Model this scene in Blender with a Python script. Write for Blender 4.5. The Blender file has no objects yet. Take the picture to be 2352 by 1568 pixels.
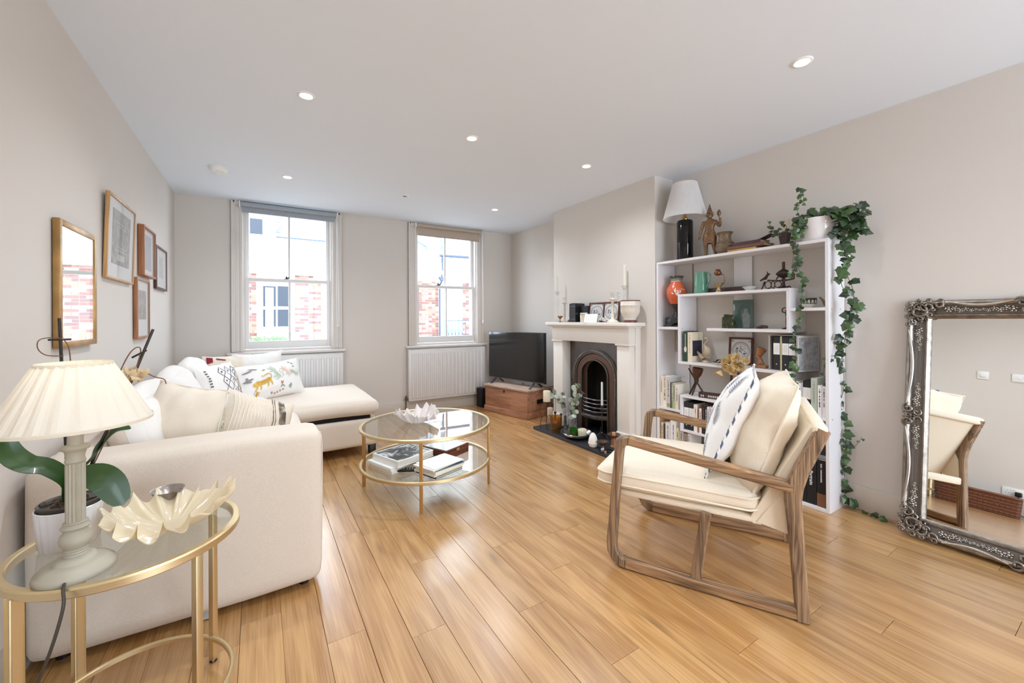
import bpy, bmesh, math, random
from mathutils import Vector, Matrix, noise
random.seed(7)
PI = math.pi
C = bpy.context.scene.collection
scn = bpy.context.scene

# ------------------------------------------------------------------ camera, world, exposure
YAW, ROLL, F = 0.5562, -0.0046, 934.1
fw = Vector((math.sin(YAW), math.cos(YAW), 0)); rt = Vector((math.cos(YAW), -math.sin(YAW), 0)); up = Vector((0, 0, 1))
rt, up = rt*math.cos(ROLL) + up*math.sin(ROLL), up*math.cos(ROLL) - rt*math.sin(ROLL)
cam = bpy.data.cameras.new('camera'); co = bpy.data.objects.new('camera', cam); C.objects.link(co)
co.matrix_world = Matrix(((rt.x, up.x, -fw.x, 0), (rt.y, up.y, -fw.y, 0), (rt.z, up.z, -fw.z, 1.2), (0, 0, 0, 1)))
cam.sensor_width = 36; cam.lens = 36*F/2352; cam.shift_y = -(784-732.1)/2352; cam.clip_start = 0.02
scn.camera = co
vs = scn.view_settings; vs.view_transform = 'Standard'; vs.look = 'None'; vs.gamma = 1; vs.use_curve_mapping = False
vs.exposure = 0.43
scn.render.film_transparent = False
scn.cycles.use_denoising = True
scn.cycles.max_bounces = 12; scn.cycles.diffuse_bounces = 6; scn.cycles.glossy_bounces = 5; scn.cycles.transparent_max_bounces = 24
scn.cycles.caustics_reflective = False; scn.cycles.caustics_refractive = False; scn.cycles.sample_clamp_indirect = 6
w = bpy.data.worlds.new('overcast_sky'); scn.world = w; w.use_nodes = True
w.node_tree.nodes['Background'].inputs[0].default_value = (0.80, 0.92, 1.06, 1); w.node_tree.nodes['Background'].inputs[1].default_value = 7.5

def area(name, loc, rot, sx, sy, W, col=(1, 1, 1), portal=False):
    l = bpy.data.lights.new(name, 'AREA'); l.shape = 'RECTANGLE'; l.size = sx; l.size_y = sy; l.energy = W; l.color = col
    if portal: l.cycles.is_portal = True
    o = bpy.data.objects.new(name, l); o.location = loc; o.rotation_euler = rot; C.objects.link(o); return o
# portals help the sky find its way through the two sash windows
area('sky_portal', (0.29, 5.33, 1.64), (-PI/2, 0, 0), 0.85, 1.5, 1, portal=True)
area('sky_portal', (2.17, 5.33, 1.64), (-PI/2, 0, 0), 0.9, 1.5, 1, portal=True)
area('sky_portal', (1.9, -2.62, 1.15), (PI/2, 0, 0), 2.2, 2.2, 1, portal=True)  # portal for the added rear opening
DOWNLIGHT_W = 36.0

# ------------------------------------------------------------------ materials
def lin(h):
    if isinstance(h, str):
        h = [int(h[i:i+2], 16)/255 for i in (0, 2, 4)]
        h = [c/12.92 if c <= 0.04045 else ((c+0.055)/1.055)**2.4 for c in h]
    return (*h, 1)
MT = {}
def M(name, col, rough=0.6, metal=0.0, bump=None, var=None, coat=0, emit=0, trans=0, sheen=0, spec=None):
    """bump=(scale,strength); var=(scale,amount[,stretch]) noise lightness variation"""
    if name in MT: return MT[name]
    m = bpy.data.materials.new(name); m.use_nodes = True; nt = m.node_tree; b = nt.nodes['Principled BSDF']
    c = lin(col); b.inputs['Base Color'].default_value = c; b.inputs['Roughness'].default_value = rough; b.inputs['Metallic'].default_value = metal
    if coat: b.inputs['Coat Weight'].default_value = coat; b.inputs['Coat Roughness'].default_value = 0.08
    if sheen: b.inputs['Sheen Weight'].default_value = sheen
    if spec is not None: b.inputs['Specular IOR Level'].default_value = spec
    if emit: b.inputs['Emission Color'].default_value = c; b.inputs['Emission Strength'].default_value = emit
    if trans: b.inputs['Transmission Weight'].default_value = trans
    if bump or var:
        tc = nt.nodes.new('ShaderNodeTexCoord')
    if var:
        mp = nt.nodes.new('ShaderNodeMapping'); nt.links.new(tc.outputs['Object'], mp.inputs[0])
        if len(var) > 2: mp.inputs['Scale'].default_value = var[2]
        n = nt.nodes.new('ShaderNodeTexNoise'); n.inputs['Scale'].default_value = var[0]; n.inputs['Detail'].default_value = 5
        r = nt.nodes.new('ShaderNodeMapRange'); r.inputs[1].default_value = 0.3; r.inputs[2].default_value = 0.7
        r.inputs[3].default_value = 1-var[1]; r.inputs[4].default_value = 1+var[1]
        h = nt.nodes.new('ShaderNodeVectorMath'); h.operation = 'SCALE'; h.inputs[0].default_value = c[:3]
        nt.links.new(mp.outputs[0], n.inputs['Vector']); nt.links.new(n.outputs[0], r.inputs[0]); nt.links.new(r.outputs[0], h.inputs['Scale']); nt.links.new(h.outputs[0], b.inputs['Base Color'])
    if bump:
        n2 = nt.nodes.new('ShaderNodeTexNoise'); n2.inputs['Scale'].default_value = bump[0]; n2.inputs['Detail'].default_value = 3
        bp = nt.nodes.new('ShaderNodeBump'); bp.inputs['Strength'].default_value = bump[1]; bp.inputs['Distance'].default_value = 0.002
        nt.links.new(tc.outputs['Object'], n2.inputs['Vector']); nt.links.new(n2.outputs[0], bp.inputs['Height']); nt.links.new(bp.outputs[0], b.inputs['Normal'])
    MT[name] = m; return m
def glassy(name, tint=(1, 1, 1), gloss=1.0, rough=0.0, ior=1.5, solid=0.0, solid_col=(1, 1, 1)):
    """clear sheet or vessel: see-through tint with a fresnel mirror on top, optional body colour"""
    if name in MT: return MT[name]
    m = bpy.data.materials.new(name); m.use_nodes = True; nt = m.node_tree; nt.nodes.clear()
    out = nt.nodes.new('ShaderNodeOutputMaterial'); t = nt.nodes.new('ShaderNodeBsdfTransparent'); g = nt.nodes.new('ShaderNodeBsdfGlossy')
    t.inputs[0].default_value = (*tint, 1); g.inputs['Roughness'].default_value = rough
    fr = nt.nodes.new('ShaderNodeFresnel'); fr.inputs[0].default_value = ior
    mu = nt.nodes.new('ShaderNodeMath'); mu.operation = 'MULTIPLY'; mu.inputs[1].default_value = gloss; mu.use_clamp = True
    ge = nt.nodes.new('ShaderNodeNewGeometry'); fb = nt.nodes.new('ShaderNodeMath'); fb.operation = 'MULTIPLY_ADD'; fb.inputs[1].default_value = -1.0; fb.inputs[2].default_value = 1.0; nt.links.new(ge.outputs['Backfacing'], fb.inputs[0])
    fm = nt.nodes.new('ShaderNodeMath'); fm.operation = 'MULTIPLY'; nt.links.new(fr.outputs[0], fm.inputs[0]); nt.links.new(fb.outputs[0], fm.inputs[1])
    nt.links.new(fm.outputs[0], mu.inputs[0]); mx = nt.nodes.new('ShaderNodeMixShader'); nt.links.new(mu.outputs[0], mx.inputs[0])
    base = t
    if solid:
        d = nt.nodes.new('ShaderNodeBsdfDiffuse'); d.inputs[0].default_value = (*solid_col, 1); ms = nt.nodes.new('ShaderNodeMixShader'); ms.inputs[0].default_value = solid
        nt.links.new(t.outputs[0], ms.inputs[1]); nt.links.new(d.outputs[0], ms.inputs[2]); base = ms
    nt.links.new(base.outputs[0], mx.inputs[1]); nt.links.new(g.outputs[0], mx.inputs[2]); nt.links.new(mx.outputs[0], out.inputs[0])
    MT[name] = m; return m
def wood(name, c1, c2, axis=0, scale=1.0, rough=0.45, perobj=0.0, bump=0.25, knots=True, ring=14, spec=None):
    """grained wood; the grain runs along the object axis given"""
    if name in MT: return MT[name]
    m = bpy.data.materials.new(name); m.use_nodes = True; nt = m.node_tree; N = nt.nodes.new; L = nt.links.new; b = nt.nodes['Principled BSDF']
    tc = N('ShaderNodeTexCoord'); oi = N('ShaderNodeObjectInfo'); off = N('ShaderNodeVectorMath'); off.operation = 'SCALE'
    cb = N('ShaderNodeCombineXYZ'); L(oi.outputs['Random'], cb.inputs[0]); L(oi.outputs['Random'], cb.inputs[1]); L(oi.outputs['Random'], cb.inputs[2]); L(cb.outputs[0], off.inputs[0]); off.inputs['Scale'].default_value = 37.0 if perobj else 0.0
    ad = N('ShaderNodeVectorMath'); L(tc.outputs['Object'], ad.inputs[0]); L(off.outputs[0], ad.inputs[1])
    mp = N('ShaderNodeMapping'); L(ad.outputs[0], mp.inputs[0]); s = [ring*scale]*3; s[axis] = 1.1*scale; mp.inputs['Scale'].default_value = s
    n1 = N('ShaderNodeTexNoise'); n1.inputs['Scale'].default_value = 1.0; n1.inputs['Detail'].default_value = 3; n1.inputs['Distortion'].default_value = 0.6; L(mp.outputs[0], n1.inputs['Vector'])
    wv = N('ShaderNodeMath'); wv.operation = 'MULTIPLY'; wv.inputs[1].default_value = 7.5; L(n1.outputs[0], wv.inputs[0])
    fr = N('ShaderNodeMath'); fr.operation = 'PINGPONG'; fr.inputs[1].default_value = 1.0; L(wv.outputs[0], fr.inputs[0])
    mp2 = N('ShaderNodeMapping'); L(ad.outputs[0], mp2.inputs[0]); s2 = [230*scale]*3; s2[axis] = 5*scale; mp2.inputs['Scale'].default_value = s2
    n2 = N('ShaderNodeTexNoise'); n2.inputs['Scale'].default_value = 1.0; n2.inputs['Detail'].default_value = 2; L(mp2.outputs[0], n2.inputs['Vector'])
    mixf = N('ShaderNodeMath'); mixf.operation = 'MULTIPLY_ADD'; mixf.inputs[1].default_value = 0.42; L(fr.outputs[0], mixf.inputs[0]); L(n2.outputs[0], mixf.inputs[2])
    r0 = N('ShaderNodeMapRange'); r0.inputs[1].default_value = 0.45; r0.inputs[2].default_value = 1.0; L(mixf.outputs[0], r0.inputs[0])
    mx = N('ShaderNodeMix'); mx.data_type = 'RGBA'; mx.inputs[6].default_value = lin(c1); mx.inputs[7].default_value = lin(c2); L(r0.outputs[0], mx.inputs[0])
    cur = mx.outputs[2]
    if knots:
        mp3 = N('ShaderNodeMapping'); L(ad.outputs[0], mp3.inputs[0]); s3 = [9*scale]*3; s3[axis] = 2.2*scale; mp3.inputs['Scale'].default_value = s3
        vo = N('ShaderNodeTexVoronoi'); vo.inputs['Scale'].default_value = 0.75; L(mp3.outputs[0], vo.inputs['Vector'])
        rk = N('ShaderNodeMapRange'); rk.inputs[1].default_value = 0.02; rk.inputs[2].default_value = 0.15; rk.inputs[3].default_value = 0.6; rk.inputs[4].default_value = 1.0; L(vo.outputs['Distance'], rk.inputs[0])
        sc = N('ShaderNodeVectorMath'); sc.operation = 'SCALE'; L(cur, sc.inputs[0]); L(rk.outputs[0], sc.inputs['Scale']); cur = sc.outputs[0]
    if perobj:
        rr = N('ShaderNodeMapRange'); rr.inputs[3].default_value = 1-perobj; rr.inputs[4].default_value = 1+perobj; L(oi.outputs['Random'], rr.inputs[0])
        sc = N('ShaderNodeVectorMath'); sc.operation = 'SCALE'; L(cur, sc.inputs[0]); L(rr.outputs[0], sc.inputs['Scale']); cur = sc.outputs[0]
    L(cur, b.inputs['Base Color']); b.inputs['Roughness'].default_value = rough
    if spec is not None: b.inputs['Specular IOR Level'].default_value = spec
    bp = N('ShaderNodeBump'); bp.inputs['Strength'].default_value = bump; bp.inputs['Distance'].default_value = 0.001; L(mixf.outputs[0], bp.inputs['Height']); L(bp.outputs[0], b.inputs['Normal'])
    MT[name] = m; return m
def weave(name, col, scale=900, strength=0.3, rough=0.9, col2=None):
    """cloth: crossed fine thread relief, plus a soft slub"""
    if name in MT: return MT[name]
    m = M(name, col, rough, sheen=0.15); nt = m.node_tree; N = nt.nodes.new; L = nt.links.new; b = nt.nodes['Principled BSDF']; tc = N('ShaderNodeTexCoord')
    n = N('ShaderNodeTexNoise'); n.inputs['Scale'].default_value = scale; n.inputs['Detail'].default_value = 2; L(tc.outputs['Object'], n.inputs['Vector'])
    bp = N('ShaderNodeBump'); bp.inputs['Strength'].default_value = strength; bp.inputs['Distance'].default_value = 0.002; L(n.outputs[0], bp.inputs['Height']); L(bp.outputs[0], b.inputs['Normal'])
    n2 = N('ShaderNodeTexNoise'); n2.inputs['Scale'].default_value = scale*0.4; L(tc.outputs['Object'], n2.inputs['Vector'])
    r = N('ShaderNodeMapRange'); r.inputs[1].default_value = 0.3; r.inputs[2].default_value = 0.7; r.inputs[3].default_value = 0.93; r.inputs[4].default_value = 1.05; L(n2.outputs[0], r.inputs[0])
    s = N('ShaderNodeVectorMath'); s.operation = 'SCALE'; s.inputs[0].default_value = lin(col)[:3]; L(r.outputs[0], s.inputs['Scale']); L(s.outputs[0], b.inputs['Base Color'])
    return m

# ------------------------------------------------------------------ mesh helpers
def NB(): return bmesh.new()
def _mi(bm, before, mi):
    if mi:
        for f in bm.faces:
            if f not in before: f.material_index = mi
def box(bm, x0, x1, y0, y1, z0, z1, bev=0.0, seg=2, mi=0, mat=None):
    before = set(bm.faces) if mi else None
    r = bmesh.ops.create_cube(bm, size=1); vs_ = r['verts']
    for v in vs_:
        v.co = Vector(((x0+x1)/2+v.co.x*(x1-x0), (y0+y1)/2+v.co.y*(y1-y0), (z0+z1)/2+v.co.z*(z1-z0)))
        if mat: v.co = mat @ v.co
    if bev:
        es = {e for v in vs_ for e in v.link_edges}
        bmesh.ops.bevel(bm, geom=list(es), offset=bev, segments=seg, profile=0.5, affect='EDGES')
    if mi: _mi(bm, before, mi)
    return bm
def lathe(bm, prof, n=24, c=(0, 0, 0), mat=None, mi=0, squash=1.0, cap=True):
    c = Vector(c); rings = []
    for r, z in prof:
        ring = []
        for i in range(n):
            a = 2*PI*i/n; p = Vector((r*math.cos(a), r*math.sin(a)*squash, z))
            p = (mat @ p if mat else p)+c; ring.append(bm.verts.new(p))
        rings.append(ring)
    fs = []
    for a, b in zip(rings, rings[1:]):
        for i in range(n): fs.append(bm.faces.new((a[i], a[(i+1) % n], b[(i+1) % n], b[i])))
    if cap:
        if prof[0][0] > 1e-5: fs.append(bm.faces.new(list(reversed(rings[0]))))
        if prof[-1][0] > 1e-5: fs.append(bm.faces.new(rings[-1]))
    for f in fs: f.material_index = mi
    return bm
def cyl(bm, p0, p1, r0, r1=None, n=12, mi=0):
    p0 = Vector(p0); p1 = Vector(p1); r1 = r0 if r1 is None else r1; d = p1-p0; q = d.to_track_quat('Z', 'Y').to_matrix()
    return lathe(bm, [(r0, 0), (r1, d.length)], n, p0, q, mi)
def catmull(pts, k=6, closed=False):
    P_ = [Vector(p) for p in pts]; n = len(P_); out = []
    rng = n if closed else n-1
    for i in range(rng):
        g = (lambda j: P_[j % n]) if closed else (lambda j: P_[max(0, min(n-1, j))])
        a, b, c, d = g(i-1), g(i), g(i+1), g(i+2)
        for s in range(k):
            t = s/k; out.append(0.5*((2*b)+(c-a)*t+(2*a-5*b+4*c-d)*t*t+(3*b-a-3*c+d)*t**3))
    if not closed: out.append(P_[-1])
    return out
def tube(bm, pts, r, n=8, closed=False, mi=0, flat=None, k=0):
    """flat=(a,b): elliptical/rect section half sizes; r may be a list"""
    if k: pts = catmull(pts, k, closed)
    pts = [Vector(p) for p in pts]; N_ = len(pts); rings = []; prev = None
    for i, p in enumerate(pts):
        a = pts[(i-1) % N_] if (closed or i) else pts[0]; b = pts[(i+1) % N_] if (closed or i < N_-1) else pts[-1]
        t = (b-a); t = t.normalized() if t.length > 1e-9 else Vector((0, 0, 1))
        if prev is None:
            u = t.cross(Vector((0, 0, 1)));  u = u.normalized() if u.length > 1e-3 else Vector((1, 0, 0))
        else:
            u = prev-t*prev.dot(t); u = u.normalized() if u.length > 1e-6 else prev
        prev = u; v = t.cross(u); rr = r[min(len(r)-1, int(i*len(r)/N_))] if isinstance(r, (list, tuple)) else r
        if isinstance(r, (list, tuple)) and len(r) > 1:
            f_ = i/(N_-1)*(len(r)-1); j = min(len(r)-2, int(f_)); rr = r[j]+(r[j+1]-r[j])*(f_-j)
        rings.append([bm.verts.new(p+(u*math.cos(2*PI*q/n+PI/n)*(flat[0] if flat else 1)+v*math.sin(2*PI*q/n+PI/n)*(flat[1] if flat else 1))*rr) for q in range(n)])
    m = N_ if closed else N_-1
    for i in range(m):
        a, b = rings[i], rings[(i+1) % N_]
        for q in range(n): bm.faces.new((a[q], a[(q+1) % n], b[(q+1) % n], b[q])).material_index = mi
    if not closed:
        bm.faces.new(list(reversed(rings[0]))).material_index = mi; bm.faces.new(rings[-1]).material_index = mi
    return bm
def prism(bm, poly, h0, h1, axis='z', mi=0, mat=None, bev=0):
    """extrude a 2D polygon; axis is the extrusion axis, poly gives the other two in order"""
    def mk(a, b, h):
        v = {'z': (a, b, h), 'y': (a, h, b), 'x': (h, a, b)}[axis]; v = Vector(v); return bm.verts.new(mat @ v if mat else v)
    A = [mk(a, b, h0) for a, b in poly]; B = [mk(a, b, h1) for a, b in poly]; n = len(poly); fs = []
    fs.append(bm.faces.new(A)); fs.append(bm.faces.new(list(reversed(B))))
    for i in range(n): fs.append(bm.faces.new((A[i], B[i], B[(i+1) % n], A[(i+1) % n])))
    for f in fs: f.material_index = mi
    if bev:
        es = {e for f in fs[:2] for e in f.edges}
        bmesh.ops.bevel(bm, geom=list(es), offset=bev, segments=2, profile=0.5, affect='EDGES')
    return bm
def softbox(bm, x0, x1, y0, y1, z0, z1, r=0.05, n=10, bulge=(0, 0, 0), wob=0.0, fr=6.0, mat=None, mi=0, seed=0):
    before = set(bm.faces) if mi else None
    cx, cy, cz = (x0+x1)/2, (y0+y1)/2, (z0+z1)/2; hx, hy, hz = (x1-x0)/2, (y1-y0)/2, (z1-z0)/2
    r = min(r, hx, hy, hz); vd = {}
    def V(i, j, k):
        key = (i, j, k)
        if key not in vd:
            p = Vector((2*i/n-1, 2*j/n-1, 2*k/n-1))
            for ax in range(3):                       # crowd the samples towards the edges
                p[ax] = math.sin(p[ax]*PI/2*0.98)/math.sin(PI/2*0.98)
            q = Vector((p.x*hx, p.y*hy, p.z*hz)); inn = Vector((max(-hx+r, min(hx-r, q.x)), max(-hy+r, min(hy-r, q.y)), max(-hz+r, min(hz-r, q.z))))
            d = q-inn
            if d.length > 1e-9: q = inn+d.normalized()*r
            q.x += math.copysign(bulge[0], p.x)*(1-p.y**2)*(1-p.z**2)*abs(p.x)**2 if p.x else 0
            q.y += math.copysign(bulge[1], p.y)*(1-p.x**2)*(1-p.z**2)*abs(p.y)**2 if p.y else 0
            q.z += math.copysign(bulge[2], p.z)*(1-p.x**2)*(1-p.y**2)*abs(p.z)**2 if p.z else 0
            if wob: q += noise.noise_vector(q*fr+Vector((seed*7.3, 0, 0)))*wob
            q += Vector((cx, cy, cz)); vd[key] = bm.verts.new(mat @ q if mat else q)
        return vd[key]
    for s in (0, n):
        for a in range(n):
            for b in range(n):
                for q in (((s, a, b), (s, a+1, b), (s, a+1, b+1), (s, a, b+1)), ((a, s, b), (a, s, b+1), (a+1, s, b+1), (a+1, s, b)), ((a, b, s), (a+1, b, s), (a+1, b+1, s), (a, b+1, s))):
                    q = q if s else tuple(reversed(q)); bm.faces.new([V(*t) for t in q])
    if mi: _mi(bm, before, mi)
    return bm
def pillow(bm, w, h, t, mat=None, n=18, pinch=0.06, wob=0.006, seed=0, both=1.0, sag=0.0, mi_back=0, mi=0, ex=0.55):
    """knife-edge cushion in the local x/z plane, thickness along y"""
    vd = {}
    def V(i, j, s):
        u, v = 2*i/n-1, 2*j/n-1; edge = (i in (0, n) or j in (0, n)); key = (i, j, 0 if edge else s)
        if key in vd: return vd[key]
        px = u*(1-pinch*(1-v*v))*w/2 if True else 0; pz = v*(1-pinch*(1-u*u))*h/2
        th = t/2*((1-u*u)**ex)*((1-v*v)**ex)
        yy = s*th*(both if s < 0 else 1); p = Vector((px, yy, pz-sag*(1-u*u)*(v+1)*0.5))
        nz = noise.noise_vector(Vector((u*2.2+seed*3.1, v*2.2, s*1.7)))*wob*2+noise.noise_vector(Vector((u*6+seed, v*6, s)))*wob
        p += Vector((nz.x*0.5, nz.y*(0.2 if edge else 1), nz.z*0.5)); vd[key] = bm.verts.new(mat @ p if mat else p); return vd[key]
    for s in (-1, 1):
        for i in range(n):
            for j in range(n):
                q = [V(i, j, s), V(i+1, j, s), V(i+1, j+1, s), V(i, j+1, s)]
                if s > 0: q.reverse()
                f = bm.faces.new(q); f.material_index = mi_back if s > 0 else mi
    return bm
def pillow_edge(w, h, mat, pinch=0.06, n=12):
    pts = []
    for k in range(n): u = 2*k/n-1; pts.append((u*w/2, 0, -h/2*(1-pinch*(1-u*u))))
    for k in range(n): v = 2*k/n-1; pts.append((w/2*(1-pinch*(1-v*v)), 0, v*h/2))
    for k in range(n): u = 1-2*k/n; pts.append((u*w/2, 0, h/2*(1-pinch*(1-u*u))))
    for k in range(n): v = 1-2*k/n; pts.append((-w/2*(1-pinch*(1-v*v)), 0, v*h/2))
    return [mat @ Vector(p) for p in pts]

def OBJ(name, bm, mats, parent=None, loc=None, smooth=35, label=None, kind=None, link=True):
    me = bpy.data.meshes.new(name)
    if smooth and isinstance(bm, bmesh.types.BMesh):
        for f in bm.faces: f.smooth = True
    if isinstance(bm, bmesh.types.BMesh):
        bmesh.ops.recalc_face_normals(bm, faces=bm.faces); bm.to_mesh(me); bm.free()
    else: me = bm
    for m in (mats if isinstance(mats, (list, tuple)) else [mats]): me.materials.append(m)
    if smooth: me.set_sharp_from_angle(angle=math.radians(smooth))
    o = bpy.data.objects.new(name, me); C.objects.link(o)
    if parent: o.parent = parent
    if loc: o.location = loc
    if label: o['label'] = label
    if kind: o['kind'] = kind
    return o
def thing(name, label, cat, loc=(0, 0, 0), rz=0.0, group=None, rot=None):
    o = bpy.data.objects.new(name, None); C.objects.link(o); o.location = loc; o.rotation_euler = rot or (0, 0, rz); o.empty_display_size = 0.05
    o['label'] = label; o['category'] = cat
    if group: o['group'] = group
    return o
def tag(o, label, cat, group=None):
    o['label'] = label; o['category'] = cat
    if group: o['group'] = group
    return o
def struct(name, bm, mats, parent=None, smooth=35):
    return OBJ(name, bm, mats, parent, smooth=smooth, kind=None if parent else 'structure')
def estruct(name, loc=(0, 0, 0), rz=0):
    o = bpy.data.objects.new(name, None); C.objects.link(o); o.location = loc; o.rotation_euler = (0, 0, rz); o['kind'] = 'structure'; return o
def share(name, me, parent, loc, rot=(0, 0, 0), scale=(1, 1, 1)):
    o = bpy.data.objects.new(name, me); C.objects.link(o); o.parent = parent; o.location = loc; o.rotation_euler = rot; o.scale = scale; return o
def mesh_of(name, bm, mats, smooth=35):
    me = bpy.data.meshes.new(name)
    if smooth:
        for f in bm.faces: f.smooth = True
    bmesh.ops.recalc_face_normals(bm, faces=bm.faces); bm.to_mesh(me); bm.free()
    for m in (mats if isinstance(mats, (list, tuple)) else [mats]): me.materials.append(m)
    if smooth: me.set_sharp_from_angle(angle=math.radians(smooth))
    return me
def dup(root, loc=None, rz=None, label=None):
    r = root.copy(); C.objects.link(r)
    if loc: r.location = loc
    if rz is not None: r.rotation_euler = (0, 0, rz)
    if label: r['label'] = label
    for ch in list(root.children):
        c = ch.copy(); C.objects.link(c); c.parent = r
        for g in list(ch.children):
            d = g.copy(); C.objects.link(d); d.parent = c
    return r
def lettering(name, s, size, mat, parent, mtx, align='CENTER', bold=0.0):
    """flat printed letters a hair proud of the surface"""
    cu = bpy.data.curves.new(name, 'FONT'); cu.body = s; cu.size = size; cu.extrude = 0.0002; cu.offset = bold; cu.align_x = align; cu.align_y = 'CENTER'; cu.resolution_u = 2
    t = bpy.data.objects.new(name, cu); me = bpy.data.meshes.new_from_object(t); bpy.data.objects.remove(t)
    me.materials.clear(); me.materials.append(mat); me.transform(mtx)
    o = bpy.data.objects.new(name, me); C.objects.link(o); o.parent = parent; return o
def T(x, y, z): return Matrix.Translation((x, y, z))
def R(a, ax): return Matrix.Rotation(a, 4, ax)
def basis(o, x, y, z):
    x, y, z = Vector(x), Vector(y), Vector(z)
    return Matrix(((x.x, y.x, z.x, o[0]), (x.y, y.y, z.y, o[1]), (x.z, y.z, z.z, o[2]), (0, 0, 0, 1)))

def skin(verts, edges, levels=1, smooth=True):
    """one continuous tapered body grown over a skeleton; verts = (x, y, z, radius[, radius_y]); first vertex is the root"""
    me = bpy.data.meshes.new('skeleton'); me.from_pydata([v[:3] for v in verts], edges, []); o = bpy.data.objects.new('skeleton', me); C.objects.link(o)
    o.modifiers.new('s', 'SKIN'); me.skin_vertices
    for i, v in enumerate(verts):
        sv = me.skin_vertices[0].data[i]; sv.radius = (v[3], v[4] if len(v) > 4 else v[3]); sv.use_root = (i == 0)
    m2 = o.modifiers.new('d', 'SUBSURF'); m2.levels = levels; m2.render_levels = levels
    dg_ = bpy.context.evaluated_depsgraph_get(); out = bpy.data.meshes.new_from_object(o.evaluated_get(dg_)); bpy.data.objects.remove(o); bm = NB(); bm.from_mesh(out); bpy.data.meshes.remove(out); return bm
# ------------------------------------------------------------------ the room shell
XL, XR, YW, XC, ZC = -0.704, 3.19, 5.14, 2.945, 2.45
wallm = M('wall_paint', 'd5cfc8', 0.85, bump=(350, 0.04)); ceilm = M('ceiling_paint', 'e6eef8', 0.9)
darkmetal = M('dark_bronze', '33271d', 0.35, 0.8); trimm = M('trim_paint', 'd8d2cc', 0.5); whitem = M('white_gloss_paint', 'e2e0df', 0.4); skirtm = M('skirting_paint', 'ccc4b9', 0.55)
bm = NB(); box(bm, XL-0.15, XL, -2.75, YW+0.2, 0, ZC); struct('wall_left', bm, wallm, smooth=0)
bm = NB(); box(bm, XR, XR+0.15, -2.75, YW+0.2, 0, ZC); struct('wall_right', bm, wallm, smooth=0)
W1 = (-0.14, 0.72); W2 = (1.73, 2.60); WZ = (0.86, 2.42)
bm = NB()
for x0, x1, z0, z1 in ((XL, W1[0], 0, ZC), (W1[1], W2[0], 0, ZC), (W2[1], XR, 0, ZC), (*W1, 0, WZ[0]), (*W1, WZ[1], ZC), (*W2, 0, WZ[0]), (*W2, WZ[1], ZC)):
    box(bm, x0, x1, YW, YW+0.2, z0, z1)
struct('wall_far', bm, wallm, smooth=0)
bm = NB()
for x0, x1, z0, z1 in ((XL, 0.75, 0, ZC), (3.05, XR, 0, ZC), (0.75, 3.05, 2.3, ZC)): box(bm, x0, x1, -2.75, -2.6, z0, z1)  # back wall, with an opening added to let in fill light
struct('wall_back', bm, wallm, smooth=0)
bm = NB()                                                   # chimney breast with its fire opening
for y0, y1, z0, z1 in ((2.361, 2.86, 0, ZC), (3.36, 3.80, 0, ZC), (2.86, 3.36, 0.86, ZC)): box(bm, XC, XR, y0, y1, z0, z1)
struct('wall_chimney', bm, wallm, smooth=0)
bm = NB(); box(bm, XL-0.15, XR+0.15, -2.75, YW+0.2, ZC, ZC+0.1); struct('ceiling', bm, ceilm, smooth=0)
# glazed doors behind the camera
d = estruct('fill_opening')
for x in (0.75, 1.31, 1.87, 2.43, 2.99): OBJ('fill_opening_post', box(NB(), x, x+0.06, -2.7, -2.64, 0, 2.3, 0.004), whitem, d)
for z in (0.0, 2.22): OBJ('fill_opening_rail', box(NB(), 0.75, 3.05, -2.7, -2.64, z, z+0.08, 0.004), whitem, d)
# floor: subfloor and every plank its own board
fl = estruct('floor'); bm = NB(); box(bm, XL-0.15, XR+0.15, -2.75, YW+0.2, -0.08, -0.006); OBJ('subfloor', bm, M('subfloor', '3a2616', 0.9), fl, smooth=0)
plankm = wood('oak_plank', 'c49963', 'a27443', axis=1, scale=0.8, rough=0.27, perobj=0.09, bump=0.10, ring=11)
PW = 0.1375; X0 = 0.209-7*PW; rp = random.Random(3)
plankm.node_tree.nodes['Principled BSDF'].inputs['Coat Weight'].default_value = 1.0; plankm.node_tree.nodes['Principled BSDF'].inputs['Coat Roughness'].default_value = 0.27; plankm.node_tree.nodes['Principled BSDF'].inputs['Coat IOR'].default_value = 1.6
anchors = {0.209: 1.642, 0.4840: 1.503, 0.6215: 1.955, 0.759: 2.183, 0.8965: 1.40, 1.034: 1.018, 1.1715: 1.55}
pmesh = {}
for k in range(29):
    xa, xb = X0+k*PW, X0+(k+1)*PW
    xa2, xb2 = max(xa, XL), min(xb, XR)
    if xb2-xa2 < 0.02: continue
    a = next((v for q, v in anchors.items() if abs(q-xa) < 0.01), rp.uniform(0, 1.2))
    cuts = [a]; y = a
    while y < YW: y += rp.choice((0.85, 1.0, 1.22, 1.22)); cuts.append(min(y, YW))
    y = a
    while y > -2.6: y -= rp.choice((0.85, 1.0, 1.22, 1.22)); cuts.insert(0, max(y, -2.6))
    for ya, yb in zip(cuts, cuts[1:]):
        if yb-ya < 0.02: continue
        key = (round(xb2-xa2, 3), round(yb-ya, 3))
        if key not in pmesh:
            b_ = NB(); g = 0.0006
            box(b_, -key[0]/2+g, key[0]/2-g, -key[1]/2+g, key[1]/2-g, -0.006, 0, 0.0008, 1); pmesh[key] = mesh_of('plank', b_, plankm, 0)
        share('plank', pmesh[key], fl, ((xa2+xb2)/2, (ya+yb)/2, 0))
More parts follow.
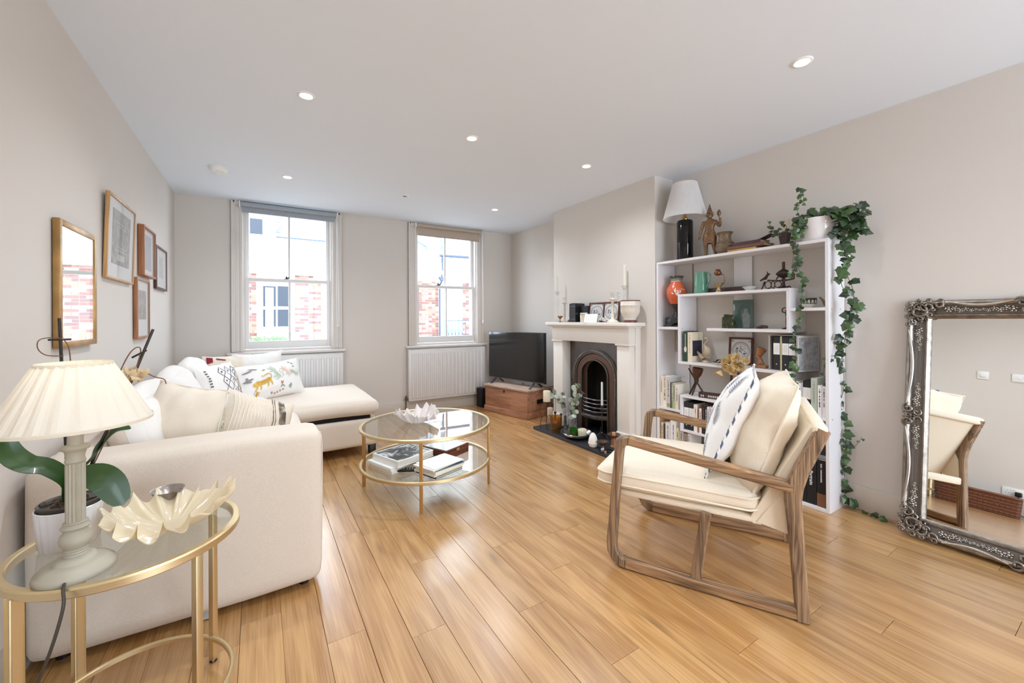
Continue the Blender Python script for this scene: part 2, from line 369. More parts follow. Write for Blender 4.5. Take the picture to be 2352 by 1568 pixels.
# skirting boards
def skirt(name, segs):
    bm = NB()
    for x0, x1, y0, y1 in segs:
        box(bm, x0, x1, y0, y1, 0, 0.15, 0.003); 
    struct(name, bm, skirtm)
skirt('baseboard_left', [(XL, XL+0.018, -2.6, YW)]); skirt('baseboard_far', [(XL+0.018, XR, YW-0.018, YW)])
skirt('baseboard_right', [(XR-0.018, XR, -2.6, 2.361), (XR-0.018, XR, 3.80, YW-0.018)])
skirt('baseboard_chimney', [(XC-0.018, XC, 2.361, 2.50), (XC-0.018, XC, 3.70, 3.80)])

# ------------------------------------------------------------------ sash windows
pane_glass = glassy('window_glass', (1, 1, 1), 0.6); darkmetal = M('dark_bronze', '33271d', 0.35, 0.8)
sashm = M('sash_paint', 'e0dedd', 0.45)
def sash_window(name, xa, xb, catchx):
    w_ = estruct(name); z0 = 0.89; zm = 1.636; z1 = 2.42; xm = (xa+xb)/2
    bm = NB()                                               # architrave in three steps, up to the ceiling
    for s, xe in ((-1, xa), (1, xb)):
        for a, b, t in ((0, 0.105, 0.018), (0.004, 0.03, 0.026), (0.07, 0.10, 0.034), (0.086, 0.105, 0.042)):
            u, v = sorted((xe+s*a, xe+s*b)); box(bm, u, v, YW-t, YW, 0.865, 2.445, 0.004)
    for a, b, t in ((0, 0.03, 0.018), (0.008, 0.03, 0.034)): box(bm, xa-0.105, xb+0.105, YW-t, YW, z1+a-0.005, z1+b-0.006, 0.003)
    for x in (xa-0.105, xb): box(bm, x+0.004, x+0.101, YW-0.030, YW, 2.405, 2.446)
    OBJ('architrave', bm, trimm, w_)
    bm = NB()                                               # box lining of the opening
    for x in (xa, xb-0.012): box(bm, x, x+0.012, YW, YW+0.2, 0.86, z1)
    box(bm, xa, xb, YW, YW+0.2, z1-0.012, z1); box(bm, xa, xb, YW-0.002, YW+0.2, 0.86, 0.885); OBJ('lining', bm, trimm, w_)
    for nm, ya, yb, za, zb, top, bot in (('lower_sash', YW+0.03, YW+0.065, z0, zm+0.017, 0.034, 0.082), ('upper_sash', YW+0.07, YW+0.105, zm-0.017, z1-0.012, 0.05, 0.034)):
        bm = NB(); st = 0.038; xs, xe = xa+0.012, xb-0.012
        for x in (xs, xe-st): box(bm, x, x+st, ya, yb, za, zb, 0.003)
        box(bm, xs+st, xe-st, ya, yb, za, za+bot, 0.003); box(bm, xs+st, xe-st, ya, yb, zb-top, zb, 0.003)
        if nm == 'upper_sash':
            for x, s in ((xs, 1), (xe-st, -1)):             # horns
                prism(bm, [(x, za), (x+st, za), (x+st*(0.5+0.45*s*-1), za-0.045), (x+st*(0.5-0.5*s), za-0.05)], ya, yb, 'y')
        o = OBJ(nm, bm, sashm, w_)
        bm = NB(); box(bm, xm-0.011, xm+0.011, ya+0.004, yb-0.004, za+bot, zb-top, 0.003); OBJ('muntin', bm, sashm, o)
        for x0, x1 in ((xs+st, xm-0.011), (xm+0.011, xe-st)):
            bm = NB(); box(bm, x0, x1, (ya+yb)/2-0.002, (ya+yb)/2+0.002, za+bot, zb-top); OBJ('pane', bm, pane_glass, o, smooth=0)
    bm = NB(); box(bm, catchx-0.022, catchx+0.022, YW+0.035, YW+0.06, zm+0.017, zm+0.025, 0.002); cyl(bm, (catchx, YW+0.045, zm+0.02), (catchx, YW+0.045, zm+0.05), 0.009, 0.006); tube(bm, [(catchx, YW+0.045, zm+0.03), (catchx+0.03, YW+0.05, zm+0.036)], 0.006)
    OBJ('catch', bm, darkmetal, w_)
    bm = NB(); box(bm, xa-0.15, xb+0.15, YW-0.065, YW+0.03, 0.828, 0.862, 0.014, 4); box(bm, xa-0.12, xb+0.12, YW-0.022, YW, 0.79, 0.828, 0.006); OBJ('window_board', bm, trimm, w_)
    return w_
sash_window('window_1', *W1, 0.26); sash_window('window_2', *W2, 2.05)

# roller blinds in front of the architraves
def blind(label, xa, xb, zt, zb, col, chainx, chainz, knob, fa, fb):
    t = thing('roller_blind', label, 'blind', ((xa+xb)/2, YW-0.075, zt)); c = (xa+xb)/2; m = M('blind_'+col, col, 0.8)
    bm = NB(); cyl(bm, (xa-c+0.012, 0, 0), (xb-c-0.012, 0, 0), 0.024, n=20); OBJ('tube', bm, m, t)
    bm = NB()
    for x in (xa-c, xb-c-0.012): OBJ('bracket', box(NB(), x, x+0.012, -0.024, 0.045, -0.03, 0.028, 0.006), M('white_plastic', 'ececea', 0.35), t)
    bm.free(); 0 and OBJ('bracket', bm, M('white_plastic', 'ececea', 0.35), t)
    bm = NB(); box(bm, fa-c, fb-c, 0.0215, 0.0225, zb-zt, 0.002); box(bm, fa-c, fb-c, 0.018, 0.026, zb-zt-0.008, zb-zt+0.01, 0.003); OBJ('fabric', bm, m, t)
    bm = NB(); x = chainx-c; L_ = chainz-zt
    tube(bm, [(x, -0.01, 0), (x-0.002, -0.012, L_*0.5), (x-0.001, -0.012, L_+0.02), (x+0.008, -0.012, L_), (x+0.018, -0.012, L_+0.02), (x+0.014, -0.012, L_*0.5), (x+0.010, -0.01, 0)], 0.0022, 6, k=5)
    if knob: lathe(bm, [(0.001, -0.03), (0.009, -0.022), (0.011, -0.005), (0.006, 0.012), (0.002, 0.02)], 12, (x+0.008, -0.012, L_))
    OBJ('chain', bm, M('white_plastic', 'ececea', 0.35), t)
blind('rolled-up blue-grey roller blind over the left window, with a long bead chain', -0.175, 0.776, 2.408, 2.336, '9fa6ad', 0.765, 1.15, False, -0.149, 0.747)
blind('rolled-up beige roller blind over the right window above the radiator by the television', 1.70, 2.668, 2.412, 2.288, 'b5a697', 2.655, 1.17, True, 1.736, 2.628)

# panel radiators
radm = M('radiator_enamel', 'dcdad8', 0.35)
def radiator(label, xa, xb, valve):
    t = thing('radiator', label, 'radiator', ((xa+xb)/2, YW-0.09, 0.16)); h = 0.65; w2 = (xb-xa)/2
    bm = NB(); box(bm, -w2, w2, 0.0, 0.014, 0, h, 0.006); n = int((xb-xa-0.05)/0.0533)
    for i in range(n):
        x = -w2+0.025+(xb-xa-0.05)*(i+0.5)/n; box(bm, x-0.017, x+0.017, -0.009, 0.004, 0.03, h-0.045, 0.0085, 3)
    OBJ('front_panel', bm, radm, t)
    bm = NB(); box(bm, -w2, w2, 0.05, 0.062, 0, h, 0.005); OBJ('rear_panel', bm, radm, t)
    bm = NB(); box(bm, -w2-0.002, w2+0.002, 0.004, 0.058, h, h+0.006, 0.002)
    OBJ('top_grille', bm, radm, t)
    bm = NB()
    for x in (-w2-0.003, w2-0.001): OBJ('side_cover', box(NB(), x, x+0.004, 0.002, 0.06, 0.01, h+0.004, 0.001), radm, t)
    bm.free()
    bm = NB()
    for x in (-w2*0.7, w2*0.7): OBJ('wall_bracket', box(NB(), x-0.02, x+0.02, 0.055, 0.0895, 0.08, h-0.08), radm, t)
    bm.free()
    if valve:
        bm = NB(); tube(bm, [(-w2-0.03, 0.03, -0.155), (-w2-0.03, 0.03, 0.02)], 0.0075, 8); cyl(bm, (-w2-0.03, 0.03, 0.01), (-w2-0.03, 0.03, 0.07), 0.014, 0.011, 12); cyl(bm, (-w2-0.045, 0.03, 0.03), (-w2+0.006, 0.03, 0.03), 0.009, n=10); lathe(bm, [(0.004, 0), (0.014, 0.002), (0.014, 0.008), (0.004, 0.01)], 12, (-w2-0.03, 0.03, -0.1)); OBJ('valve', bm, M('aged_brass', '6e5a44', 0.35, 0.9), t)
radiator('white ribbed panel radiator under the left window, half hidden by the sofa', -0.26, 0.826, False)
radiator('white ribbed panel radiator under the right window beside the television', 1.605, 2.69, True)

# ------------------------------------------------------------------ ceiling fittings
ringm = M('downlight_ring', 'f0f0ee', 0.35); glow = M('downlight_glow', 'fff4e2', emit=14); deadm = M('lamp_recess', '4a4038', 0.6)
SPOTS = [(0.227, 2.527, 'lit recessed ceiling spotlight nearest the framed pictures, above the sofa arm', 1), (0.214, 4.053, 'lit recessed ceiling spotlight just in front of the left window', 1), (1.259, 4.071, 'unlit recessed ceiling spotlight with a dark slot, between the two windows', 0), (1.253, 2.53, 'lit recessed ceiling spotlight in the middle of the ceiling, above the round coffee table', 1),
         (2.283, 2.506, 'lit recessed ceiling spotlight in front of the chimney breast', 1), (2.293, 4.046, 'lit recessed ceiling spotlight in front of the right window', 1), (2.259, 0.937, 'large-looking lit recessed ceiling spotlight nearest the camera, above the armchair', 1),
         (0.227, 0.94, 'lit recessed ceiling spotlight outside the picture, above the side table', 1), (1.25, 0.94, 'lit recessed ceiling spotlight outside the picture, above the camera', 1)]
SPOTS += [(0.227, -0.65, 'lit recessed ceiling spotlight behind the camera, nearest the left wall', 1), (1.25, -0.65, 'lit recessed ceiling spotlight behind the camera, in the middle', 1), (2.26, -0.65, 'lit recessed ceiling spotlight behind the camera, nearest the right wall', 1)]
for i, (x, y, lb, on) in enumerate(SPOTS):
    t = thing('ceiling_light', lb, 'ceiling light', (x, y, ZC), group='recessed ceiling spotlights')
    OBJ('trim_ring', lathe(NB(), [(0.046, 0.0), (0.046, -0.002), (0.043, -0.0045), (0.034, -0.006), (0.030, -0.003), (0.028, -0.001)], 32, cap=False), ringm, t)
    if on:
        OBJ('lens', lathe(NB(), [(0.0285, -0.0015), (0.027, -0.004), (0.0, -0.0045)], 24), glow, t, smooth=60)
        l = bpy.data.lights.new('spot_beam', 'SPOT'); l.energy = DOWNLIGHT_W*(0.55 if y < 0 else 0.3 if x > 2 and y < 1.5 else 0.6 if x > 1 and y < 1.5 else 0.9 if y < 1.5 else 0.85 if y > 4 else 1.0); l.spot_size = math.radians(150); l.spot_blend = 1.0; l.color = (0.95, 1.0, 1.07); l.shadow_soft_size = 0.03
        lo = bpy.data.objects.new('spot_beam', l); C.objects.link(lo); lo.parent = t; lo.location = (0, 0, -0.012)
    else:
        OBJ('lens', box(NB(), -0.018, 0.018, -0.010, 0.010, -0.006, -0.001, 0.004), deadm, t); OBJ('reflector', lathe(NB(), [(0.029, -0.003), (0.0, -0.002)], 20), ringm, t)
t = thing('smoke_alarm', 'round white smoke alarm on the ceiling near the left wall', 'smoke alarm', (-0.281, 4.101, ZC))
pl_ = M('white_plastic', 'ececea', 0.35)
OBJ('base', lathe(NB(), [(0.068, 0), (0.07, -0.004), (0.068, -0.01), (0.0, -0.01)], 32), pl_, t)
bm = lathe(NB(), [(0.062, -0.01), (0.064, -0.02), (0.056, -0.034), (0.03, -0.04), (0.0, -0.041)], 32)
for k in range(9):
    a = 2*PI*k/9; box(bm, 0.03, 0.055, -0.004, 0.004, -0.041, -0.036, 0.001, mat=R(a, 'Z'))
OBJ('cover', bm, pl_, t)

# ------------------------------------------------------------------ the houses across the street
YH = 12.6; er = random.Random(5)
h_ = thing('brick_house', 'pale sunlit brick house with white cornices and slate roof across the street', 'building', (2.5, YH, -3)); O = Matrix.Translation((-2.5, -YH, 3))
def HP(name, bm, m, par=None, smooth=0, kind=None): bm.transform(O); return OBJ(name, bm, m, par or h_, smooth=smooth, kind=kind)
render_m = M('house_render', 'e6e4e0', 0.9); mortar = M('lime_mortar', '9d958d', 0.9); blue = M('shutter_blue', '7d99ab', 0.6); leadm = M('lead_sheet', '8b97a5', 0.5); ironm = M('cast_iron_pipe', '2d3a4c', 0.5)
bm = NB(); box(bm, -7, 11, YH, YH+0.6, -3, 2.44); HP('wall', bm, mortar)
bm = NB(); box(bm, -7, 11, YH-0.03, YH+0.6, 2.44, 3.4); HP('parapet', bm, render_m)
bm = NB()
for z, dp in ((2.42, 0.06), (2.46, 0.12), (2.57, 0.2), (2.70, 0.14)): box(bm, -7, 11, YH-dp, YH, z, z+0.035)
box(bm, -7, 11, YH-0.17, YH, 2.605, 2.70); HP('cornice', bm, render_m)
bm = NB()
for k in range(60): box(bm, -7+k*0.3, -7+k*0.3+0.292, YH-0.07, YH, 3.06, 3.19+0.0)
HP('coping', bm, M('coping_stone', 'b9c2cc', 0.8))
brickm = [M('brick_%d' % i, c, 0.9, var=(30, 0.15)) for i, c in enumerate(('6f4a42', '85604f', '7c6259', '927d6b', '624643'))]
def bmesh_brick(L_): return [mesh_of('brick', box(NB(), -L_/2, L_/2, -0.012, 0.05, -0.0325, 0.0325, 0.002, 1), m, 0) for m in brickm]
full, half = bmesh_brick(0.213), bmesh_brick(0.102)
regions = [(0.84, 1.48), (-0.95, -0.02), (4.1, 4.95), (2.0, 3.3), (5.87, 6.3), (1.66, 2.0), (3.3, 3.7)]
bk = []
for (ra, rb) in regions:
    for c_ in range(26):
        z = 2.40-c_*0.075; x = ra+(0 if c_ % 2 else -0.056)
        x = ra; j = 0
        while x < rb-0.05:
            hd = (j+c_) % 2 == 0; L_ = 0.102 if hd else 0.213
            if x+L_ > rb+0.03: L_ = 0.102; hd = True
            bk.append((x+L_/2, z, hd)); x += L_+0.011; j += 1
rest = NB()
for i, (x, z, hd) in enumerate(bk):
    if i < 296: share('brick', er.choice(half if hd else full), h_, (x-2.5, er.uniform(-0.003, 0.002), z+3))
    else:
        L_ = 0.102 if hd else 0.213; box(rest, x-L_/2, x+L_/2, YH-0.012, YH+0.04, z-0.0325, z+0.0325, mi=er.randrange(5))
rest.transform(O); OBJ('brickwork', rest, brickm, h_, smooth=0, kind='stuff')
slatem = [M('slate_%d' % i, c, 0.55) for i, c in enumerate(('687484', '75808f', '5f6b7b'))]
sl = [mesh_of('slate', box(NB(), -0.092, 0.092, -0.007, 0.007, -0.06, 0.06), m, 0) for m in slatem]
for r_ in range(9):
    for k in range(8):
        x = 0.40+k*0.187+(0.09 if r_ % 2 else 0)
        if x < 1.75: share('slate', er.choice(sl), h_, (x+0.09-2.5, 0.02+r_*0.035, 3.47+r_*0.075+3), rot=(math.radians(-22), 0, 0))
for r_ in range(9):
    for k in range(4):
        x = 4.95+k*0.187+(0.09 if r_ % 2 else 0)
        if x < 5.2-0*r_ and x-4.85 > 0: share('slate', er.choice(sl), h_, (x-2.5, 0.02+r_*0.035, 3.42+r_*0.075+3), rot=(math.radians(-22), 0, 0))
bm = NB(); prism(bm, [(-7, 3.4), (11, 3.4), (11, 5.4), (-7, 5.4)], YH+0.36, YH+0.9, 'y'); HP('roof_wall', bm, render_m)
bm = NB(); box(bm, 0.39, 1.9, YH-0.02, YH+0.02, 3.40, 3.435); HP('roof_flashing', bm, ironm)
def house_window(x0, x1, z0, z1, panes, fm, gm, dp=0.03):
    bm = NB(); box(bm, x0, x1, YH-dp, YH+0.01, z0, z1); o = HP('window', bm, fm)
    for a, b, c, d_ in panes:
        bm = NB(); box(bm, a, b, YH-dp-0.006, YH-dp+0.002, c, d_); HP('pane', bm, gm, o)
dg = M('far_glass', '1c2531', 0.45); lg = M('far_glass_pale', '93a3ac', 0.3)
house_window(-0.02, 0.83, 0.94, 2.20, [(0.087, 0.382, 1.557, 2.10), (0.423, 0.675, 1.56, 2.11), (0.085, 0.38, 1.02, 1.48), (0.421, 0.673, 1.02, 1.483)], render_m, dg)
bm = NB(); box(bm, 0.14, 0.33, YH-0.045, YH-0.03, 1.02, 2.06); HP('curtain', bm, M('far_curtain', 'b9bfb9', 0.9))
house_window(1.484, 1.70, 0.70, 2.19, [(1.585, 1.64, 1.75, 2.08), (1.585, 1.64, 1.4, 1.7), (1.585, 1.64, 0.95, 1.35)], render_m, lg)
house_window(-0.24, 0.12, 3.40, 3.89, [(-0.197, 0.085, 3.446, 3.85)], render_m, dg, 0.05)
bm = NB(); box(bm, 0.16, 0.39, YH-0.1, YH+0.1, 3.34, 4.2); HP('chimney', bm, M('pale_lead', 'a9b2bd', 0.7))
bm = NB(); box(bm, -0.1, 0.78, YH-0.14, YH, 0.87, 0.94); HP('window_sill', bm, render_m)
# beyond the right window: gable, pier, hopper, gutter, blue door with its railing
bm = NB(); prism(bm, [(4.15, 3.75), (4.2, 3.9), (4.66, 3.58), (4.66, 3.0), (4.60, 3.0), (4.60, 3.52)], YH-0.08, YH, 'y'); HP('verge', bm, leadm)
bm = NB(); prism(bm, [(4.15, 3.4), (4.60, 3.4), (4.60, 3.5), (4.15, 3.8)], YH-0.03, YH+0.02, 'y'); HP('gable_slates', bm, slatem[0])
bm = NB(); box(bm, 4.74, 4.96, YH-0.22, YH, 3.02, 3.52); box(bm, 4.70, 5.0, YH-0.25, YH, 3.52, 3.575); prism(bm, [(4.70, 3.575), (5.0, 3.575), (4.74, 3.95), (4.5, 3.95)], YH-0.2, YH, 'y'); HP('pier', bm, M('pier_stone', 'c2bcb6', 0.9))
bm = NB(); box(bm, 5.23, 6.6, YH-0.06, YH, 3.39, 4.6); HP('bay_wall', bm, render_m)
bm = NB(); tube(bm, [(4.95, YH-0.2, 3.26), (6.6, YH-0.2, 3.29)], 0.045, 10); tube(bm, [(5.06, YH-0.2, 3.24), (5.075, YH-0.16, 3.0), (5.07, YH-0.2, 2.78)], 0.03, 8)
prism(bm, [(4.91, 2.56), (5.14, 2.56), (5.08, 2.44), (4.98, 2.44)], YH-0.28, YH-0.2, 'y'); tube(bm, [(5.03, YH-0.22, 2.44), (5.005, YH-0.1, 2.3), (5.005, YH-0.08, 0.0)], 0.026, 8); tube(bm, [(5.03, YH-0.22, 2.65), (5.03, YH-0.22, 2.55)], 0.03, 8); HP('drainpipe', bm, ironm, smooth=40)
house_window(5.15, 5.79, 0.62, 2.105, [(5.24, 5.36, 1.04, 1.95), (5.40, 5.64, 1.04, 1.95)], blue, M('far_glass_white', 'c9d4da', 0.4))
bm = NB(); box(bm, 4.95, 6.2, YH-0.45, YH, 0.5, 0.6); HP('balcony', bm, render_m)
rl = thing('balcony_railing', 'thin iron balcony railing before the pale blue door across the street', 'railing', (5.55, YH-0.4, 0.6))
bm = NB(); tube(bm, [(-0.52, 0, 0.55), (0.5, 0, 0.55)], 0.012, 6); tube(bm, [(-0.52, 0, 0.04), (0.5, 0, 0.04)], 0.01, 6); OBJ('rail', bm, ironm, rl)
bm = NB()
for k in range(9): x = -0.5+k*0.122; tube(bm, [(x, 0, 0), (x, 0, 0.55)], 0.007, 5)
OBJ('baluster', bm, ironm, rl)
bm = NB(); 
for k in range(8): x = -0.5+k*0.122; tube(bm, [(x, 0, 0.06), (x+0.06, 0, 0.3), (x+0.122, 0, 0.06)], 0.006, 5, k=4)
OBJ('scrollwork', bm, ironm, rl)
bm = NB()
for k in range(90):
    p = Vector((er.uniform(-0.2, 0.62), YH-0.2+er.uniform(-0.05, 0.05), 0.70+er.uniform(-0.04, 0.05)*(1.2 if k % 3 else 0.6))); a = er.uniform(0, 6.28)
    vsq = [bm.verts.new(p+Vector((math.cos(a+q)*0.035, er.uniform(-0.01, 0.01), math.sin(a+q)*0.035))) for q in (0, 2.2, 4.2)]; bm.faces.new(vsq)
o = OBJ('window_box_foliage', bm, M('far_leaves', '5f7a52', 0.8), None, smooth=0, kind='stuff'); tag(o, 'low straggly green plants in the window box of the brick house', 'plants')
bm = NB(); box(bm, -0.25, 0.7, YH-0.3, YH-0.03, 0.5, 0.62, 0.01); o = OBJ('window_box', bm, M('box_grey', '8d9096', 0.8)); tag(o, 'grey window box on the front of the brick house', 'window box')
st = NB(); box(st, -12, 16, YW+0.3, 16, -3.1, -3.0); o = OBJ('street_ground', st, M('street', '8b8b88', 0.9), smooth=0, kind='structure')
# ------------------------------------------------------------------ corner sofa
linen = weave('oat_linen', 'dbcfc0', 700, 0.45); linen2 = weave('white_linen', 'e9e5e0', 900, 0.3); blackp = M('black_plastic', '15130f', 0.4); darkcav = M('painted_gap_shade', '0c0a09', 0.9)
s = thing('corner_sofa', 'large oatmeal linen corner sofa with a chaise, along the left wall', 'sofa', (-0.2, 3.4, 0)); SO = Matrix.Translation((0.2, -3.4, 0))
def SP(name, bm, m, kind=None, smooth=40, label=None, par=None): bm.transform(SO); return OBJ(name, bm, m, par or s, smooth=smooth, label=label)
bm = softbox(NB(), -0.675, 0.238, 2.008, 2.235, 0.032, 0.705, 0.042, 14, bulge=(0.006, 0.010, 0.008), wob=0.004, fr=3); SP('arm', bm, linen)
bm = softbox(NB(), -0.69, -0.52, 2.05, 4.80, 0.05, 0.70, 0.06, 16, bulge=(0, 0.0, 0.01), wob=0.004, fr=3, seed=2); SP('back', bm, linen)
bm = softbox(NB(), -0.45, 0.20, 2.22, 3.76, 0.05, 0.30, 0.03, 10, wob=0.002); SP('base', bm, linen)
bm = softbox(NB(), -0.46, 0.905, 3.73, 4.80, 0.085, 0.322, 0.03, 12, wob=0.002, seed=3); SP('chaise_base', bm, linen)
bm = NB(); box(bm, -0.44, 0.84, 3.76, 4.78, 0.322, 0.352, 0.004); SP('gap_shade', bm, darkcav)  # near-black block paints the shade of the gap under the cushion
bm = softbox(NB(), -0.46, 0.918, 3.715, 4.80, 0.350, 0.490, 0.066, 18, bulge=(0.008, 0.008, 0.022), wob=0.007, fr=3.5, seed=4); SP('chaise_cushion', bm, linen)
for i, (a, b) in enumerate(((2.238, 2.975), (2.98, 3.712))):
    bm = softbox(NB(), -0.46, 0.255, a, b, 0.302, 0.468, 0.05, 14, bulge=(0.015, 0.002, 0.02), wob=0.006, fr=4, seed=5+i); SP('seat_cushion', bm, linen)
for y, sd in ((2.63, 1), (3.42, 2), (4.21, 3)):             # loose back cushions, slumped against the back
    mt = T(-0.440, y, 0.665) @ R(math.radians(-17), 'Y')
    bm = softbox(NB(), -0.07, 0.07, -0.37, 0.37, -0.20, 0.205, 0.065, 18, bulge=(0.04, 0.0, 0.04), wob=0.02, fr=3.2, seed=sd*4)
    for f in bm.faces:
        if f.calc_center_median().x < -0.012: f.material_index = 1
    bm.transform(mt); SP('back_cushion', bm, [linen2, linen])
for x, y in ((0.86, 3.79), (0.86, 4.72)):
    bm = NB(); box(bm, x-0.03, x+0.03, y-0.03, y+0.03, 0.0, 0.09, 0.006); SP('foot', bm, blackp)
for x, y in ((0.17, 2.09), (-0.6, 2.09), (0.1, 3.5), (-0.6, 4.7)):
    bm = NB(); cyl(bm, (x, y, 0), (x, y, 0.055), 0.02, n=12); SP('foot', bm, blackp)
bm = NB(); box(bm, -0.215, -0.17, 2.03, 2.032, 0.005, 0.06); SP('care_label', bm, M('label_grey', 'a8a6a4', 0.7), kind=None)
# seam across the arm front
e = tube(NB(), catmull([(0.238, 2.05, 0.10), (0.243, 2.05, 0.62), (0.225, 2.06, 0.69)], 5), 0.0025, 5); SP('arm_seam', e, linen)

def cushion(label, mtx, w_, h_, t_, mats, seed=0, name='cushion', piping=None, pinch=0.06, n=20, group='scatter cushions on the corner sofa', pr=0.004):
    loc = mtx.translation.copy(); r = thing(name, label, 'cushion', loc, group=group); m0 = Matrix.Translation(-loc) @ mtx
    bm = pillow(NB(), w_, h_, t_, m0, n, pinch, seed=seed, mi_back=1 if len(mats) > 1 else 0); OBJ('cover', bm, mats, r, smooth=60)
    if piping: OBJ('piping', tube(NB(), pillow_edge(w_, h_, m0, pinch), pr, 6, closed=True), piping, r, smooth=60)
    return r, m0
def frame(c, xdir, lean, flip=1):
    """basis whose x runs along xdir (horizontal), z leans back by `lean`, y = away from the face (face looks to -y)"""
    x = Vector(xdir).normalized(); y = Vector((0, 0, 1)).cross(x); z = Vector((0, 0, 1)); ca, sa = math.cos(lean), math.sin(lean)
    z2 = z*ca+y*sa; y2 = y*ca-z*sa; return basis(c, x, y2, z2)
def motif(r, m0, name, polys, mat, w_, t_, h_, off=0.0015, smooth=0, label=None):
    """thin stitched shapes laid on the front (-y) face of a cushion; coords in local x,z"""
    bm = NB()
    for poly in polys:
        vs_ = []
        for (x, z) in poly:
            u, v = max(-0.98, min(0.98, x/(w_/2))), max(-0.98, min(0.98, z/(h_/2)))
            y = -t_/2*((1-u*u)**0.55)*((1-v*v)**0.55)-off
            nz = noise.noise_vector(Vector((u*2.2+m0.get('seed', 0)*3.1, v*2.2, -1))) if isinstance(m0, dict) else Vector((0, 0, 0))
            vs_.append(bm.verts.new(Vector((x, y, z))))
        if len(vs_) > 2: bm.faces.new(vs_)
    return bm
def stitched(r, m0, name, polys, mat, w_, h_, t_, seed, off=0.0022, label=None):
    bm = NB()
    for poly in polys:
        c0 = sum((Vector(p) for p in poly), Vector((0, 0)))/len(poly); fan = []
        def pt(x, z):
            u, v = max(-0.97, min(0.97, x/(w_/2))), max(-0.97, min(0.97, z/(h_/2)))
            nz = noise.noise_vector(Vector((u*2.2+seed*3.1, v*2.2, -1.7)))*0.012+noise.noise_vector(Vector((u*6+seed, v*6, -1)))*0.006
            return bm.verts.new(m0 @ Vector((x+nz.x*0.5, -t_/2*((1-u*u)**0.55)*((1-v*v)**0.55)+nz.y-off, z+nz.z*0.5)))
        P_ = [pt(*p) for p in poly]; cc = pt(*c0)
        for i in range(len(P_)): bm.faces.new((P_[i], P_[(i+1) % len(P_)], cc))
    OBJ(name, bm, mat, r, smooth=0, label=label, kind='stuff' if len(polys) > 14 else None)
def strip(pts, w0, w1=None):
    """ribbon polygons along a 2-D path"""
    w1 = w0 if w1 is None else w1; out = []; n = len(pts)
    for i in range(n-1):
        a, b = Vector(pts[i]), Vector(pts[i+1]); d = (b-a); 
        if d.length < 1e-6: continue
        q = Vector((-d.y, d.x)).normalized(); wa = w0+(w1-w0)*i/(n-1); wb = w0+(w1-w0)*(i+1)/(n-1)
        out.append([tuple(a-q*wa), tuple(b-q*wb), tuple(b+q*wb), tuple(a+q*wa)])
    return out
def cm2(pts, k=5): return [(p.x, p.y) for p in catmull([(a, b, 0) for a, b in pts], k)]
white_cot = weave('white_cotton', 'f1efec', 1100, 0.25); cream_cot = weave('cream_cotton', 'eadfce', 1000, 0.25); greige = weave('stripe_linen', 'd8cbb9', 900, 0.3)
# big plain cream cushion by the arm, patterned on its far side
paisley = M('paisley_cloth', 'd9d2bb', 0.9)
nt = paisley.node_tree; tc = nt.nodes.new('ShaderNodeTexCoord'); vo = nt.nodes.new('ShaderNodeTexNoise'); vo.inputs['Scale'].default_value = 16; vo.inputs['Distortion'].default_value = 2.5
ma = nt.nodes.new('ShaderNodeMath'); ma.operation = 'MULTIPLY'; ma.inputs[1].default_value = 7; pp = nt.nodes.new('ShaderNodeMath'); pp.operation = 'PINGPONG'; pp.inputs[1].default_value = 1
cr = nt.nodes.new('ShaderNodeValToRGB'); cr.color_ramp.elements[0].position = 0.0; cr.color_ramp.elements[0].color = lin('5d6450'); cr.color_ramp.elements[1].position = 0.9; cr.color_ramp.elements[1].color = lin('c9b8a4')
e_ = cr.color_ramp.elements.new(0.22); e_.color = lin('d8d2be'); e_ = cr.color_ramp.elements.new(0.55); e_.color = lin('dcd7c6')
nt.links.new(tc.outputs['Object'], vo.inputs['Vector']); nt.links.new(vo.outputs[0], ma.inputs[0]); nt.links.new(ma.outputs[0], pp.inputs[0]); nt.links.new(pp.outputs[0], cr.inputs[0]); nt.links.new(cr.outputs[0], nt.nodes['Principled BSDF'].inputs['Base Color'])
cushion('large plain cream cushion nearest the sofa arm, with a paisley patterned far side', frame((-0.300, 2.44, 0.685), (0.78, -0.62, 0), 0.12) @ R(math.radians(7), 'Y'), 0.36, 0.42, 0.23, [cream_cot, paisley], 3, piping=cream_cot)
# striped cushion
m_ = frame((-0.005, 2.55, 0.650), (0.82, 0.52, 0), 0.42) @ R(math.radians(26), 'Y')
r, m0 = cushion('beige striped cushion beside the sofa arm, its end frayed and dark striped', m_, 0.36, 0.30, 0.15, [greige], 5)
lines = []
for k in range(12):
    x = -0.155+k*0.015; lines += strip([(x, -0.128), (x+0.004, 0), (x, 0.128)], 0.0011)
stitched(r, m0, 'pale_stripes', lines, M('stripe_white', 'f2eee6', 0.9), 0.36, 0.30, 0.15, 5, off=0.0045)
dk = []
for x in (0.030, 0.042, 0.066, 0.072, 0.078, 0.084, 0.090, 0.096, 0.102): dk += strip([(x, -0.13), (x+0.003, 0), (x, 0.13)], 0.0018)
stitched(r, m0, 'dark_stripes', dk, M('stripe_dark', '6e6258', 0.9), 0.36, 0.30, 0.15, 5, off=0.0045)
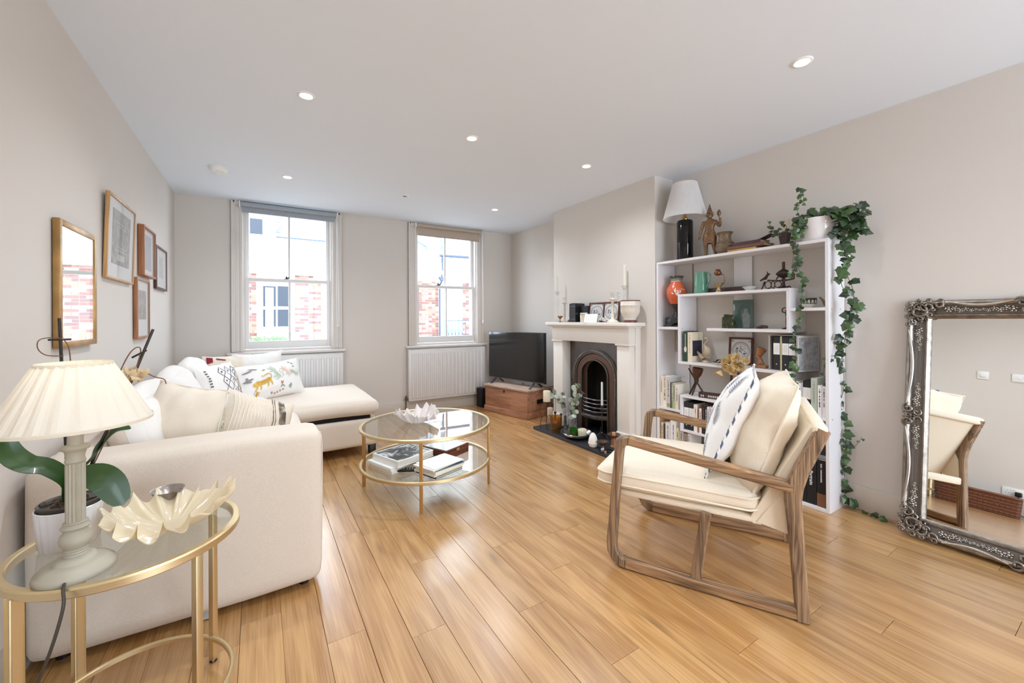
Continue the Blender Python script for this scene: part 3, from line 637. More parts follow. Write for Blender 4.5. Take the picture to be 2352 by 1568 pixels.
# embroidered lattice cushion
m_ = frame((-0.265, 3.93, 0.665), (0.55, 0.83, 0), 0.30); r, m0 = cushion('white cushion embroidered with a dark lattice, leaning on the sofa back', m_, 0.40, 0.40, 0.16, [white_cot], 8)
inkm = M('embroidery_ink', '55545e', 0.9); lat = []
for cx in (-0.005, 0.063, 0.131):
    for cz in (-0.125, -0.043, 0.039, 0.121):
        d_ = [(cx+0.034*math.cos(a), cz+0.041*math.sin(a)) for a in (0, PI/2, PI, 1.5*PI, 0)]; lat += strip(d_, 0.0022)
        lat.append([(cx+0.008*math.cos(a), cz+0.008*math.sin(a)) for a in [k*PI/3 for k in range(6)]])
for k in range(15): z = -0.155+k*0.021; lat += [[(-0.150, z), (-0.132, z), (-0.132, z+0.009), (-0.150, z+0.009)]]
stitched(r, m0, 'lattice_embroidery', lat, inkm, 0.40, 0.40, 0.16, 8)
# animal cushion
m_ = frame((0.10, 4.26, 0.655), (0.825, 0.565, 0), 0.30) @ R(math.radians(-3), 'Y'); W_, H_, T_ = 0.60, 0.34, 0.15
r, m0 = cushion('long white cushion embroidered with animals, a yellow tiger largest, on the chaise', m_, W_, H_, T_, [white_cot], 11)
def blob(cx, cz, rx, rz, n=10, a0=0): return [(cx+rx*math.cos(2*PI*k/n)*math.cos(a0)-rz*math.sin(2*PI*k/n)*math.sin(a0), cz+rx*math.cos(2*PI*k/n)*math.sin(a0)+rz*math.sin(2*PI*k/n)*math.cos(a0)) for k in range(n)]
def beast(cx, cz, s_, a=0.0, flip=1):
    """walking big cat: body, head, four legs, curled tail"""
    ca, sa = math.cos(a), math.sin(a)
    def tr(pts): return [(cx+(x*flip*ca-z*sa)*s_, cz+(x*flip*sa+z*ca)*s_) for x, z in pts]
    P_ = [tr(blob(0, 0, 0.05, 0.019, 12)), tr(blob(-0.045, 0.006, 0.022, 0.02)), tr(blob(0.042, 0.002, 0.022, 0.021)), tr(blob(-0.073, 0.004, 0.018, 0.015))]
    for pts in ([(-0.055, -0.005), (-0.075, -0.03), (-0.098, -0.038)], [(-0.035, -0.01), (-0.04, -0.036), (-0.055, -0.048)], [(0.03, -0.01), (0.022, -0.036), (0.01, -0.05)], [(0.052, -0.008), (0.06, -0.03), (0.052, -0.05)]):
        P_ += [tr(q) for q in strip(pts, 0.008, 0.004)]
    P_ += [tr(q) for q in strip(cm2([(0.058, 0.008), (0.075, 0.03), (0.06, 0.05), (0.03, 0.05), (0.012, 0.045), (0.0, 0.055)]), 0.004, 0.003)]
    st_ = [tr(q) for k in range(8) for q in strip([(-0.05+k*0.014, 0.016), (-0.046+k*0.014, -0.004)], 0.0012)]
    return P_, st_
b1, s1 = beast(-0.125, -0.005, 1.05, 0.22); stitched(r, m0, 'tiger', b1, M('thread_gold', 'dcb358', 0.9), W_, H_, T_, 11); stitched(r, m0, 'tiger_stripes', s1, M('thread_brown', '8d6a2c', 0.9), W_, H_, T_, 11, off=0.003)
b2, _ = beast(0.0, 0.055, 0.85, -1.1); stitched(r, m0, 'green_animal', b2, M('thread_mint', 'c2d2c0', 0.9), W_, H_, T_, 11)
b3, _ = beast(0.115, 0.055, 0.75, -0.9); stitched(r, m0, 'pink_animal', b3, M('thread_peach', 'e8cdbd', 0.9), W_, H_, T_, 11)
b4, _ = beast(0.20, 0.03, 0.62, -0.5); stitched(r, m0, 'small_animal', b4, M('thread_sage', 'b4c8b2', 0.9), W_, H_, T_, 11)
b5, s5 = beast(-0.21, -0.105, 0.45, 1.1); stitched(r, m0, 'lower_tiger', b5, M('thread_amber', 'd09a3c', 0.9), W_, H_, T_, 11)
fl_ = []
for (x, z, q) in ((0.03, -0.045, 1.4), (-0.07, -0.115, 0.9), (-0.045, -0.125, 0.8), (-0.02, -0.118, 0.8), (0.005, -0.11, 0.8), (0.03, -0.105, 0.8)):
    fl_ += [blob(x, z, 0.009*q, 0.010*q, 6), blob(x-0.006*q, z+0.008*q, 0.004*q, 0.007*q, 5), blob(x+0.006*q, z+0.008*q, 0.004*q, 0.007*q, 5)]
stitched(r, m0, 'red_flowers', fl_, M('thread_red', 'c08c82', 0.9), W_, H_, T_, 11)
gl = []
for (x, z, a) in ((0.02, -0.07, 0.5), (0.04, -0.07, 2.4), (0.11, -0.075, 0.4), (0.10, -0.09, 2.0), (0.118, -0.092, 1.2), (0.125, -0.07, 1.9), (-0.10, 0.10, 0.2), (0.20, 0.12, -0.6), (0.17, 0.135, -0.4), (0.20, 0.09, 0.2)): gl.append(blob(x, z, 0.015, 0.005, 8, a))
stitched(r, m0, 'green_leaves', gl, M('thread_leaf', '7f9a7c', 0.9), W_, H_, T_, 11)
gy = [blob(-0.235, 0.03, 0.04, 0.008, 8, 0.2), blob(-0.25, 0.015, 0.035, 0.007, 8, -0.1), blob(-0.23, 0.10, 0.045, 0.006, 8, 0.15), blob(-0.18, 0.118, 0.04, 0.005, 8, -0.1), blob(-0.245, 0.045, 0.012, 0.012, 8)]
stitched(r, m0, 'grey_clouds', gy, M('thread_grey', '8d8a8c', 0.9), W_, H_, T_, 11)
# cushions behind
cushion('plain crumpled white cushion standing behind the animal cushion', frame((0.0, 4.66, 0.715), (0.98, 0.12, 0), 0.22) @ R(math.radians(-3), 'Y'), 0.43, 0.36, 0.13, [white_cot], 14, pinch=0.13)
r, m0 = cushion('cream cushion with a crimson corner patch, farthest back against the sofa back', frame((-0.245, 4.60, 0.70), (0.96, 0.24, 0), 0.25), 0.38, 0.36, 0.12, [cream_cot], 16)
stitched(r, m0, 'crimson_patch', [[(-0.165, 0.10), (-0.12, 0.11), (-0.12, 0.16), (-0.165, 0.165)], [(-0.09, 0.135), (-0.02, 0.12), (-0.02, 0.13), (-0.09, 0.15)]], M('crimson_cloth', '8f1f33', 0.85), 0.38, 0.36, 0.12, 16)

# ------------------------------------------------------------------ armchair
cream = weave('cream_canvas', 'ede1cc', 900, 0.3); lime = wood('limed_oak', 'b08a64', '5d4432', axis=0, scale=1.4, rough=0.5, bump=0.4, knots=False, ring=22)
limez = wood('limed_oak_upright', 'a68768', '503c2e', axis=2, scale=1.4, rough=0.5, bump=0.4, knots=False, ring=22)
a = thing('armchair', 'low wooden sling armchair with cream cushions, on the floor before the bookcase', 'armchair', (1.451, 1.418, 0), rz=math.atan2(-0.882, 0.471))
def bar(bm, pts, w_, y0, y1, closed=False, bev=0.007):
    """flat frame member: ribbon of width w_ in the u-z plane, extruded sideways"""
    P_ = [Vector((p[0], 0, p[1])) for p in pts]; n = len(P_); L_, R_ = [], []
    for i in range(n):
        t = (P_[min(i+1, n-1)]-P_[max(i-1, 0)]).normalized(); q = Vector((-t.z, 0, t.x)); ww = w_[i] if isinstance(w_, (list, tuple)) else w_
        L_.append(P_[i]+q*ww/2); R_.append(P_[i]-q*ww/2)
    ring = []
    b = bev
    rows = []
    for i in range(n):
        l, r_ = L_[i], R_[i]; d = (r_-l).normalized()
        sec = [l+d*b+Vector((0, y0, 0)), l+Vector((0, y0+b, 0)), l+Vector((0, y1-b, 0)), l+d*b+Vector((0, y1, 0)), r_-d*b+Vector((0, y1, 0)), r_+Vector((0, y1-b, 0)), r_+Vector((0, y0+b, 0)), r_-d*b+Vector((0, y0, 0))]
        rows.append([bm.verts.new(v) for v in sec])
    for i in range(n-1):
        for q in range(8): bm.faces.new((rows[i][q], rows[i][(q+1) % 8], rows[i+1][(q+1) % 8], rows[i+1][q]))
    bm.faces.new(rows[0]); bm.faces.new(list(reversed(rows[-1]))); return bm
def arc(cx, cz, r_, a0, a1, n=6): return [(cx+r_*math.cos(math.radians(a0+(a1-a0)*k/n)), cz+r_*math.sin(math.radians(a0+(a1-a0)*k/n))) for k in range(n+1)]
for side, (y0, y1) in enumerate(((0.0, 0.042), (0.662, 0.704))):
    OBJ('side_rail', bar(NB(), [(0.055, 0.026), (0.25, 0.026), (0.5, 0.026), (0.715, 0.026), (0.752, 0.030)], 0.05, y0, y1), lime, a)
    OBJ('front_leg', bar(NB(), [(0.06, 0.026), (0.035, 0.028), (0.012, 0.044), (-0.006, 0.075), (-0.009, 0.11), (0.008, 0.33), (0.027, 0.54), (0.031, 0.578), (0.040, 0.600), (0.058, 0.613), (0.08, 0.615)], [0.05, 0.05, 0.052, 0.05, 0.048, 0.042, 0.042, 0.044, 0.046, 0.045, 0.043], y0, y1), limez, a)
    OBJ('armrest', bar(NB(), [(0.078, 0.6155), (0.25, 0.591), (0.5, 0.555), (0.722, 0.521)], 0.042, y0-0.002, y1+0.002), lime, a)
    OBJ('rear_leg', bar(NB(), [(0.752, 0.004), (0.750, 0.05), (0.735, 0.30), (0.722, 0.47), (0.728, 0.53), (0.752, 0.60), (0.822, 0.765)], [0.046, 0.048, 0.052, 0.058, 0.06, 0.052, 0.046], y0-0.001, y1+0.001), limez, a)
    OBJ('strut', bar(NB(), [(0.365, 0.045), (0.408, 0.345)], 0.044, y0+0.006, y1-0.006), limez, a)
# fabric platform, sling back, rear gusset and rear cloth bar
bm = NB(); box(bm, 0.02, 0.60, 0.044, 0.66, 0.335, 0.362, 0.008); OBJ('seat_platform', bm, cream, a)
bm = NB(); prism(bm, [(0.585, 0.335), (0.615, 0.335), (0.815, 0.745), (0.785, 0.765), (0.578, 0.362)], 0.044, 0.66, 'y'); OBJ('back_sling', bm, cream, a)
for y0, y1 in ((0.040, 0.046), (0.658, 0.664)):
    bm = NB(); prism(bm, [(0.600, 0.345), (0.735, 0.315), (0.722, 0.46), (0.70, 0.505)], y0, y1, 'y'); OBJ('gusset', bm, cream, a)
bm = NB(); box(bm, 0.715, 0.748, 0.03, 0.674, 0.285, 0.335, 0.01); OBJ('rear_band', bm, cream, a)
bm = softbox(NB(), 0.79, 0.838, -0.0, 0.704, 0.728, 0.782, 0.018, 8); OBJ('top_bar', bm, cream, a)
bm = softbox(NB(), -0.09, 0.61, 0.03, 0.672, 0.367, 0.468, 0.045, 18, bulge=(0.01, 0.004, 0.028), wob=0.006, fr=4.5, seed=21); sc_ = OBJ('seat_cushion', bm, cream, a, smooth=60)
def ringpts(x0, x1, y0, y1, z, r_=0.05, n=5):
    out = []
    for cx, cy, a0 in ((x1-r_, y1-r_, 0), (x0+r_, y1-r_, 90), (x0+r_, y0+r_, 180), (x1-r_, y0+r_, 270)):
        for k in range(n+1): t = math.radians(a0+90*k/n); out.append((cx+r_*math.cos(t), cy+r_*math.sin(t), z+0.002*math.sin(9*cx+5*k)))
    return out
OBJ('piping', tube(NB(), ringpts(-0.094, 0.612, 0.027, 0.675, 0.440), 0.0045, 6, closed=True), cream, sc_)
OBJ('piping', tube(NB(), ringpts(-0.094, 0.612, 0.027, 0.675, 0.392), 0.0045, 6, closed=True), cream, sc_)
# back cushion (knife edge, fat) leaning on the sling
def chairframe(u, v, z, lean): # x across the chair (-v -> +v), face towards the front (-u)
    ca, sa = math.cos(lean), math.sin(lean); x = Vector((0, -1, 0)); zz = Vector((sa, 0, ca)); y = zz.cross(x); return basis((u, v, z), x, y, zz)
mb = chairframe(0.660, 0.353, 0.672, 0.33); bm = pillow(NB(), 0.60, 0.53, 0.15, mb, 22, 0.035, 0.008, seed=31, both=2.1, ex=0.42); bc = OBJ('back_cushion', bm, cream, a, smooth=60)
OBJ('piping', tube(NB(), pillow_edge(0.60, 0.53, mb, 0.035), 0.005, 6, closed=True), cream, bc)
# feather cushion, its own thing
Mc = Matrix.Translation((1.451, 1.418, 0)) @ R(math.atan2(-0.882, 0.471), 'Z')
mf = Mc @ chairframe(0.500, 0.345, 0.712, 0.40); featherc = weave('feather_cotton', 'f0efec', 1100, 0.2)
r, m0 = cushion('white cushion with grey feather print and striped rope edge on the armchair', mf, 0.52, 0.51, 0.18, [featherc], 41, group=None, pinch=0.05)
pe = pillow_edge(0.52, 0.51, m0, 0.05, 12); rope = tube(NB(), catmull(pe, 7, True), 0.0052, 8, closed=True)
ropem = M('rope_navy_white', 'f0eeea', 0.8, var=None); rope_d = M('rope_navy', '59627a', 0.8)
rope.faces.ensure_lookup_table()
for i, f in enumerate(rope.faces):
    ring_i, q = divmod(i, 8)
    if ((ring_i+q)//5) % 2 == 0: f.material_index = 1
OBJ('rope_edge', rope, [ropem, rope_d], r, smooth=60)
ft = []
for (cx, cz, ang) in ((-0.15, 0.16, 0.35), (0.04, 0.13, 0.3), (-0.15, -0.02, 0.4), (0.06, -0.05, 0.3), (-0.13, -0.19, 0.4), (0.16, 0.0, 0.3), (0.17, 0.17, 0.3), (0.15, -0.17, 0.35)):
    ca, sa = math.cos(ang+PI/2), math.sin(ang+PI/2)
    ft += strip([(cx-0.07*ca, cz-0.07*sa), (cx+0.06*ca, cz+0.06*sa)], 0.0016)
    for k in range(9):
        t = -0.040+k*0.0125; l_ = 0.024*math.sin(PI*(k+1.5)/11)+0.008
        for sg in (-1, 1):
            bx_, bz_ = cx+t*ca, cz+t*sa; ex, ez = bx_+(ca*0.014-sg*sa*l_), bz_+(sa*0.014+sg*ca*l_); ft += strip([(bx_, bz_), (ex, ez)], 0.0034, 0.0018)
stitched(r, m0, 'feather_print', ft, M('feather_grey', '9da1ac', 0.9), 0.52, 0.51, 0.18, 41, off=0.0012)
# ------------------------------------------------------------------ round glass tables in brass
brass = M('brushed_brass', 'd9c59c', 0.38, 0.9); brassd = M('brass_dark', 'c09a62', 0.38, 0.9)
tglass = glassy('table_glass', (0.90, 0.93, 0.92), 1.5, 0.0, 1.5)
def rim(z, r_, n=72, w_=0.009, h_=0.011): return lathe(NB(), [(r_-w_, z-h_), (r_-w_, z+h_-0.003), (r_-w_+0.003, z+h_), (r_+w_-0.004, z+h_), (r_+w_, z+h_-0.004), (r_+w_, z-h_+0.003), (r_+w_-0.003, z-h_), (r_-w_, z-h_)], n, cap=False)
t = thing('coffee_table', 'round two-tier coffee table of brass and clear glass in the middle of the floor', 'coffee table', (1.03, 2.84, 0)); RT = 0.452
for nm, z in (('top_rim', 0.446), ('shelf_rim', 0.187)): OBJ(nm, rim(z, RT), brass, t)
for nm, z in (('glass_top', 0.451), ('glass_shelf', 0.192)): OBJ(nm, lathe(NB(), [(0, z-0.003), (RT-0.008, z-0.003), (RT-0.008, z+0.003), (0, z+0.003)], 72), tglass, t, smooth=30)
for x, y in ((-0.393+0.003, 0.216), (-0.168, -0.372), (0.384, -0.224), (0.17, 0.385)):
    q = Vector((x, y, 0)).normalized()*(RT-0.0035); bm = NB(); box(bm, -0.0085, 0.0085, -0.0085, 0.0085, 0, 0.437, 0.002, mat=T(q.x, q.y, 0) @ R(math.atan2(y, x), 'Z')); OBJ('leg', bm, brassd, t)
t = thing('side_table', 'round brass side table with a clear glass top beside the sofa arm, nearest the camera', 'side table', (-0.314, 1.60, 0)); RS = 0.248
OBJ('top_rim', rim(0.563, RS, 64, 0.010, 0.012), brass, t); OBJ('glass_top', lathe(NB(), [(0, 0.566), (RS-0.008, 0.566), (RS-0.008, 0.573), (0, 0.573)], 64), tglass, t, smooth=30)
OBJ('base_ring', rim(0.09, RS-0.012, 64, 0.007, 0.007), brass, t)
for k, a_ in enumerate((46, 132, 225, 312)):
    q = math.radians(a_); bm = NB(); box(bm, -0.010, 0.010, -0.010, 0.010, 0.0, 0.553, 0.003, mat=R(q, 'Z') @ T(RS, 0, 0)); OBJ('leg', bm, brass, t)
    bm = NB(); cyl(bm, (RS*math.cos(q), RS*math.sin(q), 0), (RS*math.cos(q), RS*math.sin(q), 0.006), 0.012, n=12); OBJ('foot_pad', bm, blackp, t)

def ruffle(R0, depth, nf, amp, turn, seed, th=0.0035, na=120, nr=16, lean=0.0, wavy=1.0):
    """handkerchief bowl: flat foot, walls that fold into ruffles towards the rim"""
    bm = NB(); G = []; rnd = random.Random(seed); ph = [rnd.uniform(0, 6.28) for _ in range(4)]
    for j in range(nr+1):
        s = j/nr; row = []
        for i in range(na):
            a = 2*PI*i/na; f_ = (math.sin(nf*a+ph[0])*0.75+0.35*math.sin((nf*2-1)*a+ph[1])+0.45*math.sin((nf-3)*a+ph[2]))
            g = s**1.6; rr = R0*(0.16+0.84*s**0.85)*(1+0.10*g*math.sin((nf-2)*a+ph[3])*wavy); aa = a+turn*g*math.sin(nf*a+ph[0]+1.4)/nf*2
            z = depth*(s**1.5)*(1+0.30*g*math.sin(2*a+lean))+amp*g*f_; row.append(Vector((rr*math.cos(aa), rr*math.sin(aa), max(z, 0.0)+0.004)))
        G.append(row)
    def add(off, flip):
        vs_ = [[bm.verts.new(p+Vector((0, 0, off))) for p in row] for row in G]; c = bm.verts.new(Vector((0, 0, 0.004+off)))
        for j in range(nr):
            for i in range(na): bm.faces.new((vs_[j][i], vs_[j][(i+1) % na], vs_[j+1][(i+1) % na], vs_[j+1][i]))
        for i in range(na): bm.faces.new((vs_[0][i], vs_[0][(i+1) % na], c))
        return vs_
    A = add(0, 0); B = add(-th, 1)
    for i in range(na): bm.faces.new((A[-1][i], A[-1][(i+1) % na], B[-1][(i+1) % na], B[-1][i]))
    return bm
def milky(name, col, tr=0.35, gloss=False):
    m = M(name, col, 0.12 if gloss else 0.7, coat=0.4 if gloss else 0); nt = m.node_tree; b = nt.nodes['Principled BSDF']; out = nt.nodes['Material Output']
    t_ = nt.nodes.new('ShaderNodeBsdfTranslucent'); t_.inputs[0].default_value = lin(col); mx = nt.nodes.new('ShaderNodeMixShader'); mx.inputs[0].default_value = tr
    nt.links.new(b.outputs[0], mx.inputs[1]); nt.links.new(t_.outputs[0], mx.inputs[2]); nt.links.new(mx.outputs[0], out.inputs[0]); return m
b = thing('ruffled_bowl', 'large cream ruffled resin bowl on the glass side table', 'bowl', (-0.228, 1.60, 0.574)); OBJ('bowl', ruffle(0.152, 0.066, 16, 0.019, 0.45, 4, lean=2.0, th=0.003, na=260, wavy=0.6), milky('cream_resin', 'f5ebd2', 0.35, True), b, smooth=80)
b = thing('ruffled_bowl', 'frosted white ruffled glass bowl on the glass coffee table', 'bowl', (0.965, 2.865, 0.4545)); OBJ('bowl', ruffle(0.150, 0.078, 14, 0.018, 0.5, 9, lean=0.6, na=220, wavy=0.7), milky('frosted_glass', 'efe9e6', 0.4, True), b, smooth=80)

# table lamp: turned and fluted grey column, pleated cream shade
t = thing('table_lamp', 'table lamp with turned grey-green fluted column and gathered cream shade, on the side table', 'lamp', (-0.392, 1.442, 0.574))
greyp = M('chalky_grey_paint', 'a8a291', 0.6, bump=(60, 0.15), var=(20, 0.06)); shadec = milky('shade_cream_silk', 'f4efe3', 0.4)
OBJ('base', lathe(NB(), [(0.074, 0), (0.0755, 0.006), (0.073, 0.014), (0.066, 0.019), (0.064, 0.023), (0.052, 0.029), (0.042, 0.031), (0.040, 0.036), (0.034, 0.041), (0.026, 0.043)], 40), greyp, t, smooth=50)
OBJ('turned_stem', lathe(NB(), [(0.022, 0.043), (0.0225, 0.047), (0.021, 0.049), (0.0225, 0.052), (0.021, 0.055), (0.0225, 0.058), (0.021, 0.061), (0.024, 0.066), (0.029, 0.075), (0.031, 0.084), (0.028, 0.095), (0.0215, 0.104), (0.021, 0.107), (0.026, 0.110), (0.028, 0.114), (0.025, 0.118), (0.021, 0.122), (0.0235, 0.125), (0.020, 0.128)], 32), greyp, t, smooth=50)
bm = NB(); fl2 = [(0.0185-(0.0025 if k % 2 else 0), 2*PI*k/32) for k in range(32)]; prism(bm, [(r_*math.cos(a_), r_*math.sin(a_)) for r_, a_ in fl2], 0.126, 0.272, 'z'); OBJ('fluted_column', bm, greyp, t, smooth=0)
OBJ('capital', lathe(NB(), [(0.017, 0.272), (0.020, 0.276), (0.0185, 0.281), (0.017, 0.287), (0.019, 0.297), (0.0205, 0.303), (0.026, 0.306), (0.0275, 0.311), (0.024, 0.315), (0.015, 0.318), (0.014, 0.368), (0.015, 0.371), (0.006, 0.372), (0.006, 0.40)], 32), greyp, t, smooth=50)
bm = NB(); n = 96; rows = []
for j in range(9):
    s_ = j/8; r_ = 0.146-(0.146-0.068)*s_; z = 0.372+0.148*s_
    rows.append([bm.verts.new(Vector(((r_+0.0022*math.sin(k*PI/2+0.8*math.sin(s_*3+k*0.37)))*math.cos(2*PI*k/n), (r_+0.0022*math.sin(k*PI/2+0.8*math.sin(s_*3+k*0.37)))*math.sin(2*PI*k/n), z))) for k in range(n)])
for j in range(8):
    for k in range(n): bm.faces.new((rows[j][k], rows[j][(k+1) % n], rows[j+1][(k+1) % n], rows[j+1][k]))
sh = OBJ('shade', bm, shadec, t, smooth=0)
for nm, r_, z in (('lower_binding', 0.1475, 0.372), ('upper_binding', 0.0695, 0.517)): OBJ(nm, lathe(NB(), [(r_, z-0.004), (r_+0.0015, z+0.004), (r_-0.001, z+0.005), (r_-0.0015, z-0.004), (r_, z-0.004)], 64, cap=False), shadec, sh)
bm = NB()
for k in range(3): a_ = 2*PI*k/3; tube(bm, [(0.004*math.cos(a_), 0.004*math.sin(a_), 0.40), (0.068*math.cos(a_), 0.068*math.sin(a_), 0.51)], 0.0015, 5)
OBJ('shade_carrier', bm, brass, t)
OBJ('bulb', lathe(NB(), [(0.0, 0.39), (0.014, 0.39), (0.015, 0.405), (0.03, 0.43), (0.031, 0.447), (0.02, 0.465), (0, 0.471)], 20), M('warm_bulb', 'fff0d0', emit=0.8), t, smooth=60)
l = bpy.data.lights.new('lamp_glow', 'POINT'); l.energy = 0.10; l.color = (1, 0.88, 0.68); l.shadow_soft_size = 0.04; lo = bpy.data.objects.new('lamp_glow', l); C.objects.link(lo); lo.parent = t; lo.location = (0, 0, 0.49)
bm = tube(NB(), [(0.0, -0.070, 0.008), (0.005, -0.095, 0.004), (0.01, -0.115, -0.03), (-0.01, -0.12, -0.12), (-0.045, -0.11, -0.22), (-0.075, -0.10, -0.34), (-0.08, -0.08, -0.50), (-0.05, 0.0, -0.571), (-0.14, 0.1, -0.571), (-0.285, 0.16, -0.571)], 0.0035, 8, k=6); OBJ('flex', bm, M('brown_flex', '3c342c', 0.5), t)

# orchid in its ribbed pot
t = thing('potted_orchid', 'flowerless orchid on two dark stakes in a ribbed white pot behind the lamp', 'plant', (-0.455, 1.632, 0.574))
bm = NB(); N_ = 80; prof = [(0.056, 0), (0.060, 0.006), (0.067, 0.10), (0.069, 0.108), (0.066, 0.11), (0.062, 0.10), (0.0, 0.09)]; rows = []
for r_, z in prof: rows.append([bm.verts.new(((r_+(0.0017*math.cos(k*PI/2) if 0.004 < z < 0.104 and r_ > 0.0565 else 0))*math.cos(2*PI*k/N_), (r_+(0.0017*math.cos(k*PI/2) if 0.004 < z < 0.104 and r_ > 0.0565 else 0))*math.sin(2*PI*k/N_), z)) for k in range(N_)] if r_ else None)
for j in range(len(prof)-2):
    for k in range(N_): bm.faces.new((rows[j][k], rows[j][(k+1) % N_], rows[j+1][(k+1) % N_], rows[j+1][k]))
bm.faces.new(list(reversed(rows[0]))); OBJ('pot', bm, M('white_porcelain', 'e9e9ec', 0.2, coat=0.5), t, smooth=50)
OBJ('inner_pot', lathe(NB(), [(0.058, 0.09), (0.063, 0.118), (0.065, 0.120), (0.063, 0.123), (0.058, 0.119), (0.0, 0.116)], 32), M('dark_nursery_pot', '4c4740', 0.5), t)
bm = NB(); rnd = random.Random(2)
for k in range(26):
    a_, r_ = rnd.uniform(0, 6.28), rnd.uniform(0, 0.05); box(bm, -0.013, 0.013, -0.005, 0.005, -0.004, 0.004, 0.001, 1, mat=T(r_*math.cos(a_), r_*math.sin(a_), 0.119) @ R(rnd.uniform(0, 3), 'Z') @ R(rnd.uniform(-0.5, 0.5), 'X'))
OBJ('bark', bm, M('orchid_bark', '5a4c40', 0.9), t, kind='stuff')
leafm = M('orchid_leaf', '2a4a1f', 0.38, coat=0.12, var=(9, 0.15)); leafm2 = M('orchid_leaf_back', '5d7a3a', 0.4)
def strapleaf(path, w_, fold=0.25, tip=1.0, n=14, up_=(0, 0, 1), roll=0):
    bm = NB(); P_ = catmull(path, 5); N2 = len(P_); rows = []
    for i, p in enumerate(P_):
        s_ = i/(N2-1); tt = (P_[min(i+1, N2-1)]-P_[max(i-1, 0)]).normalized(); side = tt.cross(Vector(up_)).normalized(); side = Matrix.Rotation(roll, 3, tt) @ side; nn = side.cross(tt)
        ww = w_*(0.28+0.72*math.sin(PI*min(1, s_*0.62+0.10))**0.9)*(math.sqrt(max(0.0, 1-((s_-0.72)/0.28)**2)) if s_ > 0.72 else 1)*1.0
        rows.append([bm.verts.new(p+side*ww*q+nn*abs(q)*ww*fold) for q in (-1, -0.66, -0.33, 0, 0.33, 0.66, 1)])
    for i in range(N2-1):
        for q in range(6): bm.faces.new((rows[i][q], rows[i][q+1], rows[i+1][q+1], rows[i+1][q]))
    bmesh.ops.remove_doubles(bm, verts=bm.verts, dist=1e-5); bmesh.ops.solidify(bm, geom=bm.faces, thickness=0.0018); return bm
OBJ('leaf', strapleaf([(0, 0, 0.12), (0.008, -0.04, 0.185), (-0.022, -0.07, 0.238), (-0.055, -0.085, 0.258), (-0.082, -0.085, 0.29), (-0.094, -0.085, 0.345)], 0.027, 0.2, up_=(0.25, -0.75, 0.6), roll=0.25), leafm, t, smooth=60)
OBJ('leaf', strapleaf([(0, 0, 0.12), (0.028, -0.05, 0.185), (0.068, -0.07, 0.198), (0.10, -0.08, 0.172), (0.130, -0.085, 0.108)], 0.036, 0.15, up_=(0.1, -0.75, 0.65), roll=0.0), leafm, t, smooth=60)
OBJ('leaf', strapleaf([(0, 0, 0.12), (0.03, -0.02, 0.205), (0.056, -0.035, 0.24), (0.08, -0.035, 0.28), (0.106, -0.035, 0.31), (0.136, -0.035, 0.312)], 0.017, 0.4, roll=0.4), leafm, t, smooth=60)
stakem = M('stake_black', '1e1713', 0.5)
for pts in ([(0.0, 0, 0.10), (-0.002, -0.01, 0.2), (-0.009, -0.035, 0.634)], [(0.006, 0, 0.10), (0.074, -0.035, 0.287), (0.125, -0.035, 0.412), (0.186, -0.035, 0.60)]): OBJ('stake', tube(NB(), pts, 0.0036, 8), stakem, t)
stm = M('dry_stem', '6b4a33', 0.7)
OBJ('flower_stem', tube(NB(), [(0.012, 0, 0.12), (0.08, -0.037, 0.28), (0.135, -0.04, 0.44), (0.158, -0.04, 0.53), (0.152, -0.04, 0.548), (0.135, -0.045, 0.53), (0.115, -0.05, 0.475), (0.12, -0.05, 0.46)], 0.0017, 6, k=5), stm, t)
OBJ('flower_stem', tube(NB(), [(0.135, -0.04, 0.44), (0.155, -0.03, 0.475), (0.185, -0.01, 0.455), (0.205, 0.0, 0.445), (0.21, 0.0, 0.43)], 0.0015, 6, k=5), stm, t)
OBJ('flower_stem', tube(NB(), [(0.005, 0, 0.12), (0.004, -0.025, 0.40), (0.012, -0.035, 0.52), (0.0, -0.04, 0.575), (-0.04, -0.045, 0.578), (-0.045, -0.05, 0.555), (-0.03, -0.05, 0.535), (0.0, -0.04, 0.53)], 0.0013, 6, k=5), stm, t)
for c_, d_ in (((-0.008, -0.034, 0.575), (0.022, 0, 0)), ((0.155, -0.035, 0.528), (0.016, 0, 0.010))):
    c_, d_ = Vector(c_), Vector(d_); OBJ('clip', tube(NB(), [c_-d_, c_-d_*0.2+Vector((0, -0.005, 0)), c_+d_*0.2+Vector((0, -0.005, 0)), c_+d_], 0.0028, 6), stakem, t)
bm = NB(); rnd = random.Random(6)
for k in range(11):
    a_ = rnd.uniform(0, 6.28); e0 = rnd.uniform(-1.1, 0.9); d_ = Vector((math.cos(a_)*math.cos(e0), math.sin(a_)*math.cos(e0), math.sin(e0))); q = d_.to_track_quat('Z', 'Y').to_matrix(); c_ = Vector((0.146, -0.035, 0.462))
    vs_ = []
    for i in range(5):
        for j in range(5):
            u, v = i/4*2-1, j/4; p = Vector((u*0.022*math.sin(PI*(0.15+0.8*v)), 0.008*math.cos(3*u+k)+0.010*v*v, v*0.034)); vs_.append(bm.verts.new(c_+q @ p))
    for i in range(4):
        for j in range(4): bm.faces.new((vs_[i*5+j], vs_[i*5+j+1], vs_[i*5+j+6], vs_[i*5+j+5]))
OBJ('dried_flower', bm, milky('dried_petal', 'e8d6b4', 0.3), t, smooth=60)
t = thing('silver_dish', 'small oval silver dish behind the cream ruffled bowl on the side table', 'dish', (-0.262, 1.765, 0.574)); OBJ('dish', lathe(NB(), [(0.0, 0.0), (0.02, 0), (0.022, 0.006), (0.03, 0.03), (0.043, 0.060), (0.046, 0.063), (0.042, 0.062), (0.03, 0.036), (0.0, 0.012)], 32), M('aged_silver', 'a59d98', 0.3, 0.9, bump=(120, 0.4)), t, smooth=60)

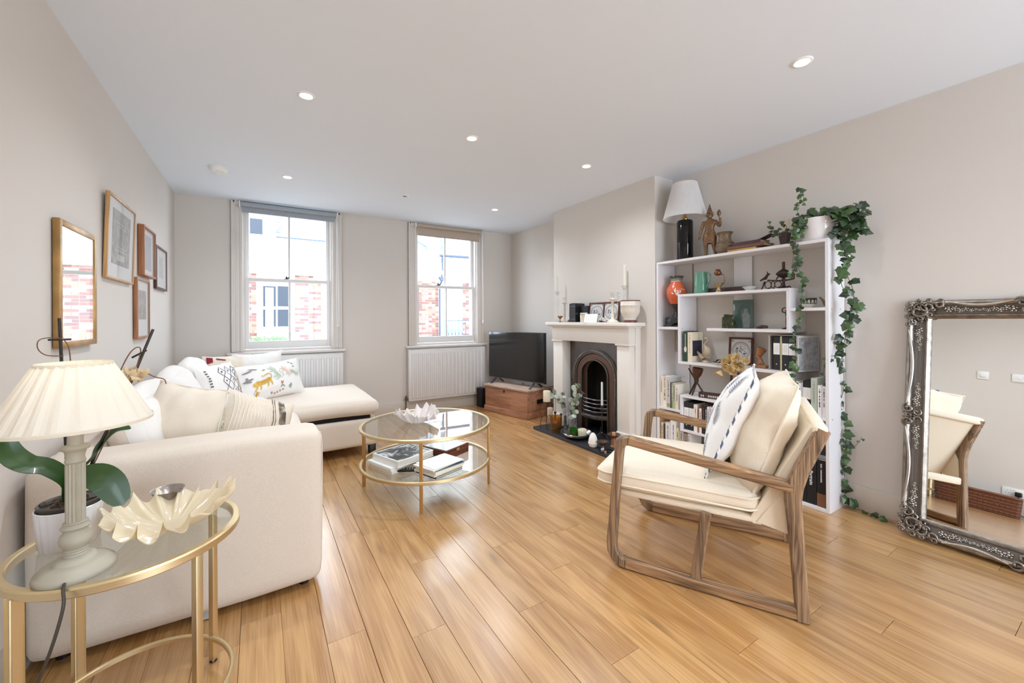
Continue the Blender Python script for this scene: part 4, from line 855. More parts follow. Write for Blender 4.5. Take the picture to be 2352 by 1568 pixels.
# what lies on the coffee table's lower shelf
def book(label, loc, rz, w_, d_, h_, cover, pages='ece6da', cat='book', group=None, name='book', hard=0.003, over=0.004, cover_mat=None, spine=None):
    """lying book: spine along -x edge; origin at the middle of its underside"""
    t = thing(name, label, cat, loc, rz, group); cm = cover_mat or M('cover_'+cover, cover, 0.45); pm = M('pages_'+pages, pages, 0.9)
    bm = NB(); box(bm, -w_/2+0.002, w_/2-over, -d_/2+over, d_/2-over, hard, h_-hard); OBJ('pages', bm, pm, t, smooth=0)
    bm = NB(); box(bm, -w_/2, w_/2, -d_/2, d_/2, 0, hard, 0.0006, 1); box(bm, -w_/2, w_/2, -d_/2, d_/2, h_-hard, h_, 0.0006, 1); box(bm, -w_/2-0.001, -w_/2+0.0025, -d_/2, d_/2, 0, h_, 0.001, 1); OBJ('cover', bm, cm, t, smooth=0, label=None); return t
ZS = 0.1955
g_ = 'books and papers on the coffee table shelf'
book('thin white book at the bottom of the stack under the black-and-white photo book', (0.800, 2.815, ZS), math.radians(19), 0.25, 0.27, 0.019, 'ecebe8', group=g_)
book('white book directly beneath the black-and-white photo book', (0.792, 2.82, ZS+0.020), math.radians(20), 0.25, 0.27, 0.019, 'f3f2f0', group=g_)
bb = book('large photo book with a black-and-white cover picture and pale lettering, top of its stack', (0.853, 2.815, ZS+0.040), math.radians(20), 0.30, 0.285, 0.042, 'eeedeb', group=g_)
pic = M('photo_print', '3b3c42', 0.25); nt = pic.node_tree; tc = nt.nodes.new('ShaderNodeTexCoord'); no = nt.nodes.new('ShaderNodeTexNoise'); no.inputs['Scale'].default_value = 9; no.inputs['Detail'].default_value = 4; no.inputs['Distortion'].default_value = 1.6
cr = nt.nodes.new('ShaderNodeValToRGB'); cr.color_ramp.elements[0].position = 0.44; cr.color_ramp.elements[0].color = lin('2f3138'); cr.color_ramp.elements[1].position = 0.62; cr.color_ramp.elements[1].color = lin('d5d5d6'); e_ = cr.color_ramp.elements.new(0.53); e_.color = lin('6a6c73')
nt.links.new(tc.outputs['Object'], no.inputs['Vector']); nt.links.new(no.outputs[0], cr.inputs[0]); nt.links.new(cr.outputs[0], nt.nodes['Principled BSDF'].inputs['Base Color'])
bm = NB(); box(bm, -0.138, 0.138, -0.13, 0.13, 0.042, 0.0424); OBJ('cover_picture', bm, pic, bb, smooth=0)
# lettering runs away from the window end towards the camera, along the right edge
lettering('title', 'BEATON', 0.060, M('title_cream', 'e8e6df', 0.5), bb, T(0.100, 0.0, 0.0426) @ R(-PI/2, 'Z'), bold=0.001)
t = thing('chess_box', 'wooden box with a pale chequered lid on the coffee table shelf', 'box', (1.185, 2.865, ZS), math.radians(25)); redw = wood('red_brown_wood', '7c4433', '5a2c20', axis=0, rough=0.35, knots=False)
bm = NB(); box(bm, -0.125, 0.125, -0.125, 0.125, 0, 0.052, 0.003); OBJ('case', bm, redw, t)
bm = NB(); box(bm, -0.125, 0.125, -0.125, 0.125, 0.0525, 0.066, 0.003); OBJ('lid', bm, redw, t)
ck = NB(); box(ck, -0.112, 0.112, -0.112, 0.112, 0.066, 0.0668, mi=0)
for i in range(8):
    for j in range(8):
        if (i+j) % 2: box(ck, -0.108+i*0.027, -0.108+(i+1)*0.027, -0.108+j*0.027, -0.108+(j+1)*0.027, 0.0668, 0.0671, mi=1)
OBJ('chequer', ck, [M('chess_light', 'e9e7e6', 0.25, coat=0.3), M('chess_dark', 'c3c7cd', 0.25, coat=0.3)], t, smooth=0)
bm = NB(); box(bm, -0.016, 0.016, -0.129, -0.125, 0.042, 0.060, 0.002); OBJ('clasp', bm, brass, t)
for i, (w_, d_, h_, c_, dx, dy, a_, lb) in enumerate(((0.24, 0.195, 0.012, '3c3a36', 0, 0, 21, 'thin dark-edged book at the bottom of the magazine pile'), (0.25, 0.20, 0.013, 'efe9d8', -0.004, 0.004, 20, 'cream book second from the bottom of the magazine pile'), (0.255, 0.20, 0.016, 'f2eddf', 0.008, 0.0, 19, 'thick cream book in the middle of the magazine pile'),
        (0.24, 0.19, 0.005, '2e4a6b', 0.012, 0.0, 17, 'navy booklet under the top white sheets of the magazine pile'), (0.25, 0.195, 0.008, 'f4f3ef', -0.012, 0.006, 22, 'white magazine second from the top of the magazine pile'), (0.245, 0.195, 0.005, 'fbfaf7', 0.004, 0.004, 18, 'plain white magazine on top of the magazine pile'))):
    z_ = ZS+0.001+sum((0.0125, 0.0135, 0.0165, 0.0055, 0.0085, 0.0055)[:i]); book(lb, (1.014+dx, 2.550+dy, z_), math.radians(a_), w_, d_, h_, c_, 'f0ead6', group=g_, hard=0.0012 if i > 2 else 0.002, cat='book' if i < 3 else 'magazine', name='book' if i < 3 else 'magazine')
t0 = None
for lb, x, y, a_ in (('black remote control nearest the magazine pile', 0.815, 2.665, 62), ('black remote control next to the photo book, farther from the magazines', 0.775, 2.70, 48)):
    t = thing('remote_control', lb, 'remote control', (x, y, ZS+0.0005), math.radians(a_), group='remote controls on the coffee table shelf'); bm = NB(); box(bm, -0.024, 0.024, -0.07, 0.07, 0, 0.017, 0.006); OBJ('casing', bm, blackp, t)
    bm = NB()
    for i in range(3):
        for j in range(6): box(bm, -0.017+i*0.013, -0.009+i*0.013, -0.055+j*0.017, -0.047+j*0.017, 0.0165, 0.0185, 0.001, 1)
    OBJ('buttons', bm, M('button_grey', '9a9a9a', 0.5), t, kind='stuff')
# ------------------------------------------------------------------ television on its wooden chest
pine = wood('old_pine', 'b98a6c', '8f6248', axis=1, rough=0.5, bump=0.2, ring=10); pinet = wood('pale_pine_top', 'cdb7a6', 'a98a76', axis=1, rough=0.4, bump=0.2, ring=10)
CA = math.atan2(0.224, 0.974)
t = thing('wooden_chest', 'old brown pine blanket chest under the television', 'chest', (2.83, 4.42, 0), CA)
def CP(name, bm, m, par=None, **k): return OBJ(name, bm, m, par or t, **k)
hw, hl = 0.225, 0.378
for nm, b_ in (('front_board', (-hw, -hw+0.018, -hl, hl)), ('back_board', (hw-0.018, hw, -hl, hl)), ('end_board', (-hw+0.018, hw-0.018, -hl, -hl+0.018)), ('end_board', (-hw+0.018, hw-0.018, hl-0.018, hl))):
    bm = NB(); box(bm, *b_, 0.05, 0.325, 0.002); CP(nm, bm, pine)
bm = NB(); box(bm, -hw+0.018, hw-0.018, -hl+0.018, hl-0.018, 0.05, 0.065); CP('bottom_board', bm, pine)
for nm, b_ in (('plinth', (-hw-0.012, -hw, -hl-0.012, hl+0.012)), ('plinth', (-hw, hw, -hl-0.012, -hl)), ('plinth', (-hw, hw, hl, hl+0.012))):
    bm = NB(); box(bm, *b_, 0, 0.075, 0.006, 3); CP(nm, bm, pine)
bm = NB(); box(bm, -hw-0.018, hw+0.004, -hl-0.018, hl+0.018, 0.325, 0.352, 0.007, 3); CP('lid', bm, pinet)
bm = NB(); lathe(bm, [(0.0, 0), (0.013, 0), (0.011, 0.003), (0, 0.004)], 16, (-hw-0.001, 0.02, 0.295), R(-PI/2, 'Y').to_3x3()); box(bm, -hw-0.004, -hw, 0.015, 0.025, 0.27, 0.30, 0.002); CP('escutcheon', bm, darkmetal)
bm = NB(); box(bm, -0.055, 0.055, -hl-0.006, -hl+0.001, 0.165, 0.215, 0.012, 4); CP('handle_plate', bm, M('iron_black', '1a1817', 0.5, 0.4))
bm = tube(NB(), [(-0.04, -hl-0.008, 0.20), (-0.035, -hl-0.022, 0.185), (0.035, -hl-0.022, 0.185), (0.04, -hl-0.008, 0.20)], 0.005, 8, k=4); CP('handle', bm, darkmetal)
t = thing('television', 'flat black television standing on the pine chest in the corner', 'television', (2.79, 4.41, 0.352), CA); scrm = M('tv_screen', '0b0b0d', 0.12, coat=0.6); tvf = M('tv_bezel', '17181b', 0.3)
bm = NB(); box(bm, -0.012, 0.03, -0.497, 0.497, 0.062, 0.678, 0.004); OBJ('bezel', bm, tvf, t)
bm = NB(); box(bm, -0.0135, -0.0115, -0.489, 0.489, 0.082, 0.671, 0.0); OBJ('screen', bm, scrm, t, smooth=0)
bm = NB(); box(bm, 0.03, 0.06, -0.30, 0.30, 0.10, 0.40, 0.01); OBJ('rear_housing', bm, tvf, t)
bm = NB(); box(bm, -0.0145, -0.0125, -0.495, 0.495, 0.063, 0.073, 0.0005); OBJ('lower_trim', bm, M('tv_trim', '6d7178', 0.3, 0.6), t)
for y in (-0.345, 0.345):
    for sx in (-1, 1):
        bm = NB(); prism(bm, [(sx*0.012, 0.065), (sx*0.03, 0.065), (sx*0.125, 0.0), (sx*0.105, 0.0)], y-0.012, y+0.012, 'y'); OBJ('foot', bm, blackp, t)
t = thing('media_box', 'flat pale box lying on the chest behind the television feet', 'box', (2.93, 4.40, 0.352), CA); bm = NB(); box(bm, -0.05, 0.05, -0.24, 0.2, 0.0, 0.026, 0.004); OBJ('casing', bm, M('media_white', 'd9d6d6', 0.4), t); bm = NB(); box(bm, -0.051, -0.0495, -0.02, 0.0, 0.005, 0.02, 0.001); OBJ('port', bm, blackp, t)
t = thing('speaker', 'slim black speaker on the floor left of the pine chest', 'speaker', (2.585, 4.93, 0), 0.1); bm = NB(); box(bm, -0.04, 0.05, -0.05, 0.09, 0.0, 0.262, 0.01); OBJ('cabinet', bm, blackp, t); bm = NB(); box(bm, -0.043, -0.039, -0.042, 0.082, 0.012, 0.25, 0.003); OBJ('grille', bm, M('speaker_cloth', '1b1b1d', 0.95), t)
t = thing('table_tv_cable', 'thin black cable hanging from the television down behind the chest', 'cable', (3.02, 4.05, 0.3)); o = OBJ('cable', tube(NB(), [(-0.13, 0.02, 0.13), (-0.05, -0.02, 0.062), (0.04, -0.04, 0.062), (0.09, -0.02, 0.05), (0.12, -0.02, -0.1), (0.11, 0.1, -0.294)], 0.003, 6, k=5), blackp, t)
t.name = 'tv_cable'

# ------------------------------------------------------------------ chimneypiece, cast-iron insert, hearth
fpm = M('chimneypiece_paint', 'e4dfd7', 0.45)
t = thing('fireplace_surround', 'cream painted wooden fireplace surround with a mantelshelf', 'fireplace', (2.87, 3.07, 0)); FO = Matrix.Translation((-2.87, -3.07, 0))
def FP(name, bm, m, **k): bm.transform(FO); return OBJ(name, bm, m, k.pop('par', t), **k)
bm = NB(); prism(bm, [(2.945, 2.47), (2.78, 2.47), (2.745, 2.49), (2.735, 2.52), (2.735, 3.67), (2.745, 3.70), (2.78, 3.72), (2.945, 3.72)], 1.128, 1.162, 'z', bev=0.004); FP('mantelshelf', bm, fpm)
bm = NB(); box(bm, 2.765, 2.944, 2.505, 3.685, 1.112, 1.128, 0.005); FP('bed_moulding', bm, fpm)
bm = NB(); box(bm, 2.803, 2.944, 2.533, 3.655, 0.965, 1.112, 0.003); FP('frieze', bm, fpm)
for ya, yb in ((2.540, 2.690), (3.49, 3.648)):
    bm = NB(); box(bm, 2.815, 2.944, ya, yb, 0.03, 0.952, 0.003); FP('pilaster', bm, fpm)
    bm = NB(); box(bm, 2.798, 2.944, ya-0.012, yb+0.012, 0.948, 0.966, 0.005, 3); FP('capital', bm, fpm)
    bm = NB(); box(bm, 2.804, 2.944, ya-0.006, yb+0.006, 0.03, 0.155, 0.004); FP('plinth_block', bm, fpm)
for ya, yb in ((2.52, 2.540), (3.648, 3.668)):
    bm = NB(); box(bm, 2.88, 2.944, ya, yb, 0.03, 1.112, 0.003); FP('return_panel', bm, fpm)
iron = M('black_leaded_iron', '69625e', 0.36, 0.8, bump=(150, 0.25), var=(5, 0.25)); irond = M('dark_iron', '1d1a19', 0.45, 0.6); ironr = M('brown_iron', '6e5548', 0.42, 0.6)
ti = thing('fireplace_insert', 'arched black cast-iron fireplace insert with rope moulding and a barred grate', 'fireplace', (2.92, 3.10, 0.03)); IO = Matrix.Translation((-2.92, -3.10, -0.03))
def IP(name, bm, m, **k): bm.transform(IO); return OBJ(name, bm, m, k.pop('par', ti), **k)
YC = 3.105; ZS2 = 0.62
def archpts(r_, zb, n=24, rz_=None): rz_ = rz_ or r_; return [(YC-r_, zb)]+[(YC-r_*math.cos(PI*k/n), ZS2+rz_*math.sin(PI*k/n)) for k in range(n+1)]+[(YC+r_, zb)]
def archring(bm, r0, r1, x0, x1, zb=0.03, rz0=None, rz1=None):
    A, B = archpts(r0, zb, 24, rz0), archpts(r1, zb, 24, rz1); n = len(A)
    va = [[bm.verts.new((x, p[0], p[1])) for p in L_] for x, L_ in ((x0, A), (x0, B), (x1, A), (x1, B))]
    for i in range(n-1):
        for a_, b_ in ((0, 1), (1, 3), (3, 2), (2, 0)): bm.faces.new((va[a_][i], va[a_][i+1], va[b_][i+1], va[b_][i]))
    return bm
# face plate = rectangle minus arch
bm = NB(); A = archpts(0.315, 0.03, 24, 0.262); ol = []
for (y, z) in A:
    ang = (y-YC)
    ol.append((y, z))
for i in range(len(A)-1):
    (y0, z0), (y1, z1) = A[i], A[i+1]
    def outp(y, z):
        if z <= 0.031: return (YC-0.385 if y < YC else YC+0.385, 0.03)
        dy, dz = (y-YC)/0.315, (z-ZS2)/0.262
        if dz < 0: return (YC-0.385 if y < YC else YC+0.385, z)
        m_ = max(abs(dy)*0.315/0.385, dz*0.262/0.345, 1e-6); return (YC+dy*0.315/m_ if m_ else y, ZS2+dz*0.262/m_)
    q0, q1 = outp(y0, z0), outp(y1, z1); bm.faces.new([bm.verts.new((2.93, *p)) for p in ((y0, z0), (y1, z1), q1, q0)])
bmesh.ops.remove_doubles(bm, verts=bm.verts, dist=1e-5); IP('face_plate', bm, iron, smooth=30)
bm = NB(); prism(bm, [(YC-0.385, 0.93), (YC+0.385, 0.93), (YC+0.385, 0.966), (YC-0.385, 0.966)], 2.925, 2.935, 'x'); IP('top_plate', bm, iron)
IP('outer_moulding', archring(NB(), 0.270, 0.325, 2.918, 2.935, rz0=0.222, rz1=0.27), iron); IP('inner_moulding', archring(NB(), 0.205, 0.262, 2.924, 2.944, rz0=0.165, rz1=0.214), ironr)
IP('opening_bead', archring(NB(), 0.185, 0.202, 2.914, 2.938, rz0=0.148, rz1=0.163), iron)
# splayed cheeks into the firebox
bm = NB(); A, B = archpts(0.265, 0.03, 24, 0.217), archpts(0.19, 0.03, 24, 0.15)
va = [bm.verts.new((2.942, *p)) for p in A]; vb = [bm.verts.new((3.00, *p)) for p in B]
for i in range(len(A)-1): bm.faces.new((va[i], va[i+1], vb[i+1], vb[i]))
IP('cheeks', bm, ironr)
# rope moulding: little slanted beads along the arch
rp_ = archpts(0.298, 0.06, 60, 0.247); pts = [Vector((2.914, y, z)) for y, z in rp_]; pth = []
for i in range(len(pts)-1):
    L_ = (pts[i+1]-pts[i]).length; k_ = max(1, int(L_/0.016)); pth += [(pts[i].lerp(pts[i+1], q/k_), (pts[i+1]-pts[i]).normalized()) for q in range(k_)]
bm = NB()
for p, d_ in pth:
    n_ = Vector((1, 0, 0)).cross(d_); ax = (d_*0.8+n_*0.6).normalized(); cyl(bm, p-ax*0.011, p+ax*0.011, 0.0065, n=6)
IP('rope_moulding', bm, M('polished_iron', '8d8b8a', 0.25, 0.9), kind='stuff')
bm = NB(); box(bm, 3.17, 3.185, 2.87, 3.35, 0.03, 0.85); box(bm, 2.95, 3.185, 2.862, 2.875, 0.03, 0.85); box(bm, 2.95, 3.185, 3.345, 3.358, 0.03, 0.85); box(bm, 2.95, 3.185, 2.87, 3.35, 0.84, 0.858); IP('firebox', bm, M('sooty_brick', '2a2422', 0.95, bump=(40, 0.5)), smooth=0)
for i, z in enumerate((0.385, 0.345, 0.305, 0.265)):
    w_ = 0.185; dx = 0.075
    IP('grate_bar', tube(NB(), [(2.925, YC-w_, z), (2.925-dx*0.8, YC-w_*0.55, z-0.004), (2.925-dx, YC-w_*0.35, z-0.004), (2.925-dx, YC+w_*0.35, z-0.004), (2.925-dx*0.8, YC+w_*0.55, z-0.004), (2.925, YC+w_, z)], 0.0068, 8), M('steel_bar', '77757a', 0.28, 0.9))
bm = NB(); prism(bm, [(2.93, YC-0.19), (2.865, YC-0.12), (2.842, YC-0.06), (2.842, YC+0.06), (2.865, YC+0.12), (2.93, YC+0.19)], 0.185, 0.228, 'z', bev=0.004); IP('ash_front', bm, iron)
bm = NB()
for k in range(9): y = YC-0.10+k*0.025; box(bm, 2.836, 2.842, y-0.007, y+0.007, 0.195, 0.218, 0.002, 1)
IP('ash_front_tracery', bm, M('steel_bar', '77757a', 0.28, 0.9), kind='stuff')
bm = NB(); box(bm, 2.93, 3.16, YC-0.18, YC+0.18, 0.19, 0.22); IP('fire_tray', bm, irond)
for k, (y, z, x, r_) in enumerate(((3.18, 0.24, 3.00, 0.05), (3.05, 0.24, 3.03, 0.06), (3.12, 0.30, 3.07, 0.05), (3.00, 0.25, 2.99, 0.045))):
    IP('coal', softbox(NB(), x-r_, x+r_, y-r_, y+r_, z-r_*0.6+0.02, z+r_*0.7, r_*0.6, 6, wob=0.02, fr=14, seed=k), irond, smooth=30)
bm = NB(); box(bm, 2.905, 2.925, YC-0.02, YC+0.02, 0.245, 0.40, 0.004)
slate_m = M('hearth_slate', '2b2d33', 0.45, bump=(30, 0.3), var=(8, 0.12)); bm.free()
t = thing('hearth', 'flat dark slate hearth slab on the floor before the fireplace', 'hearth', (2.73, 3.09, 0)); bm = NB(); box(bm, -0.20, 0.46, -0.54, 0.555, 0.0, 0.03, 0.003); OBJ('slab', bm, slate_m, t)

# ------------------------------------------------------------------ stepped white bookcase
shelfm = M('white_laminate', 'e3e1e3', 0.4); BX0, BX1 = 2.95, 3.178; BY0, BY1 = 1.085, 2.354; BH = 1.686
t = thing('bookcase', 'tall white open bookcase with stepped shelves beside the chimney breast', 'bookcase', (3.064, 1.72, 0)); BO = Matrix.Translation((-3.064, -1.72, 0))
def bd(name, y0, y1, z0, z1, x0=BX0, x1=BX1):
    bm = NB(); box(bm, x0, x1, y0, y1, z0, z1, 0.0012, 1); bm.transform(BO); return OBJ(name, bm, shelfm, t, smooth=0)
TH = 0.020
bd('side_panel', BY1-TH, BY1, 0, BH-TH); bd('side_panel', BY0, BY0+TH, 0, BH-TH); bd('top_panel', BY0, BY1, BH-TH, BH); bd('bottom_panel', BY0+TH, BY1-TH, 0.0, TH)
ZA = 1.396; bd('shelf', 1.304, 2.140, ZA-TH, ZA); bd('upright', 2.120, 2.140, 0.844, ZA-TH); bd('upright', 1.304, 1.322, 1.121, ZA-TH); bd('shelf', 2.140, BY1-TH, 1.104, 1.126); bd('shelf', BY0+TH, 1.304, 1.243, 1.262)
bd('shelf', 1.304, 1.885, 1.100, 1.121); bd('shelf', 1.300, 2.140, 0.824, 0.844); bd('upright', 1.300, 1.320, 0.581, 0.824); bd('shelf', 1.76, 2.124, 0.550, 0.568); bd('upright', 2.104, 2.124, 0.288, 0.550); bd('shelf', 1.74, 2.124, 0.270, 0.288); bd('upright', 1.74, 1.76, 0.288, 0.568)
bd('shelf', 2.124, BY1-TH, 0.419, 0.437); bd('shelf', BY0+TH, 1.45, 0.562, 0.581); bd('upright', 1.45, 1.47, 0.02, 0.581)
bd('back_board', 1.655, 1.79, 0.02, BH-TH, BX1-0.012, BX1); bd('back_board', 2.19, 2.334, 0.02, 0.9, BX1-0.006, BX1)
bm = NB()
for y, x in ((BY0-0.0008, 2.99), (BY0-0.0008, 3.11)): 
    for z in (0.571, 1.252): cyl(bm, (x, y, z), (x, y+0.001, z), 0.004, n=8)
for x in (2.98, 3.09): cyl(bm, (x, 2.1192, 1.115), (x, 2.1212, 1.115), 0.004, n=8)
bm.transform(BO); OBJ('screw_cap', bm, M('cap_grey', '5b5957', 0.6), t, kind='stuff')
# ------------------------------------------------------------------ things on the bookcase
def LT(name, label, cat, loc, prof, mat, part='body', n=32, group=None, rz=0, smooth=50):
    t = thing(name, label, cat, loc, rz, group); OBJ(part, lathe(NB(), prof, n), mat, t, smooth=smooth); return t
def V4(o, x, y, z): return basis(o, x, y, z)
bronze = M('old_bronze', '7d6046', 0.38, 0.7, bump=(230, 1.0), var=(120, 0.45)); potb = M('patina_brass', '7f6d57', 0.5, 0.5, bump=(170, 1.0), var=(60, 0.22)); blackg = M('black_glaze', '0b0a0a', 0.10, spec=0.4); goldb = M('polished_brass', 'b58a4c', 0.22, 1.0)
TOP = 1.686
t = thing('table_lamp', 'table lamp with shiny black cylinder base and white pleated shade, on top of the bookcase', 'lamp', (3.065, 2.15, TOP))
OBJ('base', lathe(NB(), [(0.0, 0), (0.062, 0), (0.064, 0.004), (0.064, 0.325), (0.058, 0.337), (0.03, 0.341), (0.0, 0.342)], 48), blackg, t, smooth=50)
OBJ('neck', lathe(NB(), [(0.026, 0.341), (0.028, 0.35), (0.022, 0.357), (0.020, 0.363), (0.011, 0.37), (0.0085, 0.40), (0.014, 0.42), (0.012, 0.44), (0.0, 0.442)], 24), goldb, t)
bm = NB(); n = 150; rows = []
for j in range(7):
    s_ = j/6; r_ = 0.172+(0.098-0.172)*s_; z = 0.360+(0.645-0.360)*s_
    rows.append([bm.verts.new((( r_+(0.0022 if k % 2 else 0))*math.cos(2*PI*k/n), (r_+(0.0022 if k % 2 else 0))*math.sin(2*PI*k/n), z)) for k in range(n)])
for j in range(6):
    for k in range(n): bm.faces.new((rows[j][k], rows[j][(k+1) % n], rows[j+1][(k+1) % n], rows[j+1][k]))
sh = OBJ('shade', bm, milky('shade_white', 'f2f1f1', 0.35), t, smooth=0)
for nm, r_, z in (('lower_binding', 0.173, 0.360), ('upper_binding', 0.099, 0.645)): OBJ(nm, lathe(NB(), [(r_, z-0.005), (r_+0.003, z), (r_, z+0.005), (r_-0.003, z), (r_, z-0.005)], 64, cap=False), milky('shade_white', 'f2f1f1'), sh)
OBJ('flex', tube(NB(), [(0.05, 0.0, 0.006), (0.07, 0.0, 0.004), (0.105, 0.005, 0.003), (0.117, 0.006, -0.03), (0.119, 0.008, -0.5), (0.119, 0.01, -0.85)], 0.0028, 6, k=4), blackp, t)
bm = NB(); lathe(bm, [(0.0, -0.05), (0.015, -0.045), (0.018, 0.0), (0.015, 0.045), (0, 0.05)], 14, (0.118, 0.004, -0.62), squash=0.6); OBJ('flex_switch', bm, blackp, t)
RZ = -PI/2
# bronze figure: crown, raised hand with a bud, legs apart
t = thing('bronze_statue', 'bronze standing figure with a tall pointed crown and raised hand, beside the black lamp', 'statue', (3.05, 1.918, TOP), RZ+0.35)
K = [(0, 0, .195, .030, .022), (0, 0, .225, .022, .017), (0, -.002, .262, .034, .022), (0, 0, .292, .018, .014), (0, -.002, .312, .013, .012),
     (-.024, 0, .165, .022), (-.026, -.003, .095, .013), (-.024, .002, .035, .008), (-.026, 0, .012, .009), (-.030, -.018, .006, .008),
     (.022, 0, .165, .022), (.026, -.006, .095, .014), (.034, 0, .035, .009), (.038, 0, .012, .009), (.046, -.016, .006, .008),
     (-.040, 0, .276, .013), (-.056, -.004, .222, .010), (-.066, -.012, .165, .0075), (-.069, -.016, .146, .010),
     (.040, 0, .276, .013), (.066, -.006, .232, .011), (.072, -.02, .262, .008), (.070, -.022, .300, .007)]
K = [(v[0]*1.12, v[1], v[2])+tuple(q*1.28 for q in v[3:]) for v in K]
E_ = [(0, 1), (1, 2), (2, 3), (3, 4), (0, 5), (5, 6), (6, 7), (7, 8), (8, 9), (0, 10), (10, 11), (11, 12), (12, 13), (13, 14), (2, 15), (15, 16), (16, 17), (17, 18), (2, 19), (19, 20), (20, 21), (21, 22)]
OBJ('body', skin(K, E_, 2), bronze, t, smooth=60)
bm = lathe(NB(), [(0.0, 0.300), (0.010, 0.303), (0.017, 0.316), (0.0195, 0.333), (0.018, 0.348), (0.013, 0.358), (0, 0.362)], 18, squash=0.9)
lathe(bm, [(0.003, -0.006), (0.004, 0.0), (0.002, 0.006)], 8, (0, -0.0175, 0.331)); cyl(bm, (-0.007, -0.0165, 0.338), (-0.007, -0.0172, 0.338), 0.003, n=8); cyl(bm, (0.007, -0.0165, 0.338), (0.007, -0.0172, 0.338), 0.003, n=8); box(bm, -0.006, 0.006, -0.0178, -0.015, 0.318, 0.321, 0.001)
for sx in (-1, 1): lathe(bm, [(0, -0.010), (0.005, -0.004), (0.004, 0.006), (0, 0.010)], 8, (sx*0.0205, 0.002, 0.325))
OBJ('head', bm, bronze, t, smooth=60)
bm = lathe(NB(), [(0.0215, 0.345), (0.023, 0.350), (0.019, 0.356), (0.018, 0.366), (0.014, 0.372), (0.0135, 0.382), (0.009, 0.390), (0.007, 0.402), (0.002, 0.418), (0, 0.424)], 16)
for k in range(7):
    a_ = PI*(0.0+k/6); cyl(bm, (0.021*math.cos(a_), 0.006, 0.335+0.02*math.sin(a_)), (0.036*math.cos(a_), 0.01, 0.335+0.036*math.sin(a_)), 0.005, 0.001, 6)
OBJ('crown', bm, bronze, t, smooth=60)
OBJ('bud', lathe(NB(), [(0.003, 0.298), (0.004, 0.31), (0.013, 0.32), (0.0165, 0.333), (0.012, 0.348), (0.0, 0.364)], 10, (0.072, -0.022, 0)), bronze, t, smooth=60)
bm = lathe(NB(), [(0.046, 0.105), (0.053, 0.14), (0.047, 0.175), (0.041, 0.195), (0.031, 0.207)], 22, squash=0.6, cap=False); tube(bm, [(0.03, -0.01, 0.19), (0.048, -0.008, 0.165), (0.05, -0.006, 0.12), (0.045, -0.005, 0.085)], [0.006, 0.004], 6); tube(bm, [(-0.02, -0.02, 0.19), (0, -0.026, 0.17), (0.02, -0.02, 0.19)], 0.005, 6, k=3); OBJ('sash', bm, bronze, t, smooth=60)
t = LT('metal_pot', 'squat brown-grey metal pot with flared neck, on the bookcase beside the bronze figure', 'pot', (3.06, 1.800, TOP), [(0, 0), (0.040, 0), (0.055, 0.015), (0.068, 0.045), (0.069, 0.065), (0.062, 0.085), (0.047, 0.108), (0.042, 0.13), (0.044, 0.15), (0.055, 0.168), (0.059, 0.172), (0.055, 0.174), (0.041, 0.15), (0.038, 0.12), (0.0, 0.11)], potb)
for z, r_ in ((0.085, 0.0625), (0.094, 0.057), (0.066, 0.0695)): OBJ('band', lathe(NB(), [(r_, z-0.0025), (r_+0.002, z), (r_, z+0.0025)], 32, cap=False), potb, t)
def lying(label, y0, y1, x0, x1, z, h, cover, pages, rz=0, bind=None):
    t = thing('book', label, 'book', ((x0+x1)/2, (y0+y1)/2, z), rz, 'old books lying on top of the bookcase'); a_, b_ = (x1-x0)/2, (y1-y0)/2; cm = M('cover_'+cover, cover, 0.6, var=(30, 0.15))
    bm = NB(); box(bm, -a_+0.002, a_-0.006, -b_+0.005, b_-0.005, 0.002, h-0.002); OBJ('pages', bm, M('pages_'+pages, pages, 0.9), t, smooth=0)
    bm = NB(); box(bm, -a_, a_, -b_, b_, 0, 0.002); box(bm, -a_, a_, -b_, b_, h-0.002, h); box(bm, -a_-0.002, -a_+0.002, -b_, b_, 0, h, 0.0015); OBJ('cover', bm, cm, t, smooth=0); return t
lying('old book with bright yellow spine, bottom of the lying stack on top of the bookcase', 1.53, 1.735, 2.985, 3.12, TOP, 0.020, 'c89f56', 'd8c8ac')
lying('large worn brown book, middle of the lying stack on top of the bookcase', 1.475, 1.737, 2.98, 3.13, TOP+0.0205, 0.022, '6e4a3f', 'b79f86')
tb = lying('small dark red-brown book with curled cover, top of the lying stack on the bookcase', 1.50, 1.70, 2.99, 3.12, TOP+0.043, 0.024, '4f3536', 'c6ab8c')
OBJ('curled_cover', tube(NB(), [(0, 0.1, 0.025), (0, 0.0, 0.026), (0, -0.08, 0.032), (0, -0.15, 0.058)], 0.055, 4, flat=(1, 0.015), k=4), M('cover_4f3536', '4f3536'), tb, smooth=30)
# small ivy in a dark pot with a cream bust behind it
ivyleaf = [M('ivy_leaf_%d' % i, c, 0.35, coat=0.25) for i, c in enumerate(('273f1e', '314d25', '1f351a', '3f5c2e'))]; ivystem = M('ivy_stem', '5b5238', 0.7)
def ivymesh(m):
    bm = NB(); ol = [(0, 0.0), (0.22, -0.14), (0.45, -0.04), (0.44, 0.14), (0.56, 0.34), (0.36, 0.48), (0.22, 0.70), (0, 0.96), (-0.22, 0.70), (-0.36, 0.48), (-0.56, 0.34), (-0.44, 0.14), (-0.45, -0.04), (-0.22, -0.14)]
    vs_ = [bm.verts.new((x, y, -0.22*abs(x)-0.10*y*y)) for x, y in ol]; mid = bm.verts.new((0, 0.32, 0.03))
    for i in range(len(vs_)): bm.faces.new((vs_[i], vs_[(i+1) % len(vs_)], mid))
    return mesh_of('leaf', bm, m, 0)
IL = [ivymesh(m) for m in ivyleaf]
